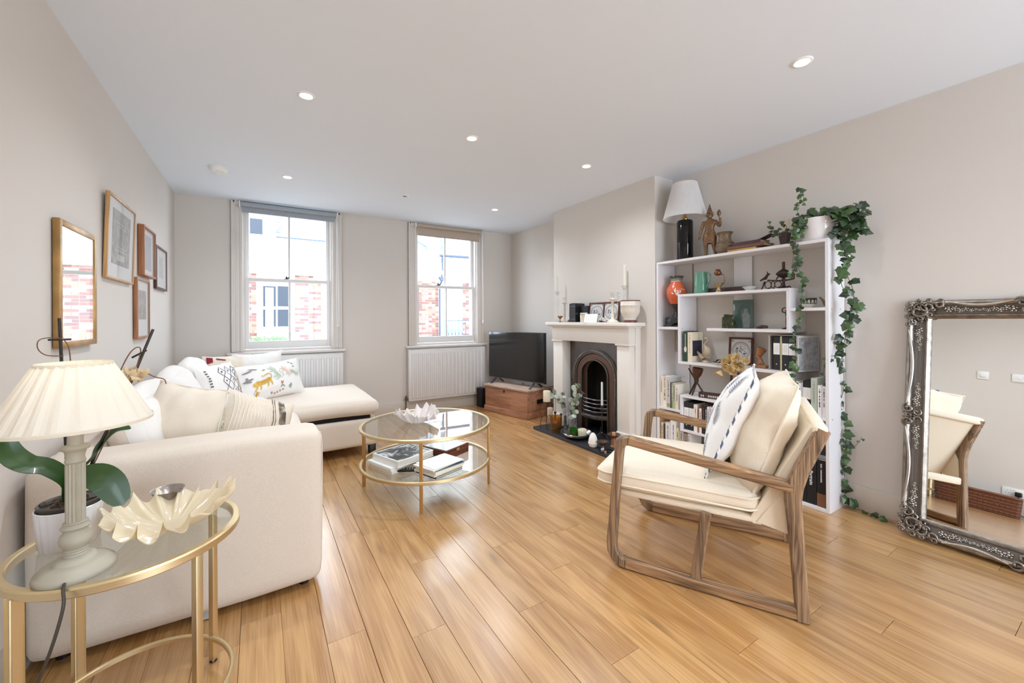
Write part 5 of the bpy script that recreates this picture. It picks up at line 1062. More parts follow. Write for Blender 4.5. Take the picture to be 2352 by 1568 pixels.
def leaf_at(parent, p, size, rnd, face=Vector((-0.85, -0.45, 0.25))):
    n_ = (face+Vector((rnd.uniform(-.5, .5), rnd.uniform(-.6, .6), rnd.uniform(-.5, .6)))).normalized(); d_ = Vector((rnd.uniform(-.4, .4), rnd.uniform(-1, 1), rnd.uniform(-1.2, 0.15))); d_ = (d_-n_*d_.dot(n_)).normalized(); x_ = d_.cross(n_)
    o = bpy.data.objects.new('leaf', rnd.choice(IL)); C.objects.link(o); o.parent = parent; o.matrix_local = basis(p, x_*size, d_*size, n_*size); return o
def vine(parent, pts, r_, step, size, rnd, O_, skip=0.0, jit=0.012, face=Vector((-0.85, -0.45, 0.25))):
    P_ = [Vector(p)-O_ for p in catmull(pts, 5)]; OBJ('stem', tube(NB(), P_, r_, 5), ivystem, parent); acc = 0; nl = 0
    for a_, b_ in zip(P_, P_[1:]):
        acc += (b_-a_).length
        if acc > step:
            acc = 0
            if rnd.random() < skip: continue
            s_ = size*rnd.uniform(0.6, 1.15); leaf_at(parent, b_+Vector((rnd.uniform(-jit, 0), rnd.uniform(-jit, jit), rnd.uniform(-jit, jit))), s_, rnd, face); nl += 1
    return nl
O1 = Vector((3.045, 1.372, TOP)); t = thing('small_potted_ivy', 'small ivy in a slim dark brown pot, left of the white planter on the bookcase', 'plant', O1)
bm = NB()
for (z0, w0), (z1, w1) in (((0, 0.018), (0.090, 0.029)),):
    A = [bm.verts.new((x*w0, y*w0, z0)) for x, y in ((-1, -1), (1, -1), (1, 1), (-1, 1))]; B = [bm.verts.new((x*w1, y*w1, z1)) for x, y in ((-1, -1), (1, -1), (1, 1), (-1, 1))]
    bm.faces.new(A)
    for i in range(4): bm.faces.new((A[i], A[(i+1) % 4], B[(i+1) % 4], B[i]))
    D = [bm.verts.new((v.co.x*0.85, v.co.y*0.85, z1)) for v in B]; Q = [bm.verts.new((v.co.x*0.8, v.co.y*0.8, z1-0.012)) for v in B]
    for i in range(4): bm.faces.new((B[i], B[(i+1) % 4], D[(i+1) % 4], D[i])); bm.faces.new((D[i], D[(i+1) % 4], Q[(i+1) % 4], Q[i]))
    bm.faces.new(Q)
OBJ('pot', bm, M('brown_pot', '3c2a26', 0.5), t, smooth=0); rnd = random.Random(12)
vine(t, [(3.045, 1.372, TOP+0.08), (3.03, 1.39, TOP+0.12), (3.02, 1.42, TOP+0.115), (3.01, 1.445, TOP+0.15), (3.0, 1.46, TOP+0.19)], 0.0015, 0.022, 0.030, rnd, O1)
vine(t, [(3.045, 1.372, TOP+0.08), (3.02, 1.40, TOP+0.10), (3.005, 1.43, TOP+0.09)], 0.0015, 0.018, 0.032, rnd, O1); vine(t, [(3.045, 1.372, TOP+0.08), (3.02, 1.35, TOP+0.13), (3.0, 1.37, TOP+0.15)], 0.0015, 0.018, 0.030, rnd, O1)
t = thing('cream_bust', 'small cream figurine bust half hidden behind the small dark ivy pot', 'figurine', (3.125, 1.39, TOP), RZ+0.3)
OBJ('bust', skin([(0, 0, .012, .020), (0, 0, .06, .016), (0, 0, .11, .020, .014), (0, -.002, .145, .024, .015), (0, 0, .170, .010), (0, -.004, .192, .0165), (0, 0, .210, .011), (-.024, 0, .135, .010), (-.028, -.008, .10, .008), (.024, 0, .135, .010), (.03, -.006, .10, .008)], [(0, 1), (1, 2), (2, 3), (3, 4), (4, 5), (5, 6), (3, 7), (7, 8), (3, 9), (9, 10)], 2), M('cream_ceramic', 'd8cdb4', 0.35, var=(30, 0.08)), t, smooth=60)
# the big ivy
O2 = Vector((3.055, 1.176, TOP)); t = thing('trailing_ivy', 'long trailing ivy in a white planter at the corner of the bookcase, reaching the floor', 'plant', O2)
OBJ('planter', lathe(NB(), [(0.0, 0), (0.083, 0), (0.089, 0.006), (0.097, 0.13), (0.099, 0.142), (0.096, 0.145), (0.092, 0.13), (0.0, 0.12)], 44), M('white_glaze', 'e6e4e6', 0.15, coat=0.5), t, smooth=50)
OBJ('soil', lathe(NB(), [(0.0, 0.128), (0.093, 0.126)], 24), M('potting_soil', '5a4028', 0.95, bump=(200, 0.8)), t); rnd = random.Random(22); nl = 0
P0 = (3.05, 1.176, TOP+0.12)
X_ = 2.915
nl += vine(t, [P0, (2.99, 1.19, 1.83), (X_, 1.22, 1.80), (X_, 1.25, 1.74), (X_, 1.25, 1.68), (X_, 1.235, 1.60), (X_, 1.24, 1.54), (X_, 1.22, 1.47), (X_, 1.205, 1.42), (X_, 1.215, 1.36), (X_, 1.22, 1.28), (X_, 1.225, 1.20), (X_, 1.26, 1.11), (X_, 1.26, 1.04), (X_, 1.25, 0.95), (X_, 1.258, 0.86), (X_, 1.25, 0.76)], 0.0016, 0.022, 0.044, rnd, O2, 0.1)
nl += vine(t, [P0, (2.98, 1.20, 1.83), (X_, 1.255, 1.76), (X_, 1.27, 1.69), (X_, 1.26, 1.62), (X_, 1.27, 1.54), (X_, 1.265, 1.46)], 0.0014, 0.020, 0.036, rnd, O2, 0.1)
nl += vine(t, [P0, (3.0, 1.24, 1.83), (2.98, 1.265, 1.88), (2.98, 1.25, 1.96), (2.98, 1.25, 2.035), (2.98, 1.235, 1.99), (2.985, 1.228, 1.93)], 0.0013, 0.017, 0.032, rnd, O2, 0.1)
nl += vine(t, [P0, (2.98, 1.22, 1.86), (2.95, 1.25, 1.82), (2.93, 1.27, 1.78), (2.93, 1.25, 1.75)], 0.0014, 0.012, 0.040, rnd, O2)
nl += vine(t, [P0, (3.0, 1.10, 1.86), (2.99, 1.03, 1.85), (2.99, 0.99, 1.80), (2.99, 1.00, 1.74), (3.0, 1.01, 1.66), (3.0, 1.012, 1.58), (3.0, 1.02, 1.50), (3.0, 1.01, 1.45), (3.0, 0.985, 1.37), (3.0, 0.98, 1.29), (3.0, 1.0, 1.21), (3.0, 1.01, 1.12), (3.02, 1.035, 1.05), (3.06, 1.06, 0.95), (3.10, 1.065, 0.86), (3.12, 1.072, 0.75), (3.12, 1.095, 0.64), (3.12, 1.07, 0.54), (3.12, 1.062, 0.40), (3.12, 1.068, 0.25), (3.12, 1.068, 0.09), (3.13, 1.03, 0.035), (3.14, 0.97, 0.012), (3.13, 0.90, 0.008), (3.12, 0.83, 0.008)], 0.0018, 0.028, 0.054, rnd, O2, 0.05)
nl += vine(t, [P0, (3.0, 1.08, 1.84), (2.98, 1.02, 1.79), (2.99, 1.03, 1.71), (2.99, 1.04, 1.62), (2.99, 1.0, 1.55), (2.99, 1.035, 1.47), (2.99, 1.03, 1.38), (2.99, 0.97, 1.31), (2.99, 0.96, 1.24), (2.99, 0.985, 1.16), (3.0, 1.04, 1.08), (3.02, 1.07, 1.02)], 0.0016, 0.024, 0.054, rnd, O2, 0.05)
nl += vine(t, [(3.12, 1.07, 0.385), (3.12, 1.12, 0.382), (3.11, 1.15, 0.39)], 0.0012, 0.022, 0.022, rnd, O2); nl += vine(t, [(3.12, 1.07, 0.385), (3.12, 1.02, 0.40), (3.12, 0.98, 0.47)], 0.0012, 0.022, 0.022, rnd, O2)
nl += vine(t, [(2.99, 1.02, 1.03), (2.99, 1.06, 0.98), (2.98, 1.105, 0.94), (2.97, 1.12, 0.88), (2.97, 1.115, 0.80)], 0.0012, 0.02, 0.028, rnd, O2)
for k in range(150):                                        # crown of leaves over and beside the planter
    if nl > 290: break
    q = rnd.random(); 
    if q < 0.38: c_ = Vector((rnd.uniform(-0.06, 0.05), rnd.uniform(-0.06, 0.10), rnd.uniform(0.13, 0.20)))
    else: c_ = Vector((rnd.uniform(-0.09, 0.03), -0.10-rnd.uniform(0.0, 0.14), 0.165-rnd.uniform(-0.02, 0.16)))
    leaf_at(t, c_, rnd.uniform(0.040, 0.060), rnd, Vector((-0.6, -0.4, 0.6))); nl += 1
for k in range(14):
    leaf_at(t, Vector((rnd.uniform(-0.13, -0.09), rnd.uniform(0.04, 0.11), rnd.uniform(0.04, 0.17))), rnd.uniform(0.03, 0.045), rnd); nl += 1
OBJ('yellow_leaves', box(NB(), -0.055, -0.03, -0.02, 0.02, 0.135, 0.142, 0.003), M('yellowed_leaf', 'a9a13c', 0.6), t)

# orange vase on its black stand (upper left compartment)
ZL = 1.1265
t = thing('vase_stand', 'small black footed wooden stand under the orange vase', 'stand', (3.055, 2.235, ZL), RZ); blackw = M('black_lacquer', '1b191b', 0.3, coat=0.3)
bm = NB(); prism(bm, [(-0.062, 0.082), (0.062, 0.082), (0.074, 0.070), (0.07, 0.045), (0.04, 0.03), (0.012, 0.034), (0.0, 0.012), (-0.012, 0.034), (-0.04, 0.03), (-0.07, 0.045), (-0.074, 0.070)], -0.05, 0.05, 'y', bev=0.003); OBJ('table', bm, blackw, t)
for x in (-1, 1):
    for y in (-1, 1): OBJ('leg', tube(NB(), [(x*0.062, y*0.042, 0.06), (x*0.067, y*0.046, 0.035), (x*0.068, y*0.047, 0.012), (x*0.084, y*0.055, 0.006)], [0.011, 0.009, 0.007, 0.005], 8, k=3), blackw, t)
t = thing('orange_vase', 'orange vase with dark patterned neck and white painted figure, on a black stand', 'vase', (3.055, 2.228, ZL+0.084)); orange = M('orange_terracotta', 'd0603a', 0.3, coat=0.3)
OBJ('foot', lathe(NB(), [(0.0, 0), (0.036, 0), (0.034, 0.01), (0.018, 0.03), (0.017, 0.06), (0.03, 0.085), (0.05, 0.115), (0.0, 0.115)], 36), blackw, t, smooth=60)
OBJ('body', lathe(NB(), [(0.050, 0.112), (0.066, 0.145), (0.078, 0.185), (0.082, 0.215), (0.077, 0.245), (0.058, 0.275), (0.047, 0.293), (0.045, 0.302)], 40, cap=False), orange, t, smooth=60)
OBJ('neck', lathe(NB(), [(0.0452, 0.302), (0.046, 0.318), (0.052, 0.335), (0.058, 0.345), (0.054, 0.343), (0.042, 0.315)], 40, cap=False), M('vase_neck', '5d564d', 0.4), t, smooth=60)
bm = NB()
for k in range(24):
    a_ = 2*PI*k/24; 
    for (z0, r0, r1) in ((0.303, 0.0462, 0.0458), (0.320, 0.0472, 0.049)):
        q = [Vector((r0*math.cos(a_-0.12), r0*math.sin(a_-0.12), z0)), Vector((r0*math.cos(a_+0.12), r0*math.sin(a_+0.12), z0)), Vector((r1*math.cos(a_)*1.01, r1*math.sin(a_)*1.01, z0+0.011))]; bm.faces.new([bm.verts.new(v) for v in q])
OBJ('neck_pattern', bm, M('vase_white', 'e2e4da', 0.4), t, smooth=0, kind='stuff')
OBJ('lip', lathe(NB(), [(0.057, 0.342), (0.060, 0.345), (0.058, 0.349), (0.054, 0.346)], 40, cap=False), blackw, t)
def surfpatch(bm, prof, polys, off=0.0012, mi=0):
    """polys in (angle, z) on a lathe body"""
    def rad(z):
        for (r0, z0), (r1, z1) in zip(prof, prof[1:]):
            if z0 <= z <= z1: return r0+(r1-r0)*(z-z0)/(z1-z0)
        return prof[-1][0]
    for poly in polys:
        f = bm.faces.new([bm.verts.new(((rad(z)+off)*math.cos(a_), (rad(z)+off)*math.sin(a_), z)) for a_, z in poly]); f.material_index = mi
vp = [(0.050, 0.112), (0.066, 0.145), (0.078, 0.185), (0.082, 0.215), (0.077, 0.245), (0.058, 0.275), (0.047, 0.293)]
ac = math.atan2(-2.22, -3.05)
bm = NB(); surfpatch(bm, vp, [blob(ac+0.05, 0.205, 0.18, 0.020, 10), blob(ac-0.15, 0.222, 0.10, 0.013, 8), blob(ac+0.20, 0.185, 0.22, 0.009, 8), blob(ac-0.10, 0.24, 0.05, 0.009, 6), blob(ac+0.38, 0.215, 0.05, 0.012, 6)]); surfpatch(bm, vp, strip([(ac-0.5, 0.205), (ac-0.3, 0.195)], 0.006)+strip([(ac+0.5, 0.235), (ac+0.9, 0.23)], 0.005), 0.0012)
OBJ('painted_figure', bm, M('vase_white', 'e2e4da'), t, smooth=0, kind='stuff')
# row along the upper shelf
ZU = 1.3965
t = thing('green_jug', 'tall green glazed jug with a looped handle on the upper shelf', 'jug', (3.05, 1.995, ZU), RZ-0.15); greeng = M('green_glaze', '5a917a', 0.18, coat=0.6, var=(20, 0.08))
bm = lathe(NB(), [(0.0, 0), (0.055, 0), (0.057, 0.004), (0.051, 0.08), (0.047, 0.14), (0.049, 0.165), (0.0505, 0.172), (0.047, 0.171), (0.045, 0.14), (0.048, 0.02), (0, 0.012)], 40)
for v in bm.verts:
    if v.co.z > 0.13 and v.co.x < -0.02: k_ = (v.co.z-0.13)/0.042; v.co.x -= 0.016*k_*max(0, 1-abs(v.co.y)/0.022)
OBJ('body', bm, greeng, t, smooth=60); OBJ('handle', tube(NB(), [(0.044, 0, 0.150), (0.062, 0, 0.163), (0.083, 0, 0.155), (0.088, 0, 0.13), (0.078, 0, 0.09), (0.052, 0, 0.048)], 0.0065, 10, k=5), greeng, t, smooth=60)
t = thing('brass_censer', 'brass pedestal cup with a second hinged bowl held above it, beside the green jug', 'ornament', (3.0, 1.815, ZU), RZ); 
OBJ('pedestal_cup', lathe(NB(), [(0.0, 0), (0.025, 0), (0.024, 0.006), (0.016, 0.012), (0.018, 0.02), (0.010, 0.03), (0.012, 0.042), (0.028, 0.060), (0.034, 0.072), (0.031, 0.072), (0.0, 0.05)], 24), M('pale_brass', 'b09468', 0.35, 0.8), t, smooth=60)
OBJ('hinge_arm', tube(NB(), [(0.03, 0, 0.068), (0.045, 0, 0.066), (0.044, 0, 0.12), (0.038, 0, 0.134), (0.02, 0, 0.135)], 0.0035, 8, k=4), bronze, t); bm = lathe(NB(), [(0.0, 0.128), (0.018, 0.132), (0.027, 0.146), (0.025, 0.158), (0.015, 0.168), (0.02, 0.176), (0.0, 0.177)], 20, (-0.006, 0, 0)); OBJ('upper_bowl', bm, M('copper_brown', '7b5138', 0.4, 0.7), t, smooth=60)
t = thing('carved_tray', 'long low dark carved tray along the back of the upper shelf', 'tray', (3.115, 1.82, ZU)); bm = NB(); darkc = M('dark_carved_wood', '3f2721', 0.5, bump=(220, 0.9), var=(120, 0.3))
box(bm, -0.045, 0.045, -0.17, 0.17, 0, 0.008); 
OBJ('base', bm, darkc, t)
for b_ in ((-0.05, -0.043, -0.175, 0.175), (0.043, 0.05, -0.175, 0.175), (-0.043, 0.043, -0.175, -0.168), (-0.043, 0.043, 0.168, 0.175)): bm = NB(); box(bm, *b_, 0, 0.040, 0.002); OBJ('rim_board', bm, darkc, t)
LT('white_dish', 'small shallow off-white dish on the upper shelf beside the dark oil lamp', 'dish', (3.015, 1.592, ZU), [(0, 0), (0.022, 0), (0.024, 0.004), (0.045, 0.026), (0.048, 0.029), (0.044, 0.028), (0.022, 0.010), (0, 0.008)], M('celadon_white', 'cdd0c6', 0.3))
# ornate iron oil lamp with a bird finial and scrolled base
t = thing('oil_lamp', 'ornate dark iron lamp with a domed reservoir, scrollwork and bird, on the upper shelf', 'ornament', (3.05, 1.43, ZU), RZ); ir = M('dark_bronze_cast', '3a2c27', 0.4, 0.6)
OBJ('reservoir', lathe(NB(), [(0.0, 0.075), (0.02, 0.078), (0.034, 0.09), (0.044, 0.100), (0.046, 0.106), (0.036, 0.118), (0.02, 0.130), (0.010, 0.136), (0.0, 0.137)], 28, (0.048, 0, 0)), ir, t, smooth=60)
OBJ('chimney', lathe(NB(), [(0.0095, 0.133), (0.009, 0.185), (0.006, 0.186)], 14, (0.048, 0, 0)), ir, t)
OBJ('pillar', lathe(NB(), [(0.030, 0.0), (0.032, 0.006), (0.018, 0.014), (0.010, 0.022), (0.009, 0.05), (0.014, 0.062), (0.008, 0.075)], 16, (0.048, 0, 0)), ir, t, smooth=60)
OBJ('cross_bar', tube(NB(), [(-0.055, 0, 0.068), (0.0, 0, 0.060), (0.06, 0, 0.058), (0.105, 0, 0.064), (0.112, 0, 0.07), (0.113, 0, 0.100)], 0.0048, 8, k=2), ir, t)
OBJ('spout', tube(NB(), [(0.0, 0, 0.066), (0.012, 0, 0.085), (0.03, 0, 0.10), (0.045, 0, 0.105)], [0.003, 0.005, 0.006], 8, k=3), ir, t)
for cx, rx, rz in ((-0.052, 0.021, 0.026), (-0.020, 0.012, 0.024), (0.012, 0.022, 0.022)): OBJ('scroll', tube(NB(), [(cx+rx*math.cos(2*PI*k/18), 0, 0.034+rz*math.sin(2*PI*k/18)) for k in range(18)], 0.0028, 6, closed=True), ir, t)
for pts in ([(-0.075, 0, 0.06), (-0.085, 0, 0.03), (-0.095, 0, 0.008), (-0.11, 0, 0.003)], [(-0.052, 0, 0.01), (-0.035, 0, 0.004), (-0.025, 0, 0.003)], [(-0.02, 0, 0.008), (-0.005, 0, 0.003)], [(0.03, 0, 0.012), (0.02, 0, 0.016), (0.015, 0, 0.006)], [(0.066, 0, 0.01), (0.085, 0, 0.014), (0.092, 0, 0.006), (0.086, 0, 0.003)]): OBJ('foot', tube(NB(), pts, [0.006, 0.004, 0.003], 7, k=3), ir, t)
OBJ('bird', skin([(-0.068, 0, .072, .009), (-0.062, 0, .088, .013), (-0.058, 0, .102, .008), (-0.052, 0, .112, .006), (-0.036, 0, .108, .003), (-0.082, 0, .08, .009), (-0.108, 0, .066, .005), (-0.057, 0, .122, .003), (-0.060, 0, .132, .002)], [(0, 1), (1, 2), (2, 3), (3, 4), (1, 5), (5, 6), (3, 7), (7, 8)], 1), ir, t, smooth=60)
# bowl and carved bird on the little right shelf
ZR_ = 1.2625
t = thing('patterned_bowl', 'small white bowl with dark arched pattern band on the narrow right shelf', 'bowl', (3.05, 1.235, ZR_)); pb = [(0.0, 0), (0.026, 0), (0.027, 0.006), (0.038, 0.016), (0.043, 0.030), (0.0455, 0.062), (0.043, 0.062), (0.038, 0.03), (0.0, 0.012)]
OBJ('bowl', lathe(NB(), pb, 36), M('crackle_white', 'e3e0d2', 0.3), t, smooth=60); bm = lathe(NB(), [(0.0426, 0.026), (0.0437, 0.031), (0.0462, 0.062), (0.0455, 0.064)], 36, cap=False); OBJ('dark_band', bm, M('band_olive', '33342a', 0.35), t)
bm = NB(); prof_ = [(0.0434, 0.026), (0.0441, 0.031), (0.0466, 0.062)]
for k in range(14):
    a_ = 2*PI*k/14; surfpatch(bm, prof_, [[(a_-0.15, 0.030), (a_+0.15, 0.030), (a_+0.15, 0.040), (a_+0.07, 0.050), (a_, 0.053), (a_-0.07, 0.050), (a_-0.15, 0.040)]], 0.0006)
    surfpatch(bm, prof_, [[(a_-0.05, 0.034), (a_, 0.031), (a_+0.05, 0.034), (a_, 0.043)]], 0.0010, 1)
OBJ('arch_pattern', bm, [M('crackle_white', 'e3e0d2'), M('band_olive', '33342a')], t, smooth=0, kind='stuff')
t = thing('carved_bird', 'small brown carved bird leaning behind the right side of the bookcase, beside the patterned bowl', 'figurine', (3.05, 1.150, ZR_), RZ); OBJ('bird', skin([(0.01, 0, .012, .010), (0.004, 0, .032, .010), (-0.008, 0, .052, .007), (-0.024, 0, .070, .004)], [(0, 1), (1, 2), (2, 3)], 2), M('olive_wood', '6b5232', 0.45), t, smooth=60)
# middle shelf: glass and small figures
ZM = 1.1215
gg = glassy('olive_glass', (0.55, 0.58, 0.42), 1.0, solid=0.22, solid_col=(0.12, 0.13, 0.06)); cg = glassy('crystal', (0.95, 0.96, 0.96), 1.4, solid=0.03, solid_col=(0.8, 0.8, 0.8)); tg = glassy('sea_glass', (0.45, 0.60, 0.55), 1.0, solid=0.5, solid_col=(0.17, 0.25, 0.22))
LT('glass_jar', 'square-shouldered olive glass jar on the middle shelf', 'jar', (3.06, 1.790, ZM), [(0, 0), (0.031, 0), (0.033, 0.004), (0.033, 0.078), (0.024, 0.088), (0.019, 0.092), (0.019, 0.104), (0.021, 0.106), (0.017, 0.106), (0.017, 0.092), (0.029, 0.078), (0.029, 0.006), (0, 0.005)], gg, n=8, smooth=30)
LT('glass_vase', 'round-bellied olive glass bud vase in front of the green glass plaque', 'vase', (3.02, 1.735, ZM), [(0, 0), (0.02, 0), (0.033, 0.016), (0.037, 0.036), (0.030, 0.056), (0.014, 0.070), (0.012, 0.08), (0.022, 0.102), (0.020, 0.102), (0.010, 0.08), (0.012, 0.07), (0.027, 0.055), (0.033, 0.036), (0, 0.006)], gg)
LT('glass_decanter', 'faceted clear glass bottle in front of the green glass plaque', 'bottle', (3.005, 1.612, ZM), [(0, 0), (0.020, 0), (0.030, 0.06), (0.030, 0.094), (0.012, 0.118), (0.011, 0.142), (0.013, 0.145), (0.009, 0.145), (0.009, 0.118), (0.026, 0.092), (0.026, 0.06), (0.016, 0.008), (0, 0.008)], cg, n=9, smooth=10)
t = thing('glass_plaque', 'green glass plaque with a moulded face in an oval, standing on the middle shelf', 'plaque', (3.115, 1.697, ZM), RZ); bm = NB(); box(bm, -0.076, 0.076, 0, 0.016, 0, 0.215, 0.006); OBJ('slab', bm, tg, t)
OBJ('oval_rim', tube(NB(), [(0.012+0.042*math.cos(2*PI*k/30), -0.003, 0.112+0.058*math.sin(2*PI*k/30)) for k in range(30)], 0.004, 8, closed=True), tg, t, smooth=60)
OBJ('face_relief', skin([(0.012, 0.0, .150, .020), (0.010, -0.004, .125, .018), (0.008, -0.004, .100, .014), (0.010, 0, .075, .024, .008), (-0.004, -0.008, .115, .004)], [(0, 1), (1, 2), (2, 3), (1, 4)], 2), tg, t, smooth=60)
t = thing('carved_frog', 'low dark carved animal lying flat on the middle shelf', 'figurine', (3.0, 1.498, ZM), RZ); OBJ('body', skin([(0, 0, .016, .014), (0.025, 0, .018, .013), (0.040, 0, .014, .008), (-0.025, 0, .012, .010), (-0.042, 0, .006, .005), (0.02, -0.02, .008, .006), (-0.01, -0.022, .006, .005), (0.018, 0.02, .008, .006), (-0.015, 0.02, .006, .005)], [(0, 1), (1, 2), (0, 3), (3, 4), (1, 5), (3, 6), (1, 7), (3, 8)], 2), darkc, t, smooth=60)
t = thing('dancer_statuette', 'slim dark statuette of a bending dancer beside the right upright of the middle shelf', 'statuette', (3.05, 1.358, ZM), RZ); OBJ('body', skin([(0, 0, .065, .013), (0, 0, .085, .010), (-.004, 0, .105, .011), (-.008, 0, .122, .005), (-.010, 0, .132, .008), (-.012, 0, .112, .004), (-.034, 0, .118, .004), (-.032, 0, .142, .0035), (-.010, 0, .146, .003), (0.0, 0, .035, .015), (-.002, 0, .018, .010), (-.008, 0, .007, .006), (-.036, 0, .003, .004), (0.014, 0, .02, .006), (.018, 0, .004, .006)], [(0, 1), (1, 2), (2, 3), (3, 4), (2, 5), (5, 6), (6, 7), (7, 8), (0, 9), (9, 10), (10, 11), (11, 12), (9, 13), (13, 14)], 2), ir, t, smooth=60); bm = lathe(NB(), [(0, 0), (0.02, 0), (0.02, 0.003), (0, 0.004)], 16); OBJ('base', bm, ir, t)

# ------------------------------------------------------------------ standing books
def sbook(label, ya, yb, z, h, cover, x0=2.965, d=0.15, pages='e9e2d2', bands=(), title=None, tcol='2b2a2a', group='standing books in the bookcase', tsize=0.02, marks=3, lean=0.0, pic=None, tz=0.6):
    w_ = abs(ya-yb)-0.0008; t = thing('book', label, 'book', (x0, (ya+yb)/2, z), 0, group); cm = M('cover_'+cover, cover, 0.5)
    if lean: t.rotation_euler = (lean, 0, 0)
    bm = NB(); box(bm, 0.002, d-0.003, -w_/2+0.0015, w_/2-0.0015, 0.003, h-0.004); OBJ('pages', bm, M('pages_'+pages, pages, 0.9), t, smooth=0)
    bm = NB(); box(bm, 0, d, -w_/2, -w_/2+0.0015, 0, h); box(bm, 0, d, w_/2-0.0015, w_/2, 0, h); box(bm, -0.0012, 0.0015, -w_/2, w_/2, 0, h, 0.001, 1); OBJ('cover', bm, cm, t, smooth=0)
    for (z0, z1, c) in bands: bm = NB(); box(bm, -0.0022, -0.001, -w_/2+0.0006, w_/2-0.0006, z0*h, z1*h); OBJ('spine_band', bm, M('band_'+c, c, 0.5), t, smooth=0)
    if title: lettering('spine_title', title, tsize, M('ink_'+tcol, tcol, 0.5), t, basis((-0.0026, 0, h*tz), (0, 0, -1), (0, -1, 0), (-1, 0, 0)), bold=0.0004)
    elif marks:                                             # unreadable small print as fine dashes
        rr_ = random.Random(label); bm = NB(); zz = h*0.92
        for k in range(marks*9):
            l_ = rr_.uniform(0.0018, 0.0036); zz -= l_+(0.0012 if rr_.random() < 0.83 else 0.007)
            if zz < h*0.30: break
            hw_ = min(w_*0.2, 0.0045)*rr_.uniform(0.6, 1.0); box(bm, -0.0016, -0.0011, -hw_, hw_, zz, zz+l_)
        OBJ('spine_print', bm, M('ink_'+tcol, tcol, 0.5), t, smooth=0, kind='stuff')
    if pic: bm = NB(); prism(bm, [(0.01, h*0.2), (d*0.9, h*0.2), (d*0.9, h*0.72), (0.01, h*0.72)], -w_/2-0.0008, -w_/2-0.0002, 'y'); OBJ('cover_picture', bm, M('ink_'+pic, pic, 0.5, var=(60, 0.9)), t, smooth=0)
    return t
Z5 = 0.8445
sbook('dark green hardback with pale oval emblem, leftmost on the shelf with the swan', 2.098, 2.062, Z5, 0.248, '2f4234', title=None, tcol='cfcab0')
sbook('cream book with a dark patterned front cover, next to the dark green hardback', 2.060, 2.022, Z5, 0.240, 'e5dac3', title='', tcol='9a8a70', pic='26223a')
gb = [o for o in bpy.data.objects if o.get('label', '').startswith('dark green hardback')][0]; bm = NB(); prism(bm, [(p[0], p[1]) for p in blob(0, 0.10, 0.012, 0.024, 14)], -0.0025, -0.0012, 'x'); OBJ('oval_emblem', bm, M('emblem_cream', 'ddd8c4', 0.6), gb, smooth=0)
# swan-like shell vase
t = thing('swan_ornament', 'marbled beige swan-shaped ornament with a curled neck on the lower shelf', 'ornament', (3.03, 1.94, Z5), RZ); marb = M('marbled_alabaster', 'a8977d', 0.35, coat=0.3, var=(22, 0.22))
OBJ('body', skin([(0.0, 0, .02, .022), (0.01, 0, .05, .036), (0.012, 0, .085, .042), (0.008, 0, .115, .028), (-0.018, 0, .138, .012), (-0.006, 0, .155, .0085), (0.012, 0, .170, .008), (0.010, 0, .192, .008), (-0.010, 0, .196, .009), (-0.016, 0, .178, .007), (-0.03, 0, .035, .020), (-0.062, 0, .065, .013), (-0.080, 0, .085, .006)], [(0, 1), (1, 2), (2, 3), (3, 4), (4, 5), (5, 6), (6, 7), (7, 8), (8, 9), (0, 10), (10, 11), (11, 12)], 2), marb, t, smooth=60)
OBJ('base', lathe(NB(), [(0, 0), (0.035, 0), (0.032, 0.008), (0.02, 0.02), (0, 0.022)], 20), marb, t, smooth=60)
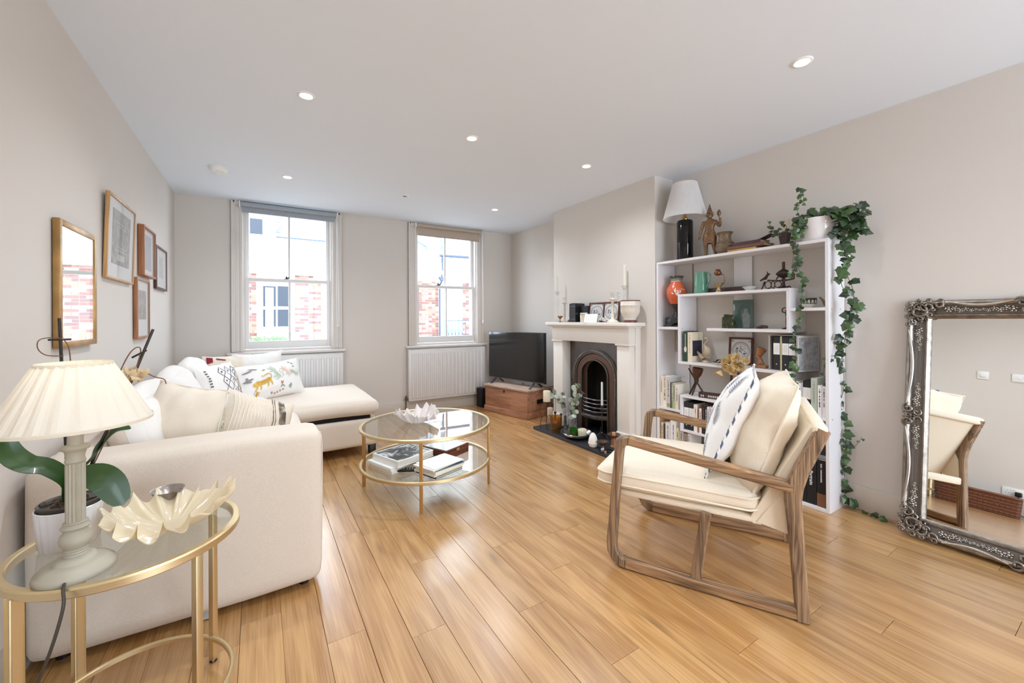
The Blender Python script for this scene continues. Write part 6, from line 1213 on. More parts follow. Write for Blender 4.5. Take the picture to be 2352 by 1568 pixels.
# framed round prints (two in the bookcase, two on the mantel)
def framed_print(label, loc, rot, w_, h_, fw_=0.016, fcol='5a3029', shine=False, group='brown framed prints with round pictures'):
    t = thing('framed_print', label, 'picture', loc, group=group, rot=rot); fm = M('frame_'+fcol, fcol, 0.4, var=(30, 0.15))
    for b_ in ((-w_/2, -w_/2+fw_, 0, h_), (w_/2-fw_, w_/2, 0, h_), (-w_/2+fw_, w_/2-fw_, 0, fw_), (-w_/2+fw_, w_/2-fw_, h_-fw_, h_)):
        bm = NB(); box(bm, b_[0], b_[1], -0.011, 0.004, b_[2], b_[3], 0.003); OBJ('frame_rail', bm, fm, t)
    bm = NB(); box(bm, -w_/2+fw_, w_/2-fw_, -0.002, 0.003, fw_, h_-fw_); OBJ('print', bm, M('print_paper', 'e9e9ea', 0.3), t, smooth=0)
    bm = NB(); r0 = min(w_, h_)/2-fw_-0.008; cz = h_/2; ink = M('print_ink', '22232a', 0.5)
    def pl(poly, y=-0.0026): bm.faces.new([bm.verts.new((x, y, z)) for x, z in poly])
    for r_ in (r0, r0*0.93, r0*0.80):
        for k in range(36): a0, a1 = 2*PI*k/36, 2*PI*(k+1)/36; pl([(r_*math.cos(a0), cz+r_*math.sin(a0)), (r_*math.cos(a1), cz+r_*math.sin(a1)), ((r_-0.0022)*math.cos(a1), cz+(r_-0.0022)*math.sin(a1)), ((r_-0.0022)*math.cos(a0), cz+(r_-0.0022)*math.sin(a0))])
    rr_ = random.Random(3); q = r0*0.72
    for k in range(62):
        a_, d_ = rr_.uniform(0, 2*PI), math.sqrt(rr_.random())*0.95; x, z_ = q*d_*math.cos(a_), cz+q*(0.9*d_*math.sin(a_)-0.03); ra_ = rr_.choice((PI/2, PI/2+0.4, PI/2-0.5, 0.3)); pl(blob(x, z_, q*rr_.uniform(.07, .20), q*rr_.uniform(.02, .055), 6, ra_))
    for sx in (-1, 1):
        for sz in (-1, 1):
            for k in range(3): x, z_ = sx*(w_/2-fw_-0.005-k*0.006), cz+sz*(h_/2-fw_-0.006); pl([(x-0.0014, z_), (x+0.0014, z_), (x+0.0014, z_-sz*0.014), (x-0.0014, z_-sz*0.014)])
    OBJ('round_picture', bm, ink, t, smooth=0); bm = NB(); box(bm, -w_/2+fw_, w_/2-fw_, -0.0042, -0.0032, fw_, h_-fw_); OBJ('glazing', bm, glassy('picture_glass', (1, 1, 1), 1.0), t, smooth=0); return t
framed_print('brown framed round print standing on the shelf above the armchair cushion, roses hanging before it', (3.135, 1.725, Z5+0.001), (math.radians(-4), 0, RZ), 0.185, 0.205)
framed_print('brown framed round print low in the bookcase, mostly hidden by the feather cushion', (3.14, 1.72, 0.5695), (math.radians(-4), 0, RZ), 0.18, 0.205)
t = thing('wooden_bust', 'carved orange-brown wooden head with a tall flat-topped crown', 'carving', (3.03, 1.527, Z5), RZ); tw = wood('carved_teak', 'b07a52', '86562f', axis=2, scale=3, rough=0.35, knots=False)
OBJ('base', box(NB(), -0.050, 0.050, -0.03, 0.03, 0, 0.020, 0.004), tw, t); OBJ('bust', skin([(0.004, 0, .024, .030, .02), (0.004, 0, .036, .020), (0.002, 0, .054, .011), (-0.010, -0.002, .074, .015), (-0.014, -0.002, .092, .017), (-0.033, -0.003, .078, .004)], [(0, 1), (1, 2), (2, 3), (3, 4), (3, 5)], 2), tw, t, smooth=60)
bm = NB(); lathe(bm, [(0.020, 0), (0.024, 0.02), (0.033, 0.052), (0.030, 0.054), (0, 0.054)], 20, (-0.010, 0, 0.088), R(math.radians(24), 'Y').to_3x3()); OBJ('crown', bm, tw, t, smooth=50)
# slipcase with black-and-white binders; silver frame behind
def binder(label, ya, yb, z, h=0.225, x0=2.972, band=(0.46, 0.80), group='black binders with white labels'):
    t = thing('binder', label, 'binder', (x0, (ya+yb)/2, z), 0, group); w_ = abs(ya-yb)-0.001; bm = NB(); box(bm, 0, 0.17, -w_/2, w_/2, 0, h, 0.001, 1); OBJ('case', bm, M('binder_black', '232328', 0.6), t, smooth=0)
    bm = NB(); box(bm, -0.0012, 0.0002, -w_/2, w_/2, band[0]*h, band[1]*h); OBJ('label_panel', bm, M('binder_white', 'efeeec', 0.6), t, smooth=0)
    bm = NB()
    for k in range(4): box(bm, -0.0018, -0.0011, -w_*0.25, w_*0.25, h*(0.56+0.05*k), h*(0.56+0.05*k)+0.0012)
    OBJ('label_print', bm, M('ink_grey', '9b9b9b', 0.6), t, smooth=0, kind='stuff'); bm = lathe(NB(), [(0.0, 0), (0.004, 0), (0.004, 0.002), (0, 0.002)], 12, (-0.0005, 0, h*0.17), R(-PI/2, 'Y').to_3x3()); OBJ('finger_ring', bm, M('ring_white', 'd9d9d9', 0.3), t); return t
t = thing('slipcase', 'open pale grey display case holding black-and-white binders on the lower shelf', 'case', (2.962, 1.352, Z5)); gm_ = M('case_grey', 'b5aea6', 0.6)
for b_ in ((0, 0.19, -0.086, -0.083, 0, 0.238), (0, 0.19, 0.083, 0.086, 0, 0.238), (0, 0.19, -0.083, 0.083, 0, 0.003), (0, 0.19, -0.083, 0.083, 0.235, 0.238), (0.187, 0.19, -0.083, 0.083, 0.003, 0.235)): OBJ('panel', box(NB(), *b_), gm_, t, smooth=0)
binder('black binder with white label, leftmost in the grey display case', 1.412, 1.372, Z5+0.0035); binder('black binder with white label, middle one in the grey display case', 1.358, 1.318, Z5+0.0035); binder('black binder with white label, rightmost in the grey display case', 1.317, 1.276, Z5+0.0035)
sbook('thin straw-yellow book between the binders in the grey display case', 1.371, 1.360, Z5+0.0035, 0.228, 'cfc7a0', marks=0, group=None, x0=2.974)
t = thing('framed_engraving', 'pale grey framed picture standing edge-on right of the display case', 'picture', (3.03, 1.252, Z5+0.0005), -0.25); bm = NB(); box(bm, -0.06, 0.13, -0.004, 0.004, 0, 0.235, 0.002); OBJ('frame', bm, M('frame_silver', 'c9c7c4', 0.4), t); bm = NB(); box(bm, -0.05, 0.12, -0.0056, -0.0042, 0.012, 0.223); OBJ('picture', bm, M('grey_engraving', '9c9fa3', 0.5, var=(40, 0.35)), t, smooth=0)
# dried roses hanging over the shelf edge
t = thing('dried_roses', 'bunch of dried cream roses hanging over the shelf edge', 'flowers', (2.95, 1.70, Z5)); petal = milky('dry_rose', 'e3cb96', 0.2); dleaf = M('dry_leaf', '5d5438', 0.8); rnd = random.Random(9)
def rose(parent, p, r_, d_, m):
    q = Vector(d_).to_track_quat('Z', 'Y').to_matrix(); bm = NB()
    for ringn, (n_, rr, hh, op) in enumerate(((3, 0.35, 1.0, 0.15), (5, 0.62, 0.95, 0.35), (6, 0.95, 0.8, 0.7))):
        for k in range(n_):
            a_ = 2*PI*k/n_+ringn*0.5+rnd.uniform(-.2, .2); vs_ = []
            for i in range(5):
                for j in range(4):
                    u, v = (i/4-0.5)*2*1.1*(0.5+0.5*(j/3)), j/3; rad_ = rr*r_*(0.45+0.55*v)+op*r_*0.3*v*v; vs_.append(bm.verts.new(Vector(p)+q @ Vector((rad_*math.cos(a_+u*2/n_*1.6), rad_*math.sin(a_+u*2/n_*1.6), r_*hh*(v-0.45)*1.5-op*r_*0.15*u*u+rnd.uniform(-.04, .04)*r_))))
            for i in range(4):
                for j in range(3): bm.faces.new((vs_[i*4+j], vs_[i*4+j+1], vs_[i*4+j+5], vs_[i*4+j+4]))
    return OBJ('rose', bm, m, parent, smooth=70)
for (y, z, x, r_, d_) in ((-0.01, 0.055, -0.005, 0.028, (-1, 0.1, 0.3)), (-0.055, 0.062, -0.01, 0.030, (-1, -0.2, 0.4)), (-0.115, 0.048, 0.0, 0.024, (-1, -0.5, 0.1)), (-0.085, 0.012, -0.02, 0.030, (-1, -0.3, -0.3)), (0.0, 0.0, -0.03, 0.033, (-1, 0.2, -0.5)), (-0.045, -0.02, -0.04, 0.032, (-1, 0, -0.6)), (0.06, -0.055, -0.03, 0.027, (-0.6, 0.3, -1)), (0.02, 0.028, -0.02, 0.028, (-1, 0.3, 0.0)), (-0.06, 0.02, -0.03, 0.027, (-1, -0.1, -0.1))): rose(t, (x, y, z), r_, d_, petal)
for k in range(9):
    y = rnd.uniform(0.02, 0.12); OBJ('dried_leaf', tube(NB(), [(0.03, y+0.05, 0.012), (0.0, y, 0.02+rnd.uniform(0, 0.03)), (-0.02, y-0.03, rnd.uniform(-0.01, 0.04))], [0.004, 0.014, 0.002], 5, flat=(1, 0.15), k=3), dleaf, t, smooth=60)
for k in range(5): OBJ('stem', tube(NB(), [(0.05, 0.13-k*0.006, 0.006+k*0.003), (0.02, 0.06, 0.02+k*0.002), (-0.01, -0.01-k*0.01, 0.02)], 0.0018, 5, k=3), M('dry_stem', '6b4a33'), t)
# low shelf: tripod drum, inlaid box
Z6 = 0.5685
t = thing('tripod_cup', 'dark wooden cup held in three crossed sticks, on the low shelf', 'ornament', (3.02, 2.02, Z6), RZ); dw = M('dark_stained_wood', '3a241a', 0.45, var=(30, 0.2))
OBJ('cup', lathe(NB(), [(0.0, 0), (0.018, 0.002), (0.033, 0.03), (0.040, 0.065), (0.040, 0.085), (0.037, 0.085), (0.034, 0.06), (0.0, 0.02)], 24, (0.0, 0, 0.142), R(math.radians(10), 'Y').to_3x3()), M('copper_dark', '5b3a2a', 0.4, 0.4, var=(20, 0.3)), t, smooth=60)
for a_, b_ in (((-0.062, 0.0, 0.004), (0.055, -0.01, 0.225)), ((0.072, 0.01, 0.004), (-0.070, 0.0, 0.215)), ((-0.020, -0.03, 0.004), (0.022, 0.03, 0.205))): OBJ('stick', cyl(NB(), a_, b_, 0.0075, 0.0055, 10), dw, t)
OBJ('binding', lathe(NB(), [(0.017, 0.112), (0.019, 0.12), (0.017, 0.128)], 14, cap=False), dw, t)
t = thing('inlaid_box', 'long narrow box inlaid with pale and dark pattern, lying on the low shelf', 'box', (3.02, 1.865, Z6), 0.22); bm = NB(); box(bm, -0.022, 0.022, -0.115, 0.115, 0, 0.034, 0.004); OBJ('body', bm, darkc, t); bm = NB(); box(bm, -0.023, 0.023, -0.116, 0.116, 0.034, 0.043, 0.004); OBJ('lid', bm, darkc, t)
bm = NB()
for (y0, y1) in ((-0.10, -0.068), (-0.035, 0.045), (0.07, 0.10)): 
    n_ = max(2, int((y1-y0)/0.012))
    for k in range(n_): y = y0+(y1-y0)*(k+0.5)/n_; prism(bm, [(y-0.005, 0.017), (y, 0.006), (y+0.005, 0.017), (y, 0.029)], -0.0232, -0.0222, 'x')
OBJ('inlay', bm, M('bone_inlay', 'd9d0bb', 0.4), t, smooth=0, kind='stuff')
# left column, upper group of books (z 0.437)
for a_ in (('tall cream paperback, leftmost in the left column of books', 2.330, 2.303, 0.265, 'e9e1d2', {}), ('thick white paperback with a large gold name running down its spine', 2.302, 2.262, 0.262, 'f1eee8', dict(title='ORHAN PAMUK', tcol='b08c4c', tsize=0.030, tz=0.62)), ('pale grey hardback with small dark title and yellow-green foot, third in the left column', 2.261, 2.226, 0.255, 'c8c6c4', dict(bands=((0.02, 0.14, '9aa05a'),))),
           ('thin black book beside the green one in the left column', 2.225, 2.216, 0.215, '23221f', {}), ('slim pale green book in the left column', 2.215, 2.199, 0.214, '8fa487', dict(tcol='f0efe6')), ('slim buff book with yellow foot in the left column', 2.198, 2.180, 0.218, 'c9bda4', dict(bands=((0.03, 0.2, 'c7c67e'),))), ('white paperback with a sepia landscape on its front, rightmost in the left column', 2.179, 2.145, 0.205, 'e6dfd2', {})):
    sbook(a_[0], a_[1], a_[2], 0.4375, a_[3], a_[4], **a_[5])
sp_ = [o for o in bpy.data.objects if o.get('label', '').startswith('white paperback with a sepia')][0]
# left column, bottom group
for lb, ya, yb, h_, c_ in (('tan boxed book, leftmost in the bottom left of the bookcase', 2.332, 2.320, 0.32, 'b08a62'), ('cream slim book in the bottom left group', 2.318, 2.298, 0.275, 'e6d6b4'), ('dark brown book in the bottom left group', 2.297, 2.279, 0.268, '4c3f36'), ('white book with dark scribbled spine in the bottom left group', 2.278, 2.228, 0.285, 'dedcdc'), ('wide white book in the bottom left group', 2.227, 2.170, 0.31, 'eceaec'), ('short yellow-cream book in the bottom left group', 2.168, 2.146, 0.262, 'e4dcae'), ('grey book below the binders shelf', 2.143, 2.100, 0.245, 'b9b4ae'), ('pale brown book below the binders shelf', 2.098, 2.062, 0.235, '9d8f84'), ('white book farther right below the binders shelf', 2.06, 2.04, 0.24, 'e2dfdb')):
    sbook(lb, ya, yb, 0.0205, h_ if ya > 2.145 else min(h_, 0.246), c_)
for k, (lb, c_) in enumerate((('white book lying flat at the bottom under the binders shelf', 'dcdad9'), ('dark book lying flat on the white one under the binders shelf', '3a332f'))):
    t_ = thing('book', lb, 'book', (3.05, 1.93, 0.0205+k*0.031), 0.05*k, 'books lying flat at the bottom of the bookcase'); bm = NB(); box(bm, -0.075, 0.075, -0.10, 0.10, 0.002, 0.028); OBJ('pages', bm, M('pages_ece6da', 'ece6da'), t_, smooth=0); bm = NB(); box(bm, -0.078, 0.078, -0.102, 0.102, 0, 0.002); box(bm, -0.078, 0.078, -0.102, 0.102, 0.028, 0.030); box(bm, -0.079, -0.076, -0.102, 0.102, 0, 0.03); OBJ('cover', bm, M('cover_'+c_, c_, 0.5), t_, smooth=0)
# binders shelf
binder('black binder with cream label panel, leftmost on the shelf behind the armrest', 2.101, 2.056, 0.2885); binder('black binder with white label panel, second on the shelf behind the armrest', 2.054, 2.010, 0.2885)
cols = ['e9e4de', 'a5714f', 'efe9e6', '1f1e1d', '26242a', 'e6dfe0', 'd8cfd6', 'c7b9a8', 'e8e4e2', '3b3632', 'd5d2d0', 'efecea']; y = 2.008; rnd = random.Random(4); desc = ['white paperback with red-brown print', 'terracotta slim book', 'white slim paperback', 'black thick paperback', 'near-black paperback with white title', 'pinkish white paperback', 'lilac-white paperback', 'tan paperback', 'pale paperback', 'dark brown paperback', 'light grey paperback', 'cream-white paperback']
for k, c_ in enumerate(cols):
    w_ = (0.031, 0.016, 0.020, 0.029, 0.014, 0.020, 0.022, 0.015, 0.019, 0.016, 0.021, 0.018)[k]
    if y-w_ < 1.765: break
    ordn = ('third', 'fourth', 'fifth', 'sixth', 'seventh', 'eighth', 'ninth', 'tenth', 'eleventh', 'twelfth', 'thirteenth', 'fourteenth')[k]
    sbook('%s, %s from the left on the shelf of black binders' % (desc[k], ordn), y, y-w_, 0.2885, 0.225-(0.03 if k in (1, 2) else rnd.uniform(0, 0.028)), c_, tcol='a04030' if k % 3 == 0 else ('f0f0f0' if c_ in ('1f1e1d', '26242a', '3b3632') else '3a3a40')); y -= w_+0.0008
# right column
for lb, ya, yb, h_, c_, kw in (('cream paperback just left of a white book on the right column shelf', 1.292, 1.262, 0.205, 'e2dccb', {}), ('slim white book on the right column shelf', 1.260, 1.243, 0.195, 'f0f0f0', {}), ('thin pale grey book on the right column shelf', 1.241, 1.237, 0.2, 'cfcfcf', dict(marks=0)), ('pale green hardback with faint lettering on the right column shelf', 1.189, 1.155, 0.236, 'b9c2b4', dict(tcol='8b958a', marks=4)), ('short white book second from the right end of the right column shelf', 1.153, 1.130, 0.195, 'f2f2f3', {}), ('short white book at the right end of the right column shelf', 1.129, 1.107, 0.193, 'edeef2', dict(tcol='3a3a55'))):
    sbook(lb, ya, yb, 0.5815, h_, c_, **kw)
binder('black binder with white label panel on the right column shelf', 1.236, 1.191, 0.5815, h=0.214)
for k, (ya, yb, h_, lb, kw) in enumerate(((1.330, 1.300, 0.24, 'black paperback, leftmost of the black books at the bottom right', {}), (1.298, 1.270, 0.22, 'black paperback, second of the black books at the bottom right', {}), (1.268, 1.245, 0.24, 'black book with small white label, third of the black books at the bottom right', {}), (1.243, 1.219, 0.245, 'slim black book with gold title, fourth of the black books at the bottom right', dict(tcol='b9a45c')), (1.217, 1.163, 0.275, 'thick black book with white script title at the bottom right', dict(title='Portraits', tcol='f2f2f2', tsize=0.026)), (1.160, 1.112, 0.292, 'tall black book with brown foot, rightmost at the bottom of the bookcase', dict(bands=((0.01, 0.28, '7a5238'),))))):
    kw = dict(dict(tcol='e8e8e8'), **kw); sbook(lb, ya, yb, 0.0205, h_, '17161a', x0=2.968, **kw)
t = thing('book', 'grey book lying flat on top of the standing black books at the bottom right', 'book', (3.06, 1.19, 0.3135), 0.1, 'books lying flat at the bottom of the bookcase'); bm = NB(); box(bm, -0.07, 0.07, -0.075, 0.075, 0.002, 0.022); OBJ('pages', bm, M('pages_ece6da', 'ece6da'), t, smooth=0); bm = NB(); box(bm, -0.073, 0.073, -0.077, 0.077, 0, 0.002); box(bm, -0.073, 0.073, -0.077, 0.077, 0.022, 0.024); box(bm, -0.074, -0.071, -0.077, 0.077, 0, 0.024); OBJ('cover', bm, M('cover_9a9a9c', '9a9a9c', 0.5), t, smooth=0)
t = dup(t, (3.065, 1.20, 0.3380), 0.02, 'dark book lying flat above the grey one at the bottom right'); 
for c_ in t.children:
    if c_.name.startswith('cover'): c_.data = c_.data.copy(); c_.data.materials[0] = M('cover_2a2a2c', '2a2a2c', 0.5)
# ------------------------------------------------------------------ mantelshelf
MZ = 1.1625
crys = glassy('crystal', (0.93, 0.95, 0.95)); waxm = milky('pale_wax', 'dfe6dc', 0.3); ivoryp = M('ivory_paint', 'd9d0c4', 0.45); cream_s = M('cream_stone', 'e6ddcc', 0.5)
def taper(label, loc, h, col=None, r_=0.0105, tilt=0.0):
    t = thing('candle', label, 'candle', loc, rot=(0, tilt, 0)); OBJ('wax', lathe(NB(), [(0, 0), (r_, 0), (r_*0.86, h-0.006), (r_*0.6, h), (0, h)], 16), col or waxm, t, smooth=50); OBJ('wick', cyl(NB(), (0, 0, h-0.001), (0.001, 0, h+0.007), 0.001, n=5), M('wick', '2b241f'), t); return t
def glassstick(label, loc):
    return LT('glass_candlestick', label, 'candlestick', loc, [(0, 0), (0.034, 0), (0.036, 0.006), (0.014, 0.02), (0.012, 0.04), (0.022, 0.055), (0.012, 0.07), (0.020, 0.085), (0.012, 0.10), (0.013, 0.13), (0.020, 0.20), (0.021, 0.24), (0.014, 0.275), (0.013, 0.285), (0.022, 0.315), (0.032, 0.342), (0.030, 0.344), (0.018, 0.315), (0.0115, 0.305), (0.0, 0.303)], crys)
glassstick('clear glass candlestick with a sage taper at the far end of the mantelshelf', (2.865, 3.635, MZ)); taper('sage green taper candle in the far glass candlestick on the mantelshelf', (2.865, 3.635, MZ+0.304), 0.205, tilt=-0.03)
glassstick('clear glass candlestick behind the cream urn on the mantelshelf', (2.89, 2.66, MZ)); taper('pale taper candle in the glass candlestick behind the cream urn', (2.89, 2.66, MZ+0.304), 0.235, milky('ivory_wax', 'eae6d8', 0.3), 0.012)
t = LT('wooden_candlestick', 'turned ivory-painted candlestick at the far end of the mantelshelf', 'candlestick', (2.855, 3.50, MZ), [(0, 0), (0.040, 0), (0.040, 0.006), (0.020, 0.016), (0.010, 0.026), (0.012, 0.05), (0.016, 0.075), (0.011, 0.10), (0.017, 0.13), (0.011, 0.165), (0.014, 0.19), (0.010, 0.205), (0.040, 0.210), (0.040, 0.214), (0.012, 0.218), (0.016, 0.235), (0.020, 0.262), (0.024, 0.268), (0.014, 0.266), (0.012, 0.245), (0, 0.243)], ivoryp)
LT('brass_goblet', 'tiny brown brass goblet at the far front of the mantelshelf', 'goblet', (2.795, 3.50, MZ), [(0, 0), (0.022, 0), (0.020, 0.005), (0.005, 0.012), (0.005, 0.032), (0.018, 0.045), (0.032, 0.066), (0.030, 0.067), (0.015, 0.05), (0, 0.042)], M('brown_brass', '8a6440', 0.35, 0.8))
t = thing('shell_ornament', 'small pale shell ornament on a brown foot behind the brass goblet', 'ornament', (2.88, 3.43, MZ), RZ); OBJ('foot', lathe(NB(), [(0, 0), (0.03, 0), (0.03, 0.018), (0.012, 0.03), (0, 0.032)], 20), M('brown_foot', '6f5044', 0.5), t); OBJ('shell', skin([(0, 0, .045, .014), (-.004, 0, .08, .022, .014), (-.002, 0, .12, .018, .012), (.004, 0, .15, .008)], [(0, 1), (1, 2), (2, 3)], 2), M('shell_pale', 'c9c2bd', 0.35), t, smooth=60)
def mbook(name, label, cat, y, w_, h_, d_, col, x=2.875, grp=None): t = thing(name, label, cat, (x, y, MZ), group=grp); bm = NB(); box(bm, -d_/2, d_/2, -w_/2, w_/2, 0, h_, 0.0015, 1); return t, bm
for k, (y, h_) in enumerate(((3.335, 0.197), (3.302, 0.200), (3.270, 0.196))):
    t, bm = mbook('book', ('black leather book, leftmost of three on the mantelshelf', 'black leather book, middle of three on the mantelshelf', 'black leather book, right of three on the mantelshelf')[k], 'book', y, 0.031, h_, 0.13, '', 2.865, 'black leather books on the mantelshelf'); OBJ('cover', bm, M('black_leather', '1f1f22', 0.25, coat=0.3), t, smooth=0)
    bm = NB()
    for z in (0.03, 0.165): box(bm, -0.0665, -0.065, -0.0145, 0.0145, z, z+0.004)
    OBJ('spine_rib', bm, M('rib_grey', '6b6b70', 0.4), t, smooth=0)
t = thing('black_box', 'black box standing on the mantelshelf between the leather books and framed prints', 'box', (2.885, 3.185, MZ)); bm = NB(); box(bm, -0.03, 0.03, -0.06, 0.06, 0, 0.168, 0.002); OBJ('case', bm, M('box_black', '141313', 0.5), t); bm = NB(); box(bm, -0.0315, -0.0303, -0.056, 0.056, 0.08, 0.098); OBJ('label_panel', bm, M('binder_white', 'efeeec'), t, smooth=0)
t = thing('ceramic_tumbler', 'small cream relief tumbler in front of the black box on the mantelshelf', 'tumbler', (2.80, 3.135, MZ)); OBJ('tumbler', lathe(NB(), [(0, 0), (0.026, 0), (0.031, 0.075), (0.029, 0.075), (0.024, 0.01), (0, 0.008)], 24), M('cream_relief', 'e6dcc4', 0.4, bump=(60, 1.0)), t)
framed_print('brown framed round print, farther of the two on the mantelshelf', (2.895, 3.045, MZ+0.001), (math.radians(-8), 0, RZ+0.25), 0.185, 0.20)
framed_print('brown framed round print nearer the armchair on the mantelshelf, partly behind the candlestick', (2.885, 2.835, MZ+0.001), (math.radians(-8), 0, RZ+0.20), 0.185, 0.20)
t = thing('desk_calendar', 'small white folded desk calendar on the mantelshelf', 'calendar', (2.79, 3.00, MZ), RZ+0.5); pw = M('card_white', 'f1f0ed', 0.6)
for sgn, nm in ((-1, 'front_card'), (1, 'rear_card')): bm = NB(); prism(bm, [(sgn*0.042, 0.0), (sgn*0.044, 0.0), (0.001*sgn, 0.082), (0, 0.080)], -0.065, 0.065, 'x'); OBJ(nm, bm, pw, t, smooth=0)
bm = NB(); sl = math.atan2(0.08, 0.042)
for r_ in range(4):
    for k in range(5): u = 0.012+r_*0.018; c_, s_ = math.cos(sl), math.sin(sl); y, z = -0.042+u*c_-0.0012, u*s_+0.001; box(bm, -0.05+k*0.022, -0.05+k*0.022+0.009, y-0.0004, y+0.0004, z, z+0.003)
OBJ('calendar_print', bm, M('ink_grey', '9b9b9b'), t, smooth=0, kind='stuff')
t = thing('cream_candlestick', 'cream stone candlestick with a wide drip tray, before the nearer framed print', 'candlestick', (2.80, 2.725, MZ))
OBJ('stick', lathe(NB(), [(0, 0), (0.055, 0), (0.056, 0.008), (0.040, 0.018), (0.018, 0.03), (0.013, 0.05), (0.015, 0.075), (0.012, 0.10), (0.013, 0.15), (0.014, 0.205), (0.045, 0.212), (0.046, 0.217), (0.014, 0.222), (0.012, 0.232), (0, 0.233)], 28), cream_s, t); OBJ('glass_cup', lathe(NB(), [(0.008, 0.233), (0.020, 0.248), (0.026, 0.28), (0.025, 0.28), (0.018, 0.25), (0, 0.236)], 20), crys, t)
t = thing('glass_flower', 'clear glass flower on a tall stem behind the cream candlestick', 'ornament', (2.86, 2.715, MZ)); OBJ('stem', tube(NB(), [(0, 0.02, 0), (0.0, 0.01, 0.1), (0.002, -0.005, 0.24)], 0.004, 8), crys, t); fg = glassy('crystal_flower', (0.9, 0.9, 0.9), 1.3, solid=0.35, solid_col=(0.85, 0.85, 0.85))
for k in range(6): a_ = 2*PI*k/6; OBJ('petal', lathe(NB(), [(0, -0.012), (0.010, 0), (0, 0.012)], 8, (0, -0.008+0.018*math.cos(a_), 0.262+0.018*math.sin(a_))), fg, t, smooth=60)
OBJ('base', lathe(NB(), [(0, 0), (0.026, 0), (0.02, 0.006), (0, 0.008)], 20, (0, 0.02, 0)), crys, t)
t = thing('shell', 'small knobbly pale seashell on the mantelshelf before the framed prints', 'shell', (2.79, 2.825, MZ), RZ); OBJ('shell', skin([(0, 0, .020, .018), (-.012, 0, .032, .016), (-.022, 0, .046, .007), (.016, 0, .016, .012), (.030, -.004, .010, .004), (-.006, -.012, .044, .005), (.008, -.014, .034, .005)], [(0, 1), (1, 2), (0, 3), (3, 4), (1, 5), (0, 6)], 2), M('shell_pale', 'c9c2bd'), t, smooth=60)
t = thing('cream_urn', 'large cream crackle-glazed urn with brown rim at the near end of the mantelshelf', 'urn', (2.835, 2.545, MZ)); OBJ('body', lathe(NB(), [(0.052, 0.022), (0.048, 0.03), (0.054, 0.045), (0.078, 0.075), (0.086, 0.105), (0.086, 0.148), (0.089, 0.152), (0.087, 0.158), (0.086, 0.19), (0.080, 0.19), (0.078, 0.11), (0, 0.06)], 44, cap=False), M('crackle_cream', 'ddd5c8', 0.3, coat=0.4, var=(60, 0.05), bump=(200, 0.15)), t, smooth=50)
OBJ('rim', lathe(NB(), [(0.0855, 0.189), (0.088, 0.194), (0.087, 0.199), (0.082, 0.199), (0.079, 0.189)], 44, cap=False), M('urn_brown', '6b3f30', 0.4), t); OBJ('foot', lathe(NB(), [(0, 0), (0.058, 0), (0.059, 0.016), (0.052, 0.023), (0, 0.024)], 44), M('urn_brown', '6b3f30', var=(40, 0.4)), t)

# ------------------------------------------------------------------ on the hearth
HZ = 0.0305
ironb = M('thin_iron', '4a4440', 0.4, 0.7)
t = thing('iron_candle_stand', 'spindly three-legged iron stand holding the fat cream candle, at the far end of the hearth', 'candlestick', (2.58, 3.46, HZ))
OBJ('rod', tube(NB(), [(0, 0, 0.0), (0, 0, 0.29)], 0.0045, 8), ironb, t); OBJ('plate', lathe(NB(), [(0, 0.286), (0.040, 0.288), (0.043, 0.294), (0.0, 0.294)], 28), ironb, t)
for a_ in (2.2, 0.2, 4.3): c_, s_ = math.cos(a_), math.sin(a_); OBJ('leg', tube(NB(), [(0, 0, 0.13), (0.03*c_, 0.03*s_, 0.142), (0.06*c_, 0.06*s_, 0.12), (0.08*c_, 0.08*s_, 0.0)], 0.0035, 6, k=5), ironb, t)
t = LT('candle', 'fat cream pillar candle on the spindly iron stand', 'candle', (2.58, 3.46, HZ+0.295), [(0, 0), (0.038, 0), (0.039, 0.004), (0.038, 0.110), (0.032, 0.115), (0, 0.110)], milky('cream_wax', 'f0e9d2', 0.3), 'wax')
def smallstick(label, loc, h, m, cl, ch, top=0.009): 
    t = LT('candlestick', label, 'candlestick', loc, [(0, 0), (0.028, 0), (0.026, 0.006), (0.008, 0.016), (0.006, h*0.5), (0.009, h*0.6), (0.006, h*0.7), (0.008, h-0.02), (0.018, h-0.012), (0.014, h-0.006), (0.012, h), (0, h-0.001)], m)
    if cl: taper(cl, (loc[0], loc[1], loc[2]+h), ch, waxm, top)
smallstick('small dark candlestick with a pale taper behind the amber glass', (2.745, 3.53, HZ), 0.155, darkmetal, 'pale sage taper candle standing behind the amber glass', 0.15)
smallstick('empty small dark candlestick behind the amber glass', (2.755, 3.44, HZ), 0.150, darkmetal, None, 0)
t = thing('votive_glass', 'large amber and smoke-brown footed candle glass on the hearth', 'candle glass', (2.60, 3.33, HZ)); OBJ('glass', lathe(NB(), [(0, 0), (0.045, 0), (0.047, 0.006), (0.042, 0.014), (0.055, 0.03), (0.060, 0.06), (0.061, 0.165), (0.058, 0.165), (0.057, 0.06), (0, 0.02)], 36), glassy('amber_glass', (0.85, 0.60, 0.25), 1.0, solid=0.12, solid_col=(0.45, 0.25, 0.07)), t, smooth=50)
OBJ('lower_wax', lathe(NB(), [(0, 0.022), (0.053, 0.032), (0.0560, 0.092), (0, 0.093)], 32), M('dark_wax', '1c120a', 0.4), t); bm = NB(); prism(bm, [(-0.022, 0.105), (0.022, 0.105), (0.022, 0.13), (-0.022, 0.13)], -0.0625, -0.0615, 'y', mat=R(RZ+0.75, 'Z')); OBJ('label_panel', bm, M('label_brown', '8c4f22', 0.5), t, smooth=0)
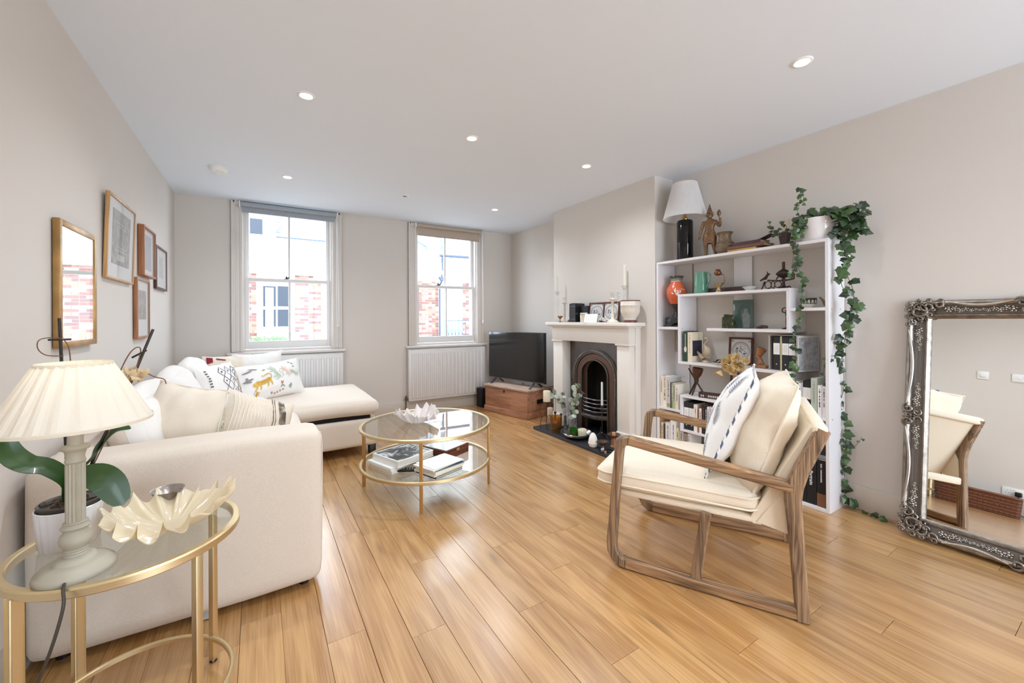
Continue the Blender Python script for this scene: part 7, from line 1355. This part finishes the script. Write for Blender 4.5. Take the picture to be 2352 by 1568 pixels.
t = thing('cylinder_vase', 'tall clear glass cylinder vase standing on the round metal tray', 'vase', (2.70, 3.185, HZ+0.012)); OBJ('glass', lathe(NB(), [(0, 0), (0.047, 0), (0.048, 0.19), (0.045, 0.19), (0.044, 0.008), (0, 0.008)], 36), crys, t, smooth=50); OBJ('water', lathe(NB(), [(0, 0.009), (0.0435, 0.009), (0.0435, 0.085), (0, 0.086)], 32), glassy('vase_water', (0.88, 0.92, 0.93), 1.0, solid=0.12, solid_col=(0.7, 0.75, 0.78)), t)
eu = [M('eucalyptus_%d' % i, c, 0.55) for i, c in enumerate(('8c9a83', 'a5b3a4', '6f7d64', 'b9c4bd'))]
def rleaf(m):
    bm = NB(); n_ = 10; c_ = bm.verts.new((0, 0.5, 0.03)); vs_ = [bm.verts.new((0.42*math.sin(2*PI*k/n_), 0.5-0.5*math.cos(2*PI*k/n_), 0.06*math.cos(4*PI*k/n_))) for k in range(n_)]
    for k in range(n_): bm.faces.new((c_, vs_[k], vs_[(k+1) % n_]))
    return mesh_of('leaf', bm, m, 60)
EL = [rleaf(m) for m in eu]
def euc(label, loc, stems, size, seed):
    t = thing('eucalyptus_branch', label, 'branches', loc); rnd = random.Random(seed)
    for pts, n_ in stems:
        P_ = catmull(pts, 6); OBJ('stem', tube(NB(), P_, 0.0022, 5), M('euc_stem', '7a6a52', 0.7), t)
        for k in range(n_):
            p = P_[int(len(P_)*(0.45+0.55*k/n_))-1]; d_ = Vector((rnd.uniform(-1, 0.3), rnd.uniform(-1, 1), rnd.uniform(-0.5, 1))).normalized(); nn = Vector((-0.8, -0.5+rnd.uniform(-.5, .5), rnd.uniform(-.4, .6))); nn = (nn-d_*nn.dot(d_)).normalized(); x_ = d_.cross(nn); s_ = size*rnd.uniform(0.65, 1.15)
            o = bpy.data.objects.new('leaf', rnd.choice(EL)); C.objects.link(o); o.parent = t; o.matrix_local = basis(p, x_*s_, d_*s_, nn*s_)
    return t
euc('eucalyptus sprigs with round grey-green leaves rising from the glass cylinder vase', (2.70, 3.185, HZ+0.022), [([(0.01, 0.0, 0.0), (0.0, -0.01, 0.15), (-0.01, -0.06, 0.30), (-0.02, -0.09, 0.42), (-0.02, -0.08, 0.50)], 11), ([(-0.01, 0.01, 0.0), (0.0, -0.01, 0.16), (0.0, -0.05, 0.28), (0.0, -0.12, 0.38), (0.0, -0.17, 0.42)], 9), ([(0, 0, 0.0), (0.0, 0.0, 0.12), (-0.01, 0.02, 0.24), (-0.02, 0.03, 0.34)], 5), ([(0, 0, 0.02), (-0.01, -0.02, 0.14), (-0.02, -0.09, 0.20), (-0.02, -0.12, 0.21)], 4)], 0.062, 3)
t = thing('bud_vase', 'small grey metal vase at the foot of the far pilaster, holding drooping branches', 'vase', (2.775, 3.395, HZ)); OBJ('vase', lathe(NB(), [(0, 0), (0.022, 0), (0.02, 0.01), (0.012, 0.03), (0.016, 0.06), (0.012, 0.10), (0.016, 0.13), (0.014, 0.13), (0.008, 0.10), (0, 0.09)], 20), M('pewter', '77736e', 0.35, 0.8), t)
euc('drooping eucalyptus branches with long dull green leaves before the far pilaster', (2.775, 3.395, HZ+0.095), [([(0, 0, 0), (0.0, 0.02, 0.12), (-0.03, 0.08, 0.24), (-0.06, 0.15, 0.26), (-0.07, 0.20, 0.24)], 9), ([(0, 0, 0.0), (0, -0.01, 0.12), (-0.01, 0.0, 0.22), (-0.02, -0.01, 0.30)], 6), ([(0, 0, 0), (-0.02, 0.02, 0.10), (-0.03, 0.03, 0.16), (-0.04, 0.05, 0.17)], 4)], 0.058, 8)
t = LT('metal_tray', 'round polished metal tray holding the glasses and candle on the hearth', 'tray', (2.655, 3.065, HZ), [(0, 0), (0.075, 0), (0.11, 0.012), (0.138, 0.034), (0.148, 0.052), (0.145, 0.054), (0.132, 0.036), (0.105, 0.016), (0.07, 0.008), (0, 0.008)], M('polished_steel', 'b9b4ae', 0.15, 1.0), n=56); 
t = thing('votive_glass', 'deep green glass tumbler in the metal tray', 'candle glass', (2.635, 3.095, HZ+0.0115)); OBJ('glass', lathe(NB(), [(0, 0), (0.034, 0), (0.038, 0.008), (0.040, 0.078), (0.037, 0.078), (0.034, 0.012), (0, 0.01)], 32), glassy('green_glass', (0.25, 0.62, 0.12), 1.0, solid=0.3, solid_col=(0.05, 0.25, 0.02)), t, smooth=50)
t = thing('candle', 'short cream pillar candle with a melted rim in the metal tray', 'candle', (2.665, 3.00, HZ+0.012)); bm = lathe(NB(), [(0, 0), (0.040, 0), (0.041, 0.06), (0.040, 0.082), (0.034, 0.086), (0.028, 0.070), (0, 0.062)], 32)
for v in bm.verts:
    if v.co.z > 0.07 and v.co.x*0.3-v.co.y > 0.015: v.co.z -= 0.016*(1+math.sin(v.co.x*140))*0.6
OBJ('wax', bm, milky('cream_wax', 'f0e9d2'), t, smooth=60)
t = thing('egg_candle_holder', 'white egg-shaped holder with a fluted lower half on the hearth', 'ornament', (2.572, 2.752, HZ)); wc = M('matt_white_ceramic', 'efece6', 0.6)
OBJ('upper_shell', lathe(NB(), [(0.040, 0.048), (0.041, 0.06), (0.036, 0.085), (0.026, 0.112), (0.012, 0.130), (0.0, 0.134)], 36), wc, t, smooth=60)
bm = NB(); rows = []; pf = [(0.020, 0), (0.034, 0.012), (0.042, 0.032), (0.044, 0.046), (0.041, 0.049)]
for r_, z in pf: rows.append([bm.verts.new(((r_-(0.0018 if k % 2 and 0.005 < z < 0.04 else 0))*math.cos(2*PI*k/48), (r_-(0.0018 if k % 2 and 0.005 < z < 0.04 else 0))*math.sin(2*PI*k/48), z)) for k in range(48)])
for a_, b_ in zip(rows, rows[1:]):
    for k in range(48): bm.faces.new((a_[k], a_[(k+1) % 48], b_[(k+1) % 48], b_[k]))
bm.faces.new(list(reversed(rows[0]))); OBJ('lower_cup', bm, wc, t, smooth=20)
LT('incense_bowl', 'small brown footed bowl with pale inside on the hearth, right of the white egg', 'bowl', (2.612, 2.668, HZ), [(0, 0), (0.022, 0), (0.018, 0.010), (0.014, 0.03), (0.03, 0.045), (0.050, 0.066), (0.052, 0.070), (0.048, 0.070), (0.030, 0.052), (0, 0.046)], M('bronze_bowl', '6e5a4c', 0.3, 0.5))
t = thing('trinket_dish', 'flat dark dish with a tiny pale pot on it at the hearth front', 'dish', (2.560, 2.615, HZ)); OBJ('dish', lathe(NB(), [(0, 0), (0.028, 0), (0.038, 0.006), (0.037, 0.008), (0.025, 0.004), (0, 0.004)], 28), M('dark_metal_dish', '3a3a3f', 0.3, 0.6), t); OBJ('tiny_pot', lathe(NB(), [(0, 0.004), (0.016, 0.004), (0.019, 0.022), (0.016, 0.026), (0.012, 0.022), (0, 0.018)], 24), M('pale_tin', 'b9bcc0', 0.3, 0.4), t)
t = thing('small_bottle', 'tiny black-capped bottle with copper base at the front corner of the hearth', 'bottle', (2.548, 2.573, HZ)); OBJ('base', lathe(NB(), [(0, 0), (0.010, 0), (0.010, 0.024), (0, 0.024)], 16), M('copper_label', 'b98b74', 0.4, 0.3), t); OBJ('cap', lathe(NB(), [(0, 0.024), (0.0105, 0.024), (0.0105, 0.060), (0, 0.061)], 16), blackp, t)
t = thing('hand_mirror', 'black-rimmed oval tray lying at the near corner of the hearth', 'tray', (2.615, 2.59, HZ)); OBJ('rim', tube(NB(), [(0.026*math.cos(2*PI*k/26), 0.042*math.sin(2*PI*k/26), 0.006) for k in range(26)], 0.006, 8, closed=True), blackp, t); OBJ('plate', lathe(NB(), [(0, 0), (0.03, 0), (0.03, 0.003), (0, 0.003)], 26), M('dark_metal_dish', '3a3a3f'), t); t.name = 'oval_tray'
t = thing('iron_candlestick', 'tall thin black iron candlestick with a pale taper before the grate', 'candlestick', (2.815, 2.885, HZ)); OBJ('rod', tube(NB(), [(0, 0, 0.05), (0, 0, 0.315)], 0.0035, 8), ironb, t); OBJ('knop', lathe(NB(), [(0, 0.05), (0.010, 0.058), (0.012, 0.066), (0.004, 0.076), (0, 0.077)], 16), ironb, t)
OBJ('cup', lathe(NB(), [(0, 0.312), (0.02, 0.314), (0.022, 0.318), (0.012, 0.32), (0.012, 0.33), (0, 0.329)], 20), ironb, t)
for a_ in (0.6, 2.7, 4.8): c_, s_ = math.cos(a_), math.sin(a_); OBJ('leg', tube(NB(), [(0, 0, 0.055), (0.035*c_, 0.035*s_, 0.055), (0.058*c_, 0.058*s_, 0.03), (0.075*c_, 0.075*s_, 0.003)], 0.0032, 6, k=5), ironb, t)
taper('tall pale taper candle in the thin iron candlestick before the grate', (2.815, 2.885, HZ+0.33), 0.225, waxm, 0.0115)
t = thing('wooden_pillar_holder', 'brown turned wooden candle holder with a shallow bowl at the near end of the hearth', 'candlestick', (2.735, 2.655, HZ)); OBJ('stem', lathe(NB(), [(0, 0), (0.032, 0), (0.032, 0.01), (0.022, 0.02), (0.024, 0.06), (0.020, 0.075), (0.022, 0.085), (0, 0.086)], 24), tw, t); OBJ('bowl', lathe(NB(), [(0.012, 0.084), (0.035, 0.092), (0.058, 0.112), (0.060, 0.118), (0.054, 0.117), (0.03, 0.101), (0, 0.098)], 32), M('copper_bowl', '8a6a55', 0.3, 0.7), t); OBJ('candle_end', cyl(NB(), (0, 0, 0.098), (0, 0, 0.135), 0.016, n=16), M('terracotta_wax', 'c79a76', 0.5), t)
t = thing('cable', 'thin black cable trailing from the grate across the hearth', 'cable', (2.80, 2.99, HZ)); OBJ('cable', tube(NB(), [(0.10, 0.0, 0.09), (0.06, -0.02, 0.02), (0.02, 0.02, 0.004), (0.01, -0.05, 0.004), (0.06, -0.10, 0.004), (0.10, -0.16, 0.004)], 0.003, 6, k=5), blackp, t)
t = thing('log_board', 'pale upright wooden block at the far side of the surround behind the candles', 'block', (2.80, 3.70, 0)); OBJ('block', box(NB(), -0.03, 0.03, -0.022, 0.022, 0, 0.19, 0.003), M('pale_block', 'cdb59a', 0.6), t)

# ------------------------------------------------------------------ ornate leaning mirror
silver = M('antique_silver', '8b8278', 0.30, 0.9, bump=(260, 0.35), var=(28, 0.35)); silverb = M('bright_silver', 'bdb6ac', 0.3, 0.95, var=(30, 0.12)); silverd = M('dark_silver', '5c544c', 0.42, 0.8)
# woven relief on the sunken panel of the frame
nt = silverd.node_tree; tc = nt.nodes.new('ShaderNodeTexCoord'); mp = nt.nodes.new('ShaderNodeMapping'); mp.inputs['Rotation'].default_value = (0, 0.785, 0); ck_ = nt.nodes.new('ShaderNodeTexChecker'); ck_.inputs['Scale'].default_value = 330; ck_.inputs[1].default_value = (0.28, 0.25, 0.22, 1); ck_.inputs[2].default_value = (0.05, 0.045, 0.04, 1)
nt.links.new(tc.outputs['Object'], mp.inputs[0]); nt.links.new(mp.outputs[0], ck_.inputs[0]); nt.links.new(ck_.outputs[0], nt.nodes['Principled BSDF'].inputs['Base Color']); bp = nt.nodes.new('ShaderNodeBump'); bp.inputs['Strength'].default_value = 0.6; bp.inputs['Distance'].default_value = 0.002; nt.links.new(ck_.outputs[1], bp.inputs['Height']); nt.links.new(bp.outputs[0], nt.nodes['Principled BSDF'].inputs['Normal'])
t = thing('leaning_mirror', 'huge ornate antique-silver framed mirror leaning on the right wall', 'mirror', (3.045, 0.785, 0.012), rot=(-0.12, 0, RZ)); MW, MH = 0.905, 1.285
prof = [(0.0, 0.0), (0.0, -0.022), (0.006, -0.034), (0.016, -0.038), (0.024, -0.033), (0.028, -0.026), (0.058, -0.016), (0.074, -0.014), (0.077, -0.020), (0.083, -0.020), (0.086, -0.014), (0.100, -0.006), (0.108, -0.004), (0.108, 0.0)]
mats_ = [silver, silverd, silverb]; seg_m = [0, 0, 0, 0, 0, 1, 1, 2, 0, 0, 0, 0, 0, 0]
def railmesh(p0, p1, inn):
    """mitred moulding from corner p0 to p1; inn = inward direction"""
    bm = NB(); d_ = (Vector(p1)-Vector(p0)).normalized(); A, B = [], []
    for s_, y in prof:
        a_ = Vector(p0)+(Vector(inn)+d_)*s_; b_ = Vector(p1)+(Vector(inn)-d_)*s_; A.append(bm.verts.new((a_.x, y, a_.y))); B.append(bm.verts.new((b_.x, y, b_.y)))
    for i in range(len(prof)-1): bm.faces.new((A[i], A[i+1], B[i+1], B[i])).material_index = seg_m[i]
    return bm
for p0, p1, inn in (((0, 0), (0, MH), (1, 0)), ((0, MH), (MW, MH), (0, -1)), ((MW, MH), (MW, 0), (-1, 0)), ((MW, 0), (0, 0), (0, 1))): OBJ('frame_rail', railmesh(p0, p1, inn), mats_, t, smooth=40)
bm = NB(); box(bm, 0.10, MW-0.10, -0.006, -0.002, 0.10, MH-0.10); OBJ('mirror_glass', bm, M('mirror_silvering', 'f4f6f5', 0.0, 1.0), t, smooth=0)
bm = NB(); box(bm, 0.01, MW-0.01, -0.001, 0.004, 0.01, MH-0.01); OBJ('backing', bm, M('backing_brown', '6b5a48', 0.9), t, smooth=0)
def curl(bm, c, r0, turns, a0, dirn=1, rad=0.006, lift=-0.034, n_=26):
    pts = []
    for k in range(n_+1):
        q = k/n_; r_ = r0*(1-0.82*q); a_ = a0+dirn*turns*2*PI*q; pts.append((c[0]+r_*math.cos(a_), lift-0.012*q, c[1]+r_*math.sin(a_)))
    tube(bm, pts, [rad*0.45, rad, rad*1.1, rad*0.8, rad*1.0], 7); return bm
def lobes(bm, c, r_, a0, a1, n_, size, lift=-0.03):
    for k in range(n_):
        a_ = a0+(a1-a0)*k/max(1, n_-1); p = Vector((c[0]+r_*math.cos(a_), lift, c[1]+r_*math.sin(a_))); q = Vector((math.cos(a_), -0.25, math.sin(a_)))
        tube(bm, [p-q*size*0.7, p, p+q*size*0.6], [size*0.35, size*0.62, size*0.30], 6, flat=(1, 0.75))
def flower(bm, c, s_, lift=-0.030):
    lathe(bm, [(0, -s_*0.34), (s_*0.26, -s_*0.2), (s_*0.36, 0), (s_*0.26, s_*0.22), (0, s_*0.35)], 8, (c[0], lift-s_*0.2, c[1]))
    for k in range(5): a_ = 2*PI*k/5+c[0]*40; lathe(bm, [(0, -s_*0.28), (s_*0.22, -s_*0.16), (s_*0.3, 0), (s_*0.22, s_*0.16), (0, s_*0.28)], 7, (c[0]+s_*0.6*math.cos(a_), lift, c[1]+s_*0.6*math.sin(a_)))
for cx, cz, sx, sz in ((0, 0, 1, 1), (0, MH, 1, -1), (MW, 0, -1, 1), (MW, MH, -1, -1)):
    def q(x, z): return (cx+sx*x, cz+sz*z)
    dr = sx*sz; bm = NB(); base_a = math.atan2(sz, sx)
    curl(bm, q(0.048, 0.062), 0.046, 1.3, base_a+PI, dr, 0.008); curl(bm, q(0.085, 0.035), 0.034, 1.25, base_a+2.6, -dr, 0.007); curl(bm, q(0.030, 0.118), 0.028, 1.1, base_a+1.2, -dr, 0.006); curl(bm, q(0.128, 0.026), 0.026, 1.1, base_a+3.6, dr, 0.006)
    curl(bm, q(0.098, 0.082), 0.020, 1.0, base_a, dr, 0.005); curl(bm, q(0.012, 0.020), 0.020, 0.9, base_a+PI, -dr, 0.006)
    for k, (x_, z_, r_, a_) in enumerate(((0.006, 0.052, 0.017, 0.5), (0.004, 0.088, 0.013, 1.5), (0.052, 0.006, 0.017, 2.5), (0.088, 0.004, 0.013, 3.5), (0.010, 0.135, 0.014, 0.9), (0.135, 0.008, 0.014, 4.0), (0.060, 0.100, 0.016, 2.0), (0.105, 0.055, 0.015, 5.0), (0.045, 0.040, 0.020, 1.2), (0.075, 0.075, 0.015, 3.0))): curl(bm, q(x_, z_), r_, 1.2, base_a+a_, dr*(1 if k % 2 else -1), 0.0055)
    lobes(bm, q(0.045, 0.05), 0.030, base_a+1.5, base_a+4.8, 9, 0.013); flower(bm, q(0.07, 0.095), 0.016, -0.03); flower(bm, q(0.10, 0.06), 0.018, -0.03); flower(bm, q(0.02, 0.09), 0.015, -0.034); flower(bm, q(0.10, 0.015), 0.015, -0.034); lobes(bm, q(0.055, 0.065), 0.05, base_a-1.2, base_a+1.2, 6, 0.012); lobes(bm, q(0.03, 0.15), 0.016, base_a+0.5, base_a+2.8, 4, 0.011); lobes(bm, q(0.155, 0.03), 0.016, base_a-2.6, base_a-0.3, 4, 0.011)
    OBJ('corner_ornament', bm, silver, t, smooth=60)
def side_orn(vertical, fixed, inn, L_):
    def q(u, s_): return (fixed+inn*s_, u) if vertical else (u, fixed+inn*s_)
    m_ = L_/2
    for u0, u1 in ((0.165, m_-0.065), (m_+0.065, L_-0.165)):   # long swooping bright beads
        pts = []
        for k in range(13): f_ = k/12; a_, b_ = q(u0+(u1-u0)*f_, 0.010+0.020*math.sin(PI*f_)); pts.append((a_, -0.036, b_))
        OBJ('swooping_bead', tube(NB(), pts, [0.003, 0.0075, 0.0085, 0.0075, 0.003], 8), silverb, t, smooth=60)
    bm = NB(); c_ = q(m_, 0.028)
    for sg in (-1, 1):
        cc = q(m_+sg*0.038, 0.020); curl(bm, cc, 0.028, 1.2, (PI/2 if vertical else 0)+(0 if sg > 0 else PI), sg*inn*(1 if vertical else -1), 0.007); cc = q(m_+sg*0.020, 0.055); curl(bm, cc, 0.020, 1.1, 1.0*sg, -sg*inn, 0.005)
    lobes(bm, c_, 0.030, 0, 2*PI*0.9, 9, 0.012); flower(bm, q(m_, 0.03), 0.022, -0.036); OBJ('centre_ornament', bm, silver, t, smooth=60)
    bm = NB()
    for u_, sg in ((0.165, 1), (m_-0.065, -1), (m_+0.065, 1), (L_-0.165, -1)):
        for k, (du, s_, sz_) in enumerate(((0, 0.052, 0.016), (0.022, 0.046, 0.014), (0.042, 0.056, 0.013), (0.062, 0.050, 0.012), (0.082, 0.057, 0.010), (0.098, 0.052, 0.008), (0.112, 0.056, 0.006))): flower(bm, q(u_+sg*du, s_), sz_*1.15)
    OBJ('flower_sprays', bm, silverb, t, smooth=60, kind='stuff')
side_orn(True, 0, 1, MH); side_orn(True, MW, -1, MH); side_orn(False, 0, 1, MW); side_orn(False, MH, -1, MW)

# ------------------------------------------------------------------ pictures and mirror on the left wall
gilt = M('rubbed_gilt', 'a98552', 0.38, 0.7, bump=(60, 0.3), var=(12, 0.25)); matc = M('picture_mount', 'e6e6e7', 0.7)
def wallpic(label, y0, y1, z0, z1, dp, fwd, mat_, kind='picture', gap=0.004, tilt=0.0, mount=0.05, art=None, thin=None, name='framed_picture', group='framed pictures on the left wall', sidemat=None):
    yc, h_, w_ = (y0+y1)/2, z1-z0, y1-y0; t = thing(name, label, 'picture' if kind == 'picture' else 'mirror', (XL+gap, yc, z0), group=group if kind == 'picture' else None, rot=(0, tilt, 0))
    for b_ in ((-w_/2, -w_/2+fwd, 0, h_), (w_/2-fwd, w_/2, 0, h_), (-w_/2+fwd, w_/2-fwd, 0, fwd), (-w_/2+fwd, w_/2-fwd, h_-fwd, h_)): OBJ('frame_rail', box(NB(), 0, dp, *b_, 0.0015, 2), mat_, t)
    if kind == 'mirror': OBJ('mirror_glass', box(NB(), 0.002, dp*0.8, -w_/2+fwd, w_/2-fwd, fwd, h_-fwd), M('mirror_silvering', 'f4f6f5'), t, smooth=0); return t
    OBJ('mount', box(NB(), 0.002, dp*0.5, -w_/2+fwd, w_/2-fwd, fwd, h_-fwd), matc, t, smooth=0)
    a0, a1, b0, b1 = mount; OBJ('drawing', box(NB(), dp*0.5, dp*0.5+0.001, -w_/2+a0, w_/2-a1, b0, h_-b1), art, t, smooth=0)
    OBJ('glazing', box(NB(), dp*0.85, dp*0.85+0.001, -w_/2+fwd, w_/2-fwd, fwd, h_-fwd), glassy('picture_glass', (1, 1, 1)), t, smooth=0); return t
t = wallpic('gilt framed rectangular mirror on the left wall reflecting brickwork', 2.345, 2.78, 1.088, 1.615, 0.022, 0.026, gilt, 'mirror', name='wall_mirror', tilt=0.0)
art = [M('engraving_%d' % i, c, 0.7, var=(s_, v)) for i, (c, s_, v) in enumerate((('a9a9a6', 26, 0.30), ('b4b7c0', 50, 0.15), ('a5a49c', 14, 0.40), ('cfcfcd', 20, 0.15)))]
ok = wood('gold_oak', 'c59a66', 'a57c4c', axis=2, rough=0.4, knots=False); cop = wood('copper_wood', 'a9714a', '8a5636', axis=2, rough=0.4, knots=False); mah = wood('dark_mahogany', '5b2f24', '3d1e18', axis=2, rough=0.3, knots=False)
t = wallpic('largest framed engraving on the left wall, in a thin gold frame', 2.955, 3.50, 1.43, 1.892, 0.017, 0.013, ok, tilt=0.03, mount=(0.10, 0.09, 0.09, 0.065), art=art[0])
bm = NB()                                                    # the drawn niche of the engraving: nested outlines and a plinth
for k, (a_, b_, c_, d_) in enumerate(((-0.13, 0.13, 0.17, 0.33), (-0.10, 0.10, 0.19, 0.31))):
    for q in ((a_, b_, c_, c_+0.004), (a_, b_, d_-0.004, d_), (a_, a_+0.004, c_, d_), (b_-0.004, b_, c_, d_)): box(bm, 0.0100, 0.0104, q[0], q[1], q[2], q[3])
box(bm, 0.0100, 0.0104, -0.07, 0.07, 0.115, 0.15); OBJ('drawn_lines', bm, M('pencil_pale', 'd2d2d0', 0.7), t, smooth=0, kind='stuff')
wallpic('pale drawing in a deep coppery wood frame, right of the large engraving', 3.70, 4.07, 1.512, 1.862, 0.034, 0.014, cop, mount=(0.07, 0.07, 0.05, 0.05), art=art[1])
wallpic('small picture in a narrow dark mahogany frame, nearest the window wall', 4.195, 4.62, 1.452, 1.80, 0.018, 0.018, mah, mount=(0.14, 0.14, 0.10, 0.08), art=art[3])
wallpic('tall narrow landscape in a copper and oak frame, below the others', 3.575, 3.93, 1.078, 1.488, 0.022, 0.016, cop, mount=(0.07, 0.07, 0.13, 0.08), art=art[2])

# ------------------------------------------------------------------ seen in the big mirror: switches, socket, wicker basket
def plate(name, label, cat, y, z, w_, h_): t = thing(name, label, cat, (XL, y, z)); OBJ('plate', box(NB(), 0.0, 0.010, -w_/2, w_/2, -h_/2, h_/2, 0.003), pl_, t); return t
t = plate('dimmer_switch', 'white square dimmer switch on the wall, seen in the big mirror', 'switch', 1.105, 1.462, 0.088, 0.088); OBJ('dial', lathe(NB(), [(0.020, 0), (0.019, 0.014), (0.0, 0.015)], 28, (0.010, 0, 0), R(PI/2, 'Y').to_3x3()), pl_, t)
t = plate('light_switch', 'white double light switch on the wall, seen at the right edge of the big mirror', 'switch', 0.82, 1.458, 0.15, 0.088)
for y in (-0.02, 0.02): OBJ('rocker', box(NB(), 0.010, 0.014, y-0.013, y+0.013, -0.016, 0.016, 0.002), pl_, t)
t = plate('power_socket', 'white double wall socket above the wicker basket, seen in the big mirror', 'socket', 0.855, 0.245, 0.15, 0.088); bm = NB()
for y in (0.037,):
    for dy, dz in ((0, 0.016), (-0.011, -0.006), (0.011, -0.006)): box(bm, 0.0098, 0.0104, y+dy-0.003, y+dy+0.003, dz-0.002, dz+0.002)
OBJ('pin_holes', bm, blackp, t, smooth=0, kind='stuff')
for y in (0.012, -0.012): OBJ('rocker', box(NB(), 0.010, 0.013, y-0.006, y+0.006, 0.02, 0.034, 0.001), pl_, t)
t = thing('plug', 'black plug in the double wall socket, its cable looping down, seen in the big mirror', 'plug', (XL+0.0105, 0.815, 0.235)); OBJ('plug_body', box(NB(), 0, 0.035, -0.024, 0.024, -0.024, 0.024, 0.008, 3), blackp, t); OBJ('cable', tube(NB(), [(0.02, 0, -0.02), (0.035, 0.01, -0.08), (0.03, 0.03, -0.15), (0.03, -0.02, -0.20), (0.03, -0.14, -0.231)], 0.0035, 6, k=5), blackp, t)
t = thing('wicker_basket', 'long low brown wicker basket on the floor by the wall, seen in the big mirror', 'basket', (-0.600, 1.095, 0)); wick = [M('wicker_%d' % i, c, 0.55) for i, c in enumerate(('7a4a33', '5f3826', '8d5a3e'))]
hx_, hy_ = 0.07, 0.29; n_u = 78; per = []
def bpt(s_, off, z):
    L_ = 2*(2*hx_+2*hy_); d_ = s_*L_; e = 1+0.06*z/0.2
    for (x0, y0, x1, y1, nx, ny) in ((-hx_, -hy_, hx_, -hy_, 0, -1), (hx_, -hy_, hx_, hy_, 1, 0), (hx_, hy_, -hx_, hy_, 0, 1), (-hx_, hy_, -hx_, -hy_, -1, 0)):
        l_ = math.hypot(x1-x0, y1-y0)
        if d_ <= l_+1e-9: return Vector(((x0+(x1-x0)*d_/l_)*e+nx*off, (y0+(y1-y0)*d_/l_)*e+ny*off, z))
        d_ -= l_
    return Vector((-hx_*e, -hy_*e, z))
for r_ in range(17):
    z = 0.010+r_*0.0105; pts = [bpt(k/n_u, 0.0045*(1 if (k+r_) % 2 else -1), z) for k in range(n_u)]; OBJ('strand', tube(NB(), pts, 0.0062, 5, closed=True), wick[r_ % 3], t, smooth=60)
bm = NB()
for k in range(39): p = bpt(k/39, 0, 0); p2 = bpt(k/39, 0, 0.185); tube(bm, [p, p2], 0.004, 5)
OBJ('uprights', bm, wick[1], t, kind='stuff'); OBJ('rim', tube(NB(), [bpt(k/40, 0, 0.193) for k in range(40)], 0.010, 6, closed=True), wick[0], t, smooth=60); OBJ('floor_panel', box(NB(), -hx_, hx_, -hy_, hy_, 0.002, 0.010), wick[1], t)
